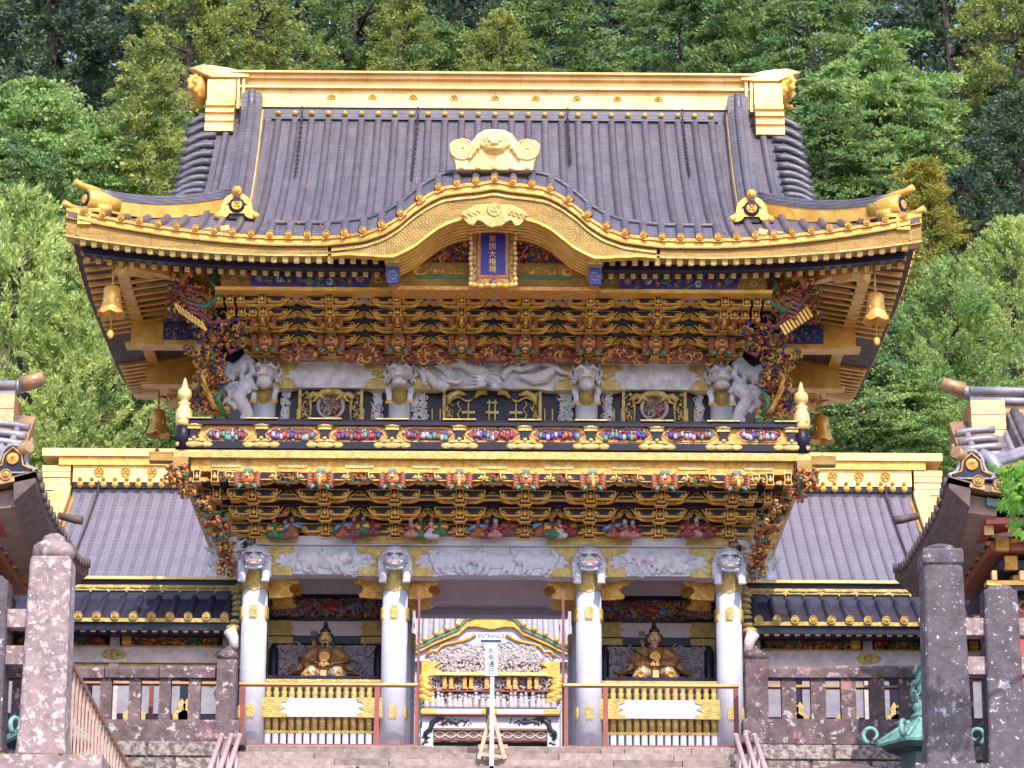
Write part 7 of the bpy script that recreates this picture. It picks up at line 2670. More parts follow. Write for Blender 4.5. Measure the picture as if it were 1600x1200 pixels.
# ------------------------------------------------------------------ white inner gate seen through the passage
def inner_gate():
    Y = 20.0
    t_ = thing('white_inner_gate', 'white inner gate with bow-shaped gold gable seen through the middle passage', 'gate', (0, Y, FLOOR))
    X0 = at(767, 1000, Y).x
    k = at(868, 1000, Y).x - at(768, 1000, Y).x
    k /= 100.0
    W = lambda px: X0 + (px - 767) * k
    zz = lambda py: zat(py, Y)
    def B(name, m, px0, px1, py0, py1, d0, d1, par=t_):
        q_ = MB(); q_.box(W(px0), W(px1), Y + d0, Y + d1, zz(py1), zz(py0))
        return q_.build(name, m, par)
    arcp = [(0, 964), (22, 964.5), (36, 968), (44, 976), (50, 984), (62, 989), (76, 995), (90, 1001), (102, 1008), (116, 1014), (150, 1022)]
    def arc(dx):
        dx = abs(dx)
        for i in range(len(arcp) - 1):
            if dx <= arcp[i + 1][0]:
                u = (dx - arcp[i][0]) / (arcp[i + 1][0] - arcp[i][0])
                return arcp[i][1] * (1 - u) + arcp[i + 1][1] * u
        return arcp[-1][1]
    def band(o0, o1, d0, d1, name, m, par=t_, lim=150, f=None):
        q_ = MB()
        sec = []
        for i in range(-50, 51):
            dx = lim * i / 50
            a0, a1 = zz(arc(dx) + o0), zz((arc(dx) + o1) if f is None else f(dx))
            sec.append([(W(767 + dx), Y + d0, a1), (W(767 + dx), Y + d1, a1), (W(767 + dx), Y + d1, a0), (W(767 + dx), Y + d0, a0)])
        q_.sweep(sec)
        return q_.build(name, m, par)
    # roof with pale tiles behind the bow
    q_ = MB()
    rows = []
    for j in range(5):
        rows.append([(W(767 + 150 * i / 30), Y - .45 + .8 * j, zz(arc(150 * i / 30)) + .02 + .62 * j * (1 - .0)) for i in range(-30, 31)])
    q_.grid(rows)
    rf_ = q_.build('inner_gate_roof', mat('pale_grey_roof', (.40, .38, .43), (.30, .28, .33), 4, .6, sheets=(.3, .12, .5)), t_)
    for i in range(-12, 13):
        dx = i * 17.0
        if abs(dx) > 140: continue
        q_ = MB()
        q_.tube([(W(767 + dx), Y - .45 + .8 * j, zz(arc(dx)) + .05 + .62 * j) for j in range(5)], .07, 8)
        q_.build('roof_roll', mat('pale_roof_roll', (.36, .34, .39), (.30, .28, .33), 4, .6), rf_)
        q_ = MB()
        q_.lathe([(.045, -.05), (.06, -.02), (.06, .05)], (W(767 + dx), Y - .47, zz(arc(dx)) + .04), 12, 0, 'Y')
        q_.build('gold_tile_end', GOLDB, rf_)
    band(-1, 2.0, -.46, .2, 'orange_edge', ORGOLD)
    band(2.1, 7.5, -.44, .2, 'teal_edge', TEAL)
    band(7.6, 20, -.40, -.1, 'gold_bargeboard', GOLD, f=lambda dx: arc(dx) + 13 + 12 * max(0, 1 - abs(dx) / 55))
    band(14, 45, -.3, -.1, 'white_gable_field', WHITE, f=lambda dx: 1038)
    # stepped inner gold line
    st_ = [(0, 988), (18, 992), (36, 998), (56, 1003), (62, 1012), (84, 1020), (104, 1034)]
    for sx in (-1, 1):
        q_ = MB()
        q_.tube([(W(767 + sx * a_), Y - .34, zz(b_)) for a_, b_ in ((24, 996), (36, 1004), (50, 1008), (66, 1011), (76, 1014), (84, 1024), (92, 1022), (100, 1030))], .035, 6)
        q_.build('gold_inner_edge', ORGOLD, t_)
    # carved white tympanum
    def CV(px0, px1, py0, py1, n, seed, mats, size=.09, name='white_carving', curls=.6, shape=None):
        q_ = MB()
        q_.box(W(px0), W(px1), Y - .28, Y - .1, zz(py1), zz(py0), len(mats) - 1)
        carve(q_, W(px0), W(px1), Y - .32, Y - .28, zz(py1), zz(py0), n, seed, len(mats) - 1, size, curls)
        return q_.build(name, mats, t_)
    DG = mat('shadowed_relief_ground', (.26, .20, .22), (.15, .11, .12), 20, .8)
    CVW = mat('white_relief', (.50, .46, .49), (.34, .29, .32), 12, .7)
    CV(700, 836, 1012, 1036, 230, 1, [CVW, CVW, DG])
    CV(668, 868, 1024, 1037, 110, 2, [CVW, CVW, DG])
    CV(662, 874, 1037.5, 1055, 420, 3, [CVW, PLINTH, CVW, DG], .055, 'lattice_patterned_beam', .1)
    for sx in (-1, 1):
        q_ = MB()
        q_.prism([(W(767 + sx * 107), zz(1037)), (W(767 + sx * 76), zz(1040)), (W(767 + sx * 88), zz(1048)), (W(767 + sx * 74), zz(1056)), (W(767 + sx * 60), zz(1060)), (W(767 + sx * 107), zz(1062))], Y - .36, Y - .3)
        q_.build('gold_beam_fitting', GOLD, t_)
        q_ = MB()
        for j in range(12):
            q_.blob((W(767 + sx * (104 - j * .6 * (j % 3))), Y - .36, zz(1064 + j * 3.4)), (.13, .06, .07), 0, 8, 5)
        q_.build('gold_corner_carving', GOLD, t_)
    B('gold_moulding', GOLDB, 680, 855, 1057, 1062, -.5, -.2)
    B('red_moulding', VERM, 662, 874, 1084, 1086, -.4, -.2)
    CV(672, 862, 1063, 1083, 170, 4, [CVW, DG], .07, 'bracket_carving')
    for dx in (-71, -61, -40, -30, -6, 28, 38, 60, 71):
        q_ = MB()
        q_.box(W(767 + dx - 3), W(767 + dx + 3), Y - .42, Y - .3, zz(1082), zz(1064), 0)
        q_.build('orange_bracket_post', ORGOLD, t_)
    CV(662, 874, 1087, 1113, 260, 5, [CVW, CVW, DG], .085, 'figure_frieze')
    q_ = MB()
    rr = random.Random(5)
    fig = MB()
    fig.lathe([(.07, 0), (.075, .05), (.05, .2), (.03, .27)], (0, 0, 0), 7)
    fig.blob((0, -.01, .31), (.04, .04, .045), 0, 7, 5)
    fm = fig.mesh('small_white_figure', CVW)
    for i in range(24):
        place(fm, 'small_white_figure', t_, (W(668 + i * 8.6 + rr.uniform(-2, 2)), Y - .36, zz(1112)), scale=(1, 1, rr.uniform(.8, 1.05)))
    B('white_beam', WHITE, 662, 874, 1113, 1121, -.42, -.2)
    B('red_line', VERM, 662, 874, 1121, 1123, -.43, -.2)
    for px in (672, 766, 862):
        q_ = MB(); q_.box(W(px - 12), W(px + 12), Y - .44, Y - .4, zz(1121), zz(1114)); q_.build('gold_beam_fitting', GOLD, t_)
    # door surround with black dragon and plum inlay
    B('white_lintel', WHITE, 662, 874, 1123.5, 1142, -.3, -.1)
    for sx in (-1, 1):
        B('white_jamb', WHITE, 767 + sx * 88, 767 + sx * 107, 1142, 1215, -.3, -.1)
        q_ = MB()
        q_.tube([(W(767 + sx * a_), Y - .31, zz(b_)) for a_, b_ in ((98, 1160), (100, 1150), (92, 1144), (90, 1134), (82, 1128), (72, 1127), (76, 1136), (66, 1130), (52, 1134), (44, 1130), (36, 1134))], [.03, .05, .06, .055, .05, .04, .02, .035, .03, .02, .01], 7)
        for i in range(26):
            px = 767 + sx * rr.uniform(30, 92)
            q_.blob((W(px), Y - .305, zz(rr.uniform(1127, 1138))), (rr.uniform(.02, .06), .012, .014), 0, 6, 4, Matrix.Rotation(rr.uniform(0, 3), 3, 'Y'))
        for i in range(12):
            q_.blob((W(767 + sx * rr.uniform(92, 104)), Y - .305, zz(rr.uniform(1146, 1168))), (rr.uniform(.02, .05), .012, .025), 0, 6, 4)
        q_.build('dark_inlaid_dragon', HAIR, t_)
    B('gold_door_line', GOLD, 678, 856, 1142.2, 1144, -.28, -.1)
    B('lattice_transom', mat('brown_lattice', (.25, .17, .17), (.12, .08, .08), 10, .7), 680, 854, 1144.2, 1158, -.2, -.1)
    q_ = MB()
    for i in range(11):
        for ph in (0, 1):
            pts = [(W(680 + 17.4 * i + 17.4 * j / 6), Y - .21, zz(1151 + (1 if ph else -1) * 5 * math.sin(math.pi * j / 6 + (0 if i % 2 else math.pi)))) for j in range(7)]
            q_.tube(pts, .018, 4)
    q_.build('lattice_curves', PLINTH, t_)
    B('red_line', VERM, 680, 854, 1158.2, 1160, -.22, -.1)
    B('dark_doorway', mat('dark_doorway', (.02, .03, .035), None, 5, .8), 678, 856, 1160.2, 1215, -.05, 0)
    # fence strips either side
    for sx in (-1, 1):
        for j, m in enumerate((WHITE, DARKWOOD, CVW, PLINTH)):
            q_ = MB(); q_.box(W(767 + sx * (108.5 + j * 2.6)), W(767 + sx * (110.8 + j * 2.6)), Y - .1, Y + .1, FLOOR, zz(966))
            q_.build('fence_strip', m, t_)
    return t_
inner_gate()

# ------------------------------------------------------------------ gold-ridged halls standing behind, left and right
def hall(sgn, label):
    Y = 18.0
    t_ = thing('gold_ridged_hall', label, 'building', (sgn * 8, Y, FLOOR))
    Xo = abs(at(113, 800, 17.6).x)
    Xi = 3.9
    zr = zat(768, 17.5)
    ze = zat(925, 13.6)
    def z_(y):
        u = (17.6 - y) / 4.0
        return zr + (ze - zr) * (u * 1.12 - .12 * u * u)
    q_ = MB()
    xs_ = [Xi + (Xo - Xi) * i / 16 for i in range(17)]
    rows = [[(sgn * x, 13.6 + 4.0 * j / 10, z_(13.6 + 4.0 * j / 10)) for x in xs_] for j in range(11)]
    if sgn < 0: rows = rows[::-1]
    q_.grid(rows)
    rows = [[(sgn * x, 18 + (18 - (13.6 + 4.0 * j / 10)), z_(13.6 + 4.0 * j / 10)) for x in xs_] for j in range(11)]
    q_.grid(rows if sgn < 0 else rows[::-1])
    rf_ = q_.build('hall_roof', TILEL, t_)
    x = Xi + .1
    while x < Xo:
        q_ = MB()
        rows = []
        for j in range(9):
            y = 13.6 + 3.95 * j / 8
            rows.append([(sgn * x + .042 * math.cos(t), y, z_(y) + .045 * math.sin(t) - .004) for t in [math.pi * (1 - i / 5) for i in range(6)]])
        q_.grid(rows)
        q_.build('roof_roll', MATS.get('pale_copper_roll') or mat('pale_copper_roll', (.17, .15, .20), (.14, .12, .165), 2, .5, .1, sheets=(9, .10)), rf_)
        x += .243
    B = lambda name, m, x0, x1, y0, y1, z0, z1: (lambda q_: (q_.box(sgn * x0, sgn * x1, y0, y1, z0, z1), q_.build(name, m, rf_))[1])(MB())
    B('ridge_shadow_band', TILER, Xi, Xo, 17.50, 18.5, zat(771, 17.5) - .1, zat(766, 17.5))
    B('dark_ridge_band', BLUEBLK, Xi, Xo, 17.44, 18.56, zat(765.8, 17.45), zat(756.5, 17.45))
    stm2 = MB(); stm2.lathe([(.07, .03), (.075, 0), (.06, -.04), (.03, -.06), (0, -.062)], (0, 0, 0), 10, 0, 'Y')
    sm_ = stm2.mesh('gold_stud', GOLD)
    x = Xo - .16
    while x > 5.2:
        place(sm_, 'gold_stud', rf_, (sgn * x, 17.42, zat(761, 17.42)))
        place(sm_, 'gold_stud', rf_, (sgn * x, 17.40, zat(751.5, 17.4)), scale=(.6, 1, .6))
        x -= .245
    Xe = abs(at(66, 730, 17.4).x)
    B('gold_ridge_board', GOLDB, Xi, Xo, 17.42, 18.6, zat(756.3, 17.4), zat(731, 17.4))
    B('gold_ridge_moulding', GOLD, Xi, Xe - .35, 17.36, 18.65, zat(730.8, 17.4), zat(718, 17.4))
    B('gold_ridge_cap', GOLDB, Xi, Xe, 17.30, 18.7, zat(717.8, 17.4), zat(706, 17.4))
    x = Xo - .55
    while x > 5.5:
        place(crm, 'round_crest', rf_, (sgn * x, 17.415, zat(741, 17.4)), scale=(1.5, 1.3, 1.5))
        x -= .56
    # gold gable end: stepped ridge end and descending board
    q_ = MB()
    for k in range(6):
        q_.box(sgn * (Xo + .05), sgn * (Xe - .02 * k), 17.40 - .02 * (k % 2), 18.6, zat(731 + 10 * k + 9, 17.4), zat(731 + 10 * k, 17.4) - .004)
    q_.build('stepped_gold_ridge_end', GOLDB, rf_)
    q_ = MB()
    sec = []
    for j in range(9):
        y = 17.5 - 3.9 * j / 8
        zz_ = z_(y)
        xo = Xo + .03 + .0 * j
        sec.append([(sgn * xo, y, zz_ - .2), (sgn * (xo + .34 + .05 * j), y, zz_ - .2), (sgn * (xo + .34 + .05 * j), y, zz_ + .12), (sgn * xo, y, zz_ + .16)])
    q_.sweep(sec)
    q_.build('gold_descending_board', GOLDB, rf_)
    # body under the roof
    B2 = lambda name, m, x0, x1, y0, y1, z0, z1: (lambda q_: (q_.box(sgn * x0, sgn * x1, y0, y1, z0, z1), q_.build(name, m, t_))[1])(MB())
    B2('hall_wall', WHITE, Xi + .5, Xo - .3, 15.2, 20.8, FLOOR, z_(15.2) - .15)
    for x in (5.0, 6.6, 8.2):
        B2('hall_post', BLACK, x - .1, x + .1, 15.05, 15.19, FLOOR, z_(15.2) - .2)
    q_ = MB()
    a = [(13.6, z_(13.6) - .02), (17.6, z_(17.6) - .02), (18.4, z_(17.6) - .02), (22.4, z_(13.6) - .02)]
    q_.prism(a, sgn * (Xo - .06), sgn * (Xo - .01), 0, 'YZ')
    q_.build('hall_gable', GOLDD, t_)
    q_ = MB()
    pts = []
    for i in range(30):
        t = i / 29
        y = 17.4 - 3.4 * t
        pts.append((sgn * (abs(at(152, 800, 17.4).x) + .1 * t), y, z_(y) + .08))
    q_.tube([(pts[0][0], 17.36, zat(755, 17.4))] + pts, .022, 5)
    q_.build('roof_chain_line', CHAIN, rf_)
    return t_
hall(-1, 'hall with golden ridge and pale purple roof behind the left corridor')
hall(1, 'hall with golden ridge and pale purple roof behind the right corridor')
# ------------------------------------------------------------------ side towers (roofs cut by the picture edges)
def tower(sgn, label):
    cx = sgn * 8.95
    cy = -4.5
    a, hd = 3.25, 2.55
    Y0 = cy - hd
    zc = zat(735, Y0) - .05
    t_ = thing('side_tower', label, 'tower', (cx, cy, -2.6))
    ROLLM = mat('silvery_roof_roll', (.30, .28, .33), (.18, .16, .20), 4, .45, .15, bump=.4, bscale=30)
    sm0 = MB(); sm0.lathe([(.07, -.03), (.06, .03)], (0, 0, 0), 10, 0, 'Y')
    r_ = irimoya(t_, dict(sidem=sm0.mesh('eave_tile_end', DARKWOOD), cx=cx, cy=cy, a=a, hd=hd, ze=zc - .22, g=2.62, lift=.24, pitch=.262, n=40, ks=1.0, sheet=TILEG, roll=ROLLM, fascia=DARKWOOD,
                          endm=mat('dull_gold_crest', (.50, .30, .12), (.25, .13, .06), 12, .5, .4), endm2=GOLDD, re=.075, rr=.05, ridgew=.3, skipv=.45))
    rf_, z_f, z_s = r_['roof'], r_['zf'], r_['zs']
    zE = zc - .22
    # ridge with stepped bronze end
    B = lambda name, m, x0, x1, y0, y1, z0, z1, par=rf_: (lambda q_: (q_.box(cx - sgn * x0, cx - sgn * x1, y0, y1, z0, z1), q_.build(name, m, par))[1])(MB())
    zt = z_f(0, hd - .25)
    CB = mat('coppery_ridge_board', (.45, .27, .14), (.28, .15, .09), 6, .45, .3, bump=.4)
    B('ridge', TILEG, -2.3, 2.3, cy - .24, cy + .24, zt - .15, zt + .08)
    B('ridge_board', CB, -2.3, 2.3, cy - .20, cy + .20, zt + .081, zt + .42)
    q_ = MB()
    for dz, r in ((.46, .055), (.60, .06)):
        q_.tube([(cx - sgn * 2.55, cy - .22, zt + dz - .02), (cx - sgn * 1.8, cy - .22, zt + dz - .03), (cx + 2.2 * sgn, cy - .22, zt + dz - .03)], r, 8)
    q_.tube([(cx - sgn * 2.85, cy, zt + .70), (cx - sgn * 2.5, cy, zt + .60), (cx - sgn * 1.6, cy, zt + .55), (cx + 2.2 * sgn, cy, zt + .55)], [.08, .10, .12, .12], 10)
    q_.build('ridge_roll', ROLLM, rf_)
    q_ = MB()
    for k in range(7):
        d_ = .24 + .05 * (k % 2) + .02 * k
        q_.box(cx - sgn * 2.10, cx - sgn * 2.56, cy - .26 - d_ * .3, cy + .26 + d_ * .3, zt + .42 - .105 * (k + 1), zt + .42 - .105 * k - .004)
    q_.build('stepped_ridge_end', mat('bright_bronze_plate', (.70, .42, .22), (.52, .28, .14), 7, .4, .4, bump=.3), rf_)
    q_ = MB()
    q_.tube([(cx - sgn * 2.6, cy - .1, zt + .62), (cx - sgn * 2.9, cy - .1, zt + .72)], [.10, .085], 10)
    q_.build('ridge_horn', CB, rf_)
    # verge rolls and board
    for sx in (-1, 1):
        for k in range(9):
            s = .78 + k * .235
            if s > hd - .2: break
            z = z_f(2.62, s)
            q_ = MB()
            q_.tube([(cx + sx * (2.26 + .52 * t), Y0 + s, z + .09 - .06 * t * t) for t in (0, .25, .5, .75, 1)], .05, 8)
            q_.build('verge_roll', ROLLM, rf_)
        q_ = MB()
        sec = []
        for j in range(10):
            s = .62 + (hd - .62) * j / 9
            z = z_f(2.62, s)
            sec.append([(cx + sx * 2.6, Y0 + s, z - .30), (cx + sx * 2.80, Y0 + s, z - .30), (cx + sx * 2.80, Y0 + s, z - .02), (cx + sx * 2.6, Y0 + s, z)])
        q_.sweep(sec)
        q_.build('verge_board', CB, rf_)
        for k in range(4):
            s = .9 + .42 * k
            q_ = MB(); q_.blob((cx + sx * 2.83, Y0 + s, z_f(2.6, s) - .15), (.03, .06, .06), 0, 8, 5); q_.build('verge_boss', CB, rf_)
    # descending and corner ridges
    for sx in (-1, 1):
        q_, rl = MB(), []
        sec = []
        for j in range(10):
            s = .75 + (hd - .95) * j / 9
            z = z_f(1.95, s)
            sec.append([(cx + sx * 1.82, Y0 + s, z - .02), (cx + sx * 2.08, Y0 + s, z - .02), (cx + sx * 2.06, Y0 + s, z + .24), (cx + sx * 1.84, Y0 + s, z + .24)])
            rl.append((cx + sx * 1.95, Y0 + s, z + .27))
        q_.sweep(sec)
        q_.tube(rl, .06, 8)
        q_.build('descending_ridge', TILEG, rf_)
        path = []
        for j in range(9):
            t = j / 8
            u = 2.0 + (a - .34 - 2.0) * t
            s = 1.25 - (1.25 - .30) * t
            path.append(Vector((cx + sx * u, Y0 + s, z_f(u, s) + .03)))
        q_ = MB()
        q_.sweep([[p_ + Vector((0, -.09, -.03)), p_ + Vector((0, .09, -.03)), p_ + Vector((0, .09, .14)), p_ + Vector((0, -.09, .14))] for p_ in path])
        cr_ = q_.build('corner_ridge', mat('pale_gilt_board', (.62, .50, .26), (.45, .32, .15), 7, .45, .4), rf_)
        q_ = MB()
        for dy, dz, r in ((-.07, .17, .05), (.07, .17, .05), (0, .24, .06)):
            q_.tube([p_ + Vector((0, dy, dz)) for p_ in path], r, 8)
        e = path[-1]
        dv = (path[-1] - path[-3]).normalized()
        q_.build('corner_ridge_roll', ROLLM, cr_)
        q_ = MB()
        q_.tube([e + Vector((0, 0, .28)) - dv * .1, e + dv * .15 + Vector((0, 0, .28)), e + dv * .34 + Vector((0, 0, .34))], [.065, .07, .08], 10)
        q_.build('corner_horn', CB, cr_)
        q_ = MB()
        on = MB()
        pts = [(.17 * math.cos(t), .06 + .20 * math.sin(t)) for t in [math.pi * i / 10 for i in range(11)]]
        pts += [(-.20, -.02), (-.30, -.06), (-.26, -.13), (-.12, -.13), (.12, -.13), (.26, -.13), (.30, -.06), (.20, -.02)]
        on.prism(pts, -.10, .10, 0)
        on.prism(inset(pts, .03), -.112, -.09, 1)
        on.tube([(-.24, -.115, -.08), (-.13, -.118, -.03), (-.11, -.118, .10), (0, -.118, .20), (.11, -.118, .10), (.13, -.118, -.03), (.24, -.115, -.08)], .014, 6, 2)
        on.lathe([(.075, -.112), (.08, -.13), (.06, -.135), (0, -.128)], (0, 0, .05), 16, 2, 'Y')
        on.tube([(sx * -.15, .1, .24), (sx * -.28, .05, .16), (sx * -.34, .0, .0), (sx * -.42, -.02, -.05)], [.09, .10, .09, .05], 8, 0)
        q_.merge(on, (e.x + sx * .02, e.y - .05, e.z + .08))
        q_.build('ridge_end_tile', [ROLLM, BLUEBLK, GOLDD], cr_)
    # eaves: gilt board, teal board, soffits in red, rafters, side eaves with tile ends
    us = [-a + 2 * a * i / 40 for i in range(41)]
    def st(t0, b0, y0, y1, name, m):
        q_ = MB()
        q_.sweep([[(cx + u, y0, z_f(u, 0) - b0), (cx + u, y1, z_f(u, 0) - b0), (cx + u, y1, z_f(u, 0) - t0), (cx + u, y0, z_f(u, 0) - t0)] for u in us])
        return q_.build(name, m, rf_)
    BRN = mat('brown_gilt_board', (.22, .12, .06), (.12, .07, .04), 8, .5, .3)
    st(.01, .10, Y0 + .0, Y0 + .4, 'eave_board', BRN)
    us = us[3:-3]
    st(.14, .24, Y0 + .12, Y0 + .4, 'teal_eave_board', mat('slate_teal_paint', (.08, .15, .20), (.05, .09, .13), 8, .5))
    for sx in (-1, 1):
        q_ = MB()
        vs_ = [-hd + 2 * hd * i / 24 for i in range(25)]
        q_.sweep([[(cx + sx * (a - .0), cy + v, z_s(v, 0) - .16), (cx + sx * (a - .25), cy + v, z_s(v, 0) - .40), (cx + sx * (a - .28), cy + v, z_s(v, 0) - .10), (cx + sx * a, cy + v, z_s(v, 0) - .02)] for v in vs_])
        q_.build('side_eave_board', DARKWOOD, rf_)
        q_ = MB()
        q_.sweep([[(cx + sx * (a - .26), cy + v, z_s(v, 0) - .36), (cx + sx * (a - .62), cy + v, z_s(v, 0) - .40), (cx + sx * (a - .62), cy + v, z_s(v, 0) - .2), (cx + sx * (a - .26), cy + v, z_s(v, 0) - .12)] for v in vs_[1:-1]])
        q_.build('side_inner_board', mat('brown_inner_board', (.26, .17, .15), (.18, .11, .10), 6, .6), rf_)
    q_ = MB()
    q_.box(cx - a + .5, cx + a - .5, Y0 + .3, 2 * cy - Y0 - .3, zE - .30, zE - .22)
    q_.build('red_soffit', RED, rf_)
    fr = MB()
    fr.box(-.05, .05, 0, 1.2, -.07, 0, 0); fr.box(-.06, .06, -.012, 0, -.12, .0, 1)
    frm = fr.mesh('gilt_tipped_rafter', [RED, GOLDP])
    for k in range(-9, 10):
        place(frm, 'gilt_tipped_rafter', rf_, (cx + k * .30, Y0 + .42, zE - .30))
    # slanting fan of fine gilt rafters at the inner corner
    for k in range(10):
        q_ = MB()
        t = k / 9
        p0 = Vector((cx - sgn * (a - .60), Y0 + .55 + t * 3.6, zE - .40))
        q_.bar(p0, p0 + Vector((sgn * .55, -.35, -.02)), .03, .05)
        q_.build('fine_rafter', GOLDD if k % 2 else MATS['brown_inner_board'], rf_)
    # body: red posts, brackets, dark walls, lower red railing
    bx0 = a - 1.02
    B('tower_wall', MATS['brown_inner_board'] if False else BLACK, -bx0 + .0, bx0, cy - 1.1, cy + 1.1, -2.6, zE - .3, t_)
    B('red_wall_panel', RED, -bx0 - .05, bx0 + .05, cy - 1.18, cy - 1.101, zE - 1.0, zE - .5, t_)
    for k in range(3):
        B('bracket_tier', (RED, BLUEBLK, RUST)[k], -bx0 - .10 - .14 * k, bx0 + .10 + .14 * k, cy - 1.3 - .22 * k, cy + 1.2, zE - .92 + .2 * k, zE - .80 + .2 * k, t_)
        for j in range(8):
            q_ = MB()
            xx = bx0 + .05 + .14 * k - j * .42
            q_.box(cx - sgn * xx, cx - sgn * (xx - .16), cy - 1.38 - .22 * k, cy - 1.29 - .22 * k, zE - .94 + .2 * k, zE - .76 + .2 * k)
            q_.build('gilt_bracket_end', GOLDD, t_)
    q_ = MB()
    rr = random.Random(6)
    lo, hi = sorted((cx - sgn * (bx0 + .3), cx + sgn * bx0))
    carve(q_, lo, hi, cy - 1.5, cy - 1.35, zE - 1.25, zE - .95, 220, 14, 5, .11, .7)
    q_.build('painted_beam_carving', [MAROON, RUST, TEAL, GREEN, BLUEBLK], t_)
    for xx in (bx0 - .05, bx0 - 1.9):
        B('red_post', RED, xx - .14, xx + .14, cy - 1.36, cy - 1.12, -2.6, zE - 1.0, t_)
        B('gilt_post_cap', GOLDD, xx - .2, xx + .2, cy - 1.42, cy - 1.1, zE - 1.12, zE - .98, t_)
    for py, m, nm in ((905, GOLD, 'gilt_rail'), (912, BLACK, 'black_rail')):
        z_ = zat(py, cy - 1.6)
        B(nm, m, -bx0, bx0 + .45, cy - 1.7, cy - 1.5, z_ - .07, z_, t_)
    for k in range(5):
        xx = bx0 + .35 - .35 * k
        B('railing_stud', GOLDB, xx - .03, xx + .03, cy - 1.72, cy - 1.6, zat(905, cy - 1.6) + .004, zat(890, cy - 1.6), t_)
    B('tower_base', STONED, -bx0 - .3, bx0 + .3, cy - 1.6, cy + 1.6, -2.59, -1.4, t_)
    # the small horn at the far eave corner
    q_ = MB()
    p_ = at(118 if sgn < 0 else 1408, 812, -2.2)
    q_.tube([(p_.x + sgn * .25, -2.2, p_.z + .06), (p_.x, -2.2, p_.z), (p_.x - sgn * .10, -2.2, p_.z - .01)], [.05, .06, .065], 10)
    q_.build('far_corner_horn', DARKWOOD, rf_)
    return t_
tower(-1, 'dark roofed tower with red soffit and curled corner tiles at the left edge')
tower(1, 'dark roofed tower with red soffit at the right edge behind the maple twig')

# ------------------------------------------------------------------ trees
def quads_mesh(name, C, U, V, m):
    """leaf blades: centres C, half-length vectors U, half-width vectors V (numpy)"""
    n = len(C)
    P = np.empty((n, 4, 3))
    P[:, 0] = C - U
    P[:, 1] = C + V - U * .1
    P[:, 2] = C + U
    P[:, 3] = C - V - U * .1
    me = bpy.data.meshes.new(name)
    me.vertices.add(n * 4)
    me.vertices.foreach_set('co', P.reshape(-1))
    me.loops.add(n * 4)
    me.loops.foreach_set('vertex_index', np.arange(n * 4, dtype=np.int32))
    me.polygons.add(n)
    me.polygons.foreach_set('loop_start', np.arange(0, n * 4, 4, dtype=np.int32))
    me.update(calc_edges=True)
    me.materials.append(m)
    return me

def unit(v): return v / np.maximum(1e-6, np.linalg.norm(v, axis=-1, keepdims=True))

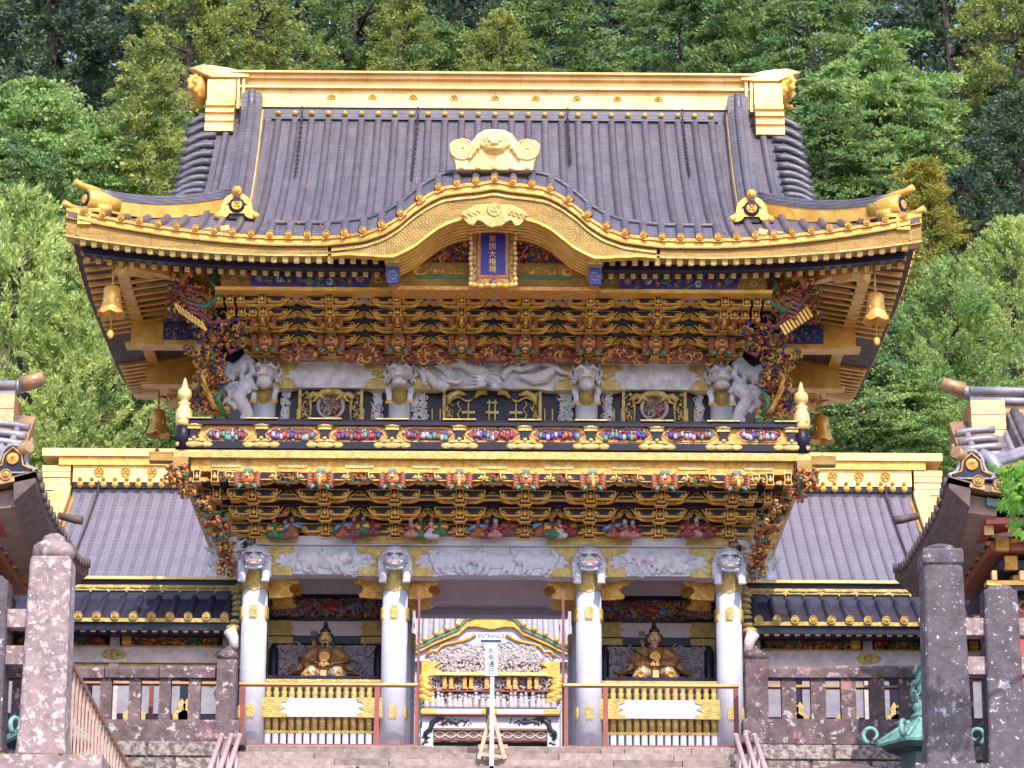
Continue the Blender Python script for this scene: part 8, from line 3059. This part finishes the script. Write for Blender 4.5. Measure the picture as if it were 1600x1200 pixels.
def crown_mesh(kind, seed, m, H=10.0, Rr=3.2):
    g_ = np.random.default_rng(seed)
    if kind == 'plume':       # feathery cypress: upswept tufts on an egg-shaped crown
        nb, per, ll, lw, sp = 480, 95, .15, .045, .60
    elif kind == 'cedar':     # cedar: rounded hanging tufts
        nb, per, ll, lw, sp = 360, 90, .14, .05, .60
    elif kind == 'fir':       # flat layered branches
        nb, per, ll, lw, sp = 440, 85, .15, .05, .66
    elif kind == 'maple':     # broad leaf layers
        nb, per, ll, lw, sp = 380, 75, .13, .08, .70
    else:                     # airy larch-like
        nb, per, ll, lw, sp = 330, 80, .14, .045, .62
    t = g_.random(nb) ** (.8 if kind in ('plume', 'cedar') else .9)
    if kind in ('plume', 'cedar'):
        rad = Rr * np.sin(np.clip(np.pi * (t * .86 + .14), 0, np.pi)) ** .7
    elif kind == 'fir':
        rad = Rr * np.sin(np.clip(np.pi * (t * .80 + .18), 0, np.pi)) ** .65 + .1
    elif kind == 'maple':
        rad = Rr * np.sqrt(np.clip(1 - (2 * t - .9) ** 2, 0.03, 1))
    else:
        rad = Rr * (1 - t * .8)
    nl = 7                                            # lobes make the outline uneven
    ang = g_.random(nb) * 2 * np.pi
    lob = 1 + .28 * np.sin(ang * 3 + t * 9 + seed) + .22 * np.sin(ang * 5 - t * 14 + seed * 2)
    rr_ = rad * lob * (.38 + .64 * g_.random(nb) ** .55)
    z = t * H
    if kind == 'fir':
        z = np.round(z / .75) * .75 + g_.normal(0, .10, nb) - .12 * rr_
    if kind == 'maple':
        z = np.round(z / .8) * .8 + g_.normal(0, .14, nb)
    base = np.stack([rr_ * np.cos(ang), rr_ * np.sin(ang), z], 1)
    out = np.stack([np.cos(ang), np.sin(ang), {'plume': .75, 'cedar': .15, 'fir': -.05, 'maple': .05}.get(kind, .2) * np.ones(nb)], 1)
    out = unit(out + g_.normal(0, .22, (nb, 3)))
    side = unit(np.cross(out, np.array([0, 0, 1.0])))
    up = np.cross(side, out)
    size = sp * (.6 + .8 * g_.random(nb))
    B_i = np.repeat(np.arange(nb), per)
    u = g_.random(nb * per)
    w = g_.normal(0, 1, nb * per)
    h = g_.normal(0, 1, nb * per)
    wid = {'plume': .24, 'cedar': .30, 'fir': .38, 'maple': .60}.get(kind, .34)
    thk = {'plume': .22, 'cedar': .26, 'fir': .09, 'maple': .10}.get(kind, .2)
    L_ = size[B_i][:, None]
    C = base[B_i] + out[B_i] * (u[:, None] * 1.7 - .5) * L_ + side[B_i] * (w * wid * (1.15 - u * .7))[:, None] * L_ + up[B_i] * (h * thk * (1.1 - u * .7))[:, None] * L_
    if kind in ('fir', 'larch'):
        C[:, 2] -= (u ** 2) * .25 * size[B_i]
    d = unit(out[B_i] * (.9 if kind != 'maple' else .5) + side[B_i] * (w * .45)[:, None] + up[B_i] * (h * .3)[:, None] + g_.normal(0, .35, (nb * per, 3)))
    d2 = unit(np.cross(d, g_.normal(0, 1, (nb * per, 3))))
    s_ = (.65 + .7 * g_.random(nb * per))[:, None]
    return quads_mesh('crown', C, d * ll * s_ * .5 * 1.5, d2 * lw * s_ * .9, m), base

def trunk_mesh(H, r, base, seed, spread=1.0, n_l=26):
    q_ = MB()
    rr = random.Random(seed)
    pts = [(rr.uniform(-.1, .1) * i * .4, rr.uniform(-.1, .1) * i * .4, -4 + (H + 4) * i / 7) for i in range(8)]
    q_.tube(pts, [r * (1 - .85 * i / 7) for i in range(8)], 9)
    idx = [rr.randrange(len(base)) for _ in range(n_l)]
    for i in idx:
        b = base[i]
        z0 = max(.2, b[2] - .5 * math.hypot(b[0], b[1]) * .5)
        a = Vector((0, 0, z0)); e = Vector(b.tolist())
        q_.tube([a, a.lerp(e, .5) + Vector((0, 0, .12)), e], [r * .28, r * .16, .02], 5)
    return q_.mesh('trunk', BARK)

PROTO = {}
def proto(kind, m, seed):
    k = (kind, m.name, seed)
    if k not in PROTO:
        H = {'plume': 11, 'cedar': 13, 'fir': 12, 'maple': 7, 'larch': 10}[kind]
        Rr = {'plume': 3.0, 'cedar': 3.0, 'fir': 3.4, 'maple': 3.6, 'larch': 3.0}[kind]
        cm, base = crown_mesh(kind, seed, m, H, Rr)
        PROTO[k] = (cm, trunk_mesh(H * .95, {'cedar': .42, 'maple': .25}.get(kind, .30), base, seed), H, Rr)
    return PROTO[k]
TREE_LABELS = []
def tree(kind, m, seed, px, py_top, Y, width_px, label, name, group='trees on the hillside behind the gate', hs=1.0):
    cm, tm, H, Rr = proto(kind, m, seed)
    top = at(px, py_top, Y)
    s_px = (at(px + 50, py_top, Y).x - at(px - 50, py_top, Y).x) / 100
    sc = width_px * s_px / (2 * Rr)
    zs_ = sc * hs
    z0 = top.z - H * zs_
    t_ = thing(name, label, 'tree', (top.x, Y, z0), group)
    rz = random.Random(px * 3 + seed).uniform(0, 6.28)
    c = place(cm, 'crown', t_, (top.x, Y, z0), rotz=rz, scale=(sc, sc, zs_))
    gz = hill_z(top.x, Y)
    o = place(tm, 'trunk', t_, (top.x, Y, z0), rotz=rz, scale=(sc, sc, zs_))
    if z0 - 4 * zs_ > gz - .2:                     # taller bole down to the ground
        q_ = MB(); q_.tube([(top.x, Y, gz - .5), (top.x, Y, z0 - 3.6 * zs_)], [.42 * sc * 1.3, .36 * sc * 1.1], 9)
        q_.build('lower_trunk', BARK, t_)
    return t_
T = tree
# left side, near to far
T('plume', LEAF_BRIGHT, 1, 40, 318, 27, 250, 'bright light green feathery cypress filling the left edge beside the roof', 'cypress_tree', hs=1.25)
T('plume', LEAF_BRIGHT, 2, 130, 470, 26, 190, 'bright light green cypress just left of the hanging bell', 'cypress_tree', hs=1.1)
T('larch', LEAF_YELLOW, 3, 235, 110, 33, 230, 'yellow-green conifer with bare twigs just left of the gold ridge end', 'conifer_tree', hs=1.1)
T('maple', LEAF_MAPLE, 4, 60, 150, 38, 270, 'layered light green maple above the bright cypress on the left', 'maple_tree', hs=1.0)
T('maple', LEAF_MAPLE, 4, 150, 225, 34, 230, 'layered green maple just above the left roof corner', 'maple_tree')
T('maple', LEAF_MID, 5, 20, 240, 32, 220, 'green maple low at the left edge under the lighter maple', 'maple_tree')
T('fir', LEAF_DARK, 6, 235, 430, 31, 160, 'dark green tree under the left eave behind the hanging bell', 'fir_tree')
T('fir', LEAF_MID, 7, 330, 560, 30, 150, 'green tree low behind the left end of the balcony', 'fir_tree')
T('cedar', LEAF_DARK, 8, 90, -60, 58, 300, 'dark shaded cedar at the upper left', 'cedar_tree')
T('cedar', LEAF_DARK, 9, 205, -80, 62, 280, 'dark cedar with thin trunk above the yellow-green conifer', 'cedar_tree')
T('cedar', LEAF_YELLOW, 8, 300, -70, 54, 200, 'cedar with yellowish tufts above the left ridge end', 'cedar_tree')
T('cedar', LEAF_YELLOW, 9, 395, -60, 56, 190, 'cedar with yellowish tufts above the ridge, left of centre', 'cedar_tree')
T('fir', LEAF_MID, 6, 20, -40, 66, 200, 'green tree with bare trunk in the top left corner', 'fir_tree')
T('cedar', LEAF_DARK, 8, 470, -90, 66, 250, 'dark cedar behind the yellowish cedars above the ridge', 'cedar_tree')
# above the ridge
T('cedar', LEAF_MID, 9, 560, -60, 60, 200, 'mid green cedar above the ridge near its left third', 'cedar_tree')
T('larch', LEAF_YELLOW, 10, 630, -20, 58, 150, 'thin yellow-green tree above the ridge between darker cedars', 'conifer_tree')
T('cedar', LEAF_DARK, 8, 720, -50, 62, 230, 'dark cedar above the middle of the ridge', 'cedar_tree')
T('fir', LEAF_MID, 7, 860, -20, 58, 220, 'green fir with sweeping boughs above the ridge right of centre', 'fir_tree')
T('fir', LEAF_DARK, 6, 950, -60, 66, 220, 'dark fir behind the sweeping green fir above the ridge', 'fir_tree')
T('cedar', LEAF_YELLOW, 9, 780, 20, 56, 120, 'small yellow-green cedar peeping just over the ridge', 'cedar_tree')
T('maple', LEAF_MID, 5, 660, 40, 60, 180, 'dull green rounded tree low behind the ridge', 'broadleaf_tree')
T('fir', LEAF_MID, 6, 1060, -50, 52, 210, 'green fir above the right part of the ridge', 'fir_tree')
T('larch', LEAF_MID, 3, 1150, -20, 50, 220, 'airy green tree above the right ridge end', 'conifer_tree')
# right side
T('fir', LEAF_MID, 7, 1260, -30, 48, 240, 'large green fir right of the ridge end', 'fir_tree', hs=1.1)
T('fir', LEAF_MAPLE, 6, 1370, 70, 42, 300, 'big light green layered fir filling the space right of the roof', 'fir_tree', hs=1.05)
T('fir', LEAF_MID, 6, 1290, 150, 40, 200, 'green fir directly beside the right roof slope', 'fir_tree')
T('cedar', LEAF_DARK, 9, 1480, -70, 60, 280, 'dark cedar at the upper right with sky showing through', 'cedar_tree')
T('cedar', LEAF_YELLOW, 8, 1580, -40, 46, 200, 'pine with brownish yellow tufts in the top right corner', 'pine_tree')
T('cedar', LEAF_DARK, 8, 1590, 150, 40, 220, 'dark pine at the right edge below the yellowish pine', 'pine_tree')
T('larch', LEAF_AMBER, 10, 1440, 255, 36, 170, 'amber tinged tree beside the right roof corner', 'larch_tree')
T('cedar', LEAF_DARK, 9, 1510, 270, 37, 190, 'dark green cedar right of the amber tinged tree', 'cedar_tree')
T('larch', LEAF_YELLOW, 3, 1400, 360, 34, 170, 'thin tree with bare grey branches under the right eave', 'conifer_tree')
T('plume', LEAF_BRIGHT, 2, 1580, 350, 30, 170, 'pale green cypress at the right edge above the tower roof', 'cypress_tree', hs=1.1)
T('plume', LEAF_MAPLE, 1, 1480, 420, 28, 190, 'light green cypress between the gate eave and the right tower', 'cypress_tree', hs=1.1)
T('maple', LEAF_MID, 5, 1350, 560, 28, 220, 'low green tree above the golden ridge of the right hall', 'broadleaf_tree')
T('fir', LEAF_DARK, 7, 1330, 420, 32, 180, 'dark green tree behind the right hanging bell', 'fir_tree')
T('maple', LEAF_MAPLE, 4, 1430, 590, 27, 150, 'small bright green bush tree at the right tower ridge', 'broadleaf_tree')
T('maple', LEAF_MID, 5, 230, 600, 28, 150, 'low green tree behind the left hanging bell', 'broadleaf_tree')
T('cedar', LEAF_MID, 9, 930, -110, 88, 240, 'pale distant cedar filling the gap above the ridge right of centre', 'cedar_tree')
T('cedar', LEAF_DARK, 8, 700, -120, 90, 260, 'pale distant cedar filling the gap above the ridge left of centre', 'cedar_tree')
# back rows that close the hillside
rr = random.Random(99)
kinds = [('cedar', LEAF_DARK, 8), ('cedar', LEAF_DARK, 9), ('fir', LEAF_DARK, 6), ('fir', LEAF_MID, 7), ('cedar', LEAF_MID, 9)]
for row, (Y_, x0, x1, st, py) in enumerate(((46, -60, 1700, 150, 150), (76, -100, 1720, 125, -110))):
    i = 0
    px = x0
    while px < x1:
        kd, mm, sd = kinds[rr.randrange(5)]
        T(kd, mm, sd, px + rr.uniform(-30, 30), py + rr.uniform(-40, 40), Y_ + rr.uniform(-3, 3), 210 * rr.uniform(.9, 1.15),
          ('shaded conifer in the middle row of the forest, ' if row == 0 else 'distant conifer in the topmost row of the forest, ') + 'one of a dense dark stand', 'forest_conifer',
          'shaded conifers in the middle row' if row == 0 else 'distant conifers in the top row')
        px += st
# undergrowth
g_ = np.random.default_rng(3)
n = 60000
xx = g_.uniform(-34, 34, n)
yy = g_.uniform(25, 84, n)
zz = np.array([hill_z(a, b) for a, b in zip(xx, yy)])
C = np.stack([xx, yy, zz + g_.random(n) ** 2 * 1.3], 1)
D = unit(g_.normal(0, 1, (n, 3)) + np.array([0, -.3, .5]))
D2 = unit(np.cross(D, g_.normal(0, 1, (n, 3))))
place(quads_mesh('undergrowth', C, D * .22, D2 * .11, LEAF_MID), 'undergrowth', None, (0, 0, 0), kind='stuff')

# maple twig hanging into the picture at the right edge
Ym = -16.0
p0 = at(1625, 735, Ym)
tw = thing('maple_twig', 'bright green maple twig hanging in at the right edge in front of the tower', 'branch', tuple(p0))
q = MB()
ends = []
for (x_, y_) in ((1562, 742), (1578, 760), (1580, 800), (1588, 780), (1596, 830), (1566, 785)):
    e = at(x_, y_, Ym + rr.uniform(-.2, .2))
    q.tube([p0, p0.lerp(e, .5) + Vector((0, 0, .06)), e], [.014, .009, .004], 5)
    ends.append(e)
q.tube([p0, p0 + Vector((.6, .1, .25)), p0 + Vector((1.4, .2, .3))], [.016, .025, .04], 6)
q.build('stem', BARK, tw)
lf = MB()
for k in range(5):
    a = math.radians(-75 + 37.5 * k)
    L_ = (.055, .075, .085, .075, .055)[k]
    d = Vector((math.sin(a), 0, -math.cos(a)))
    s_ = Vector((d.z, 0, -d.x))
    lf.add([Vector((0, 0, 0)) + d * .008, d * L_ * .5 + s_ * .015, d * L_, d * L_ * .5 - s_ * .015], [(0, 1, 2, 3)])
lfm = lf.mesh('leaf', leafmat('fresh_maple_leaf', (.20, .42, .06), (.15, .33, .05), .45))
for i in range(150):
    e = rr.choice(ends)
    t = rr.uniform(.35, 1.05)
    p_ = p0.lerp(e, t) + Vector((rr.gauss(0, .055), rr.gauss(0, .06), rr.gauss(0, .07)))
    o = place(lfm, 'leaf', tw, p_)
    o.rotation_euler = (rr.uniform(-1.1, 1.1), rr.uniform(-1, 1), rr.uniform(-1.2, 1.2))
    o.scale = (1.1,) * 3
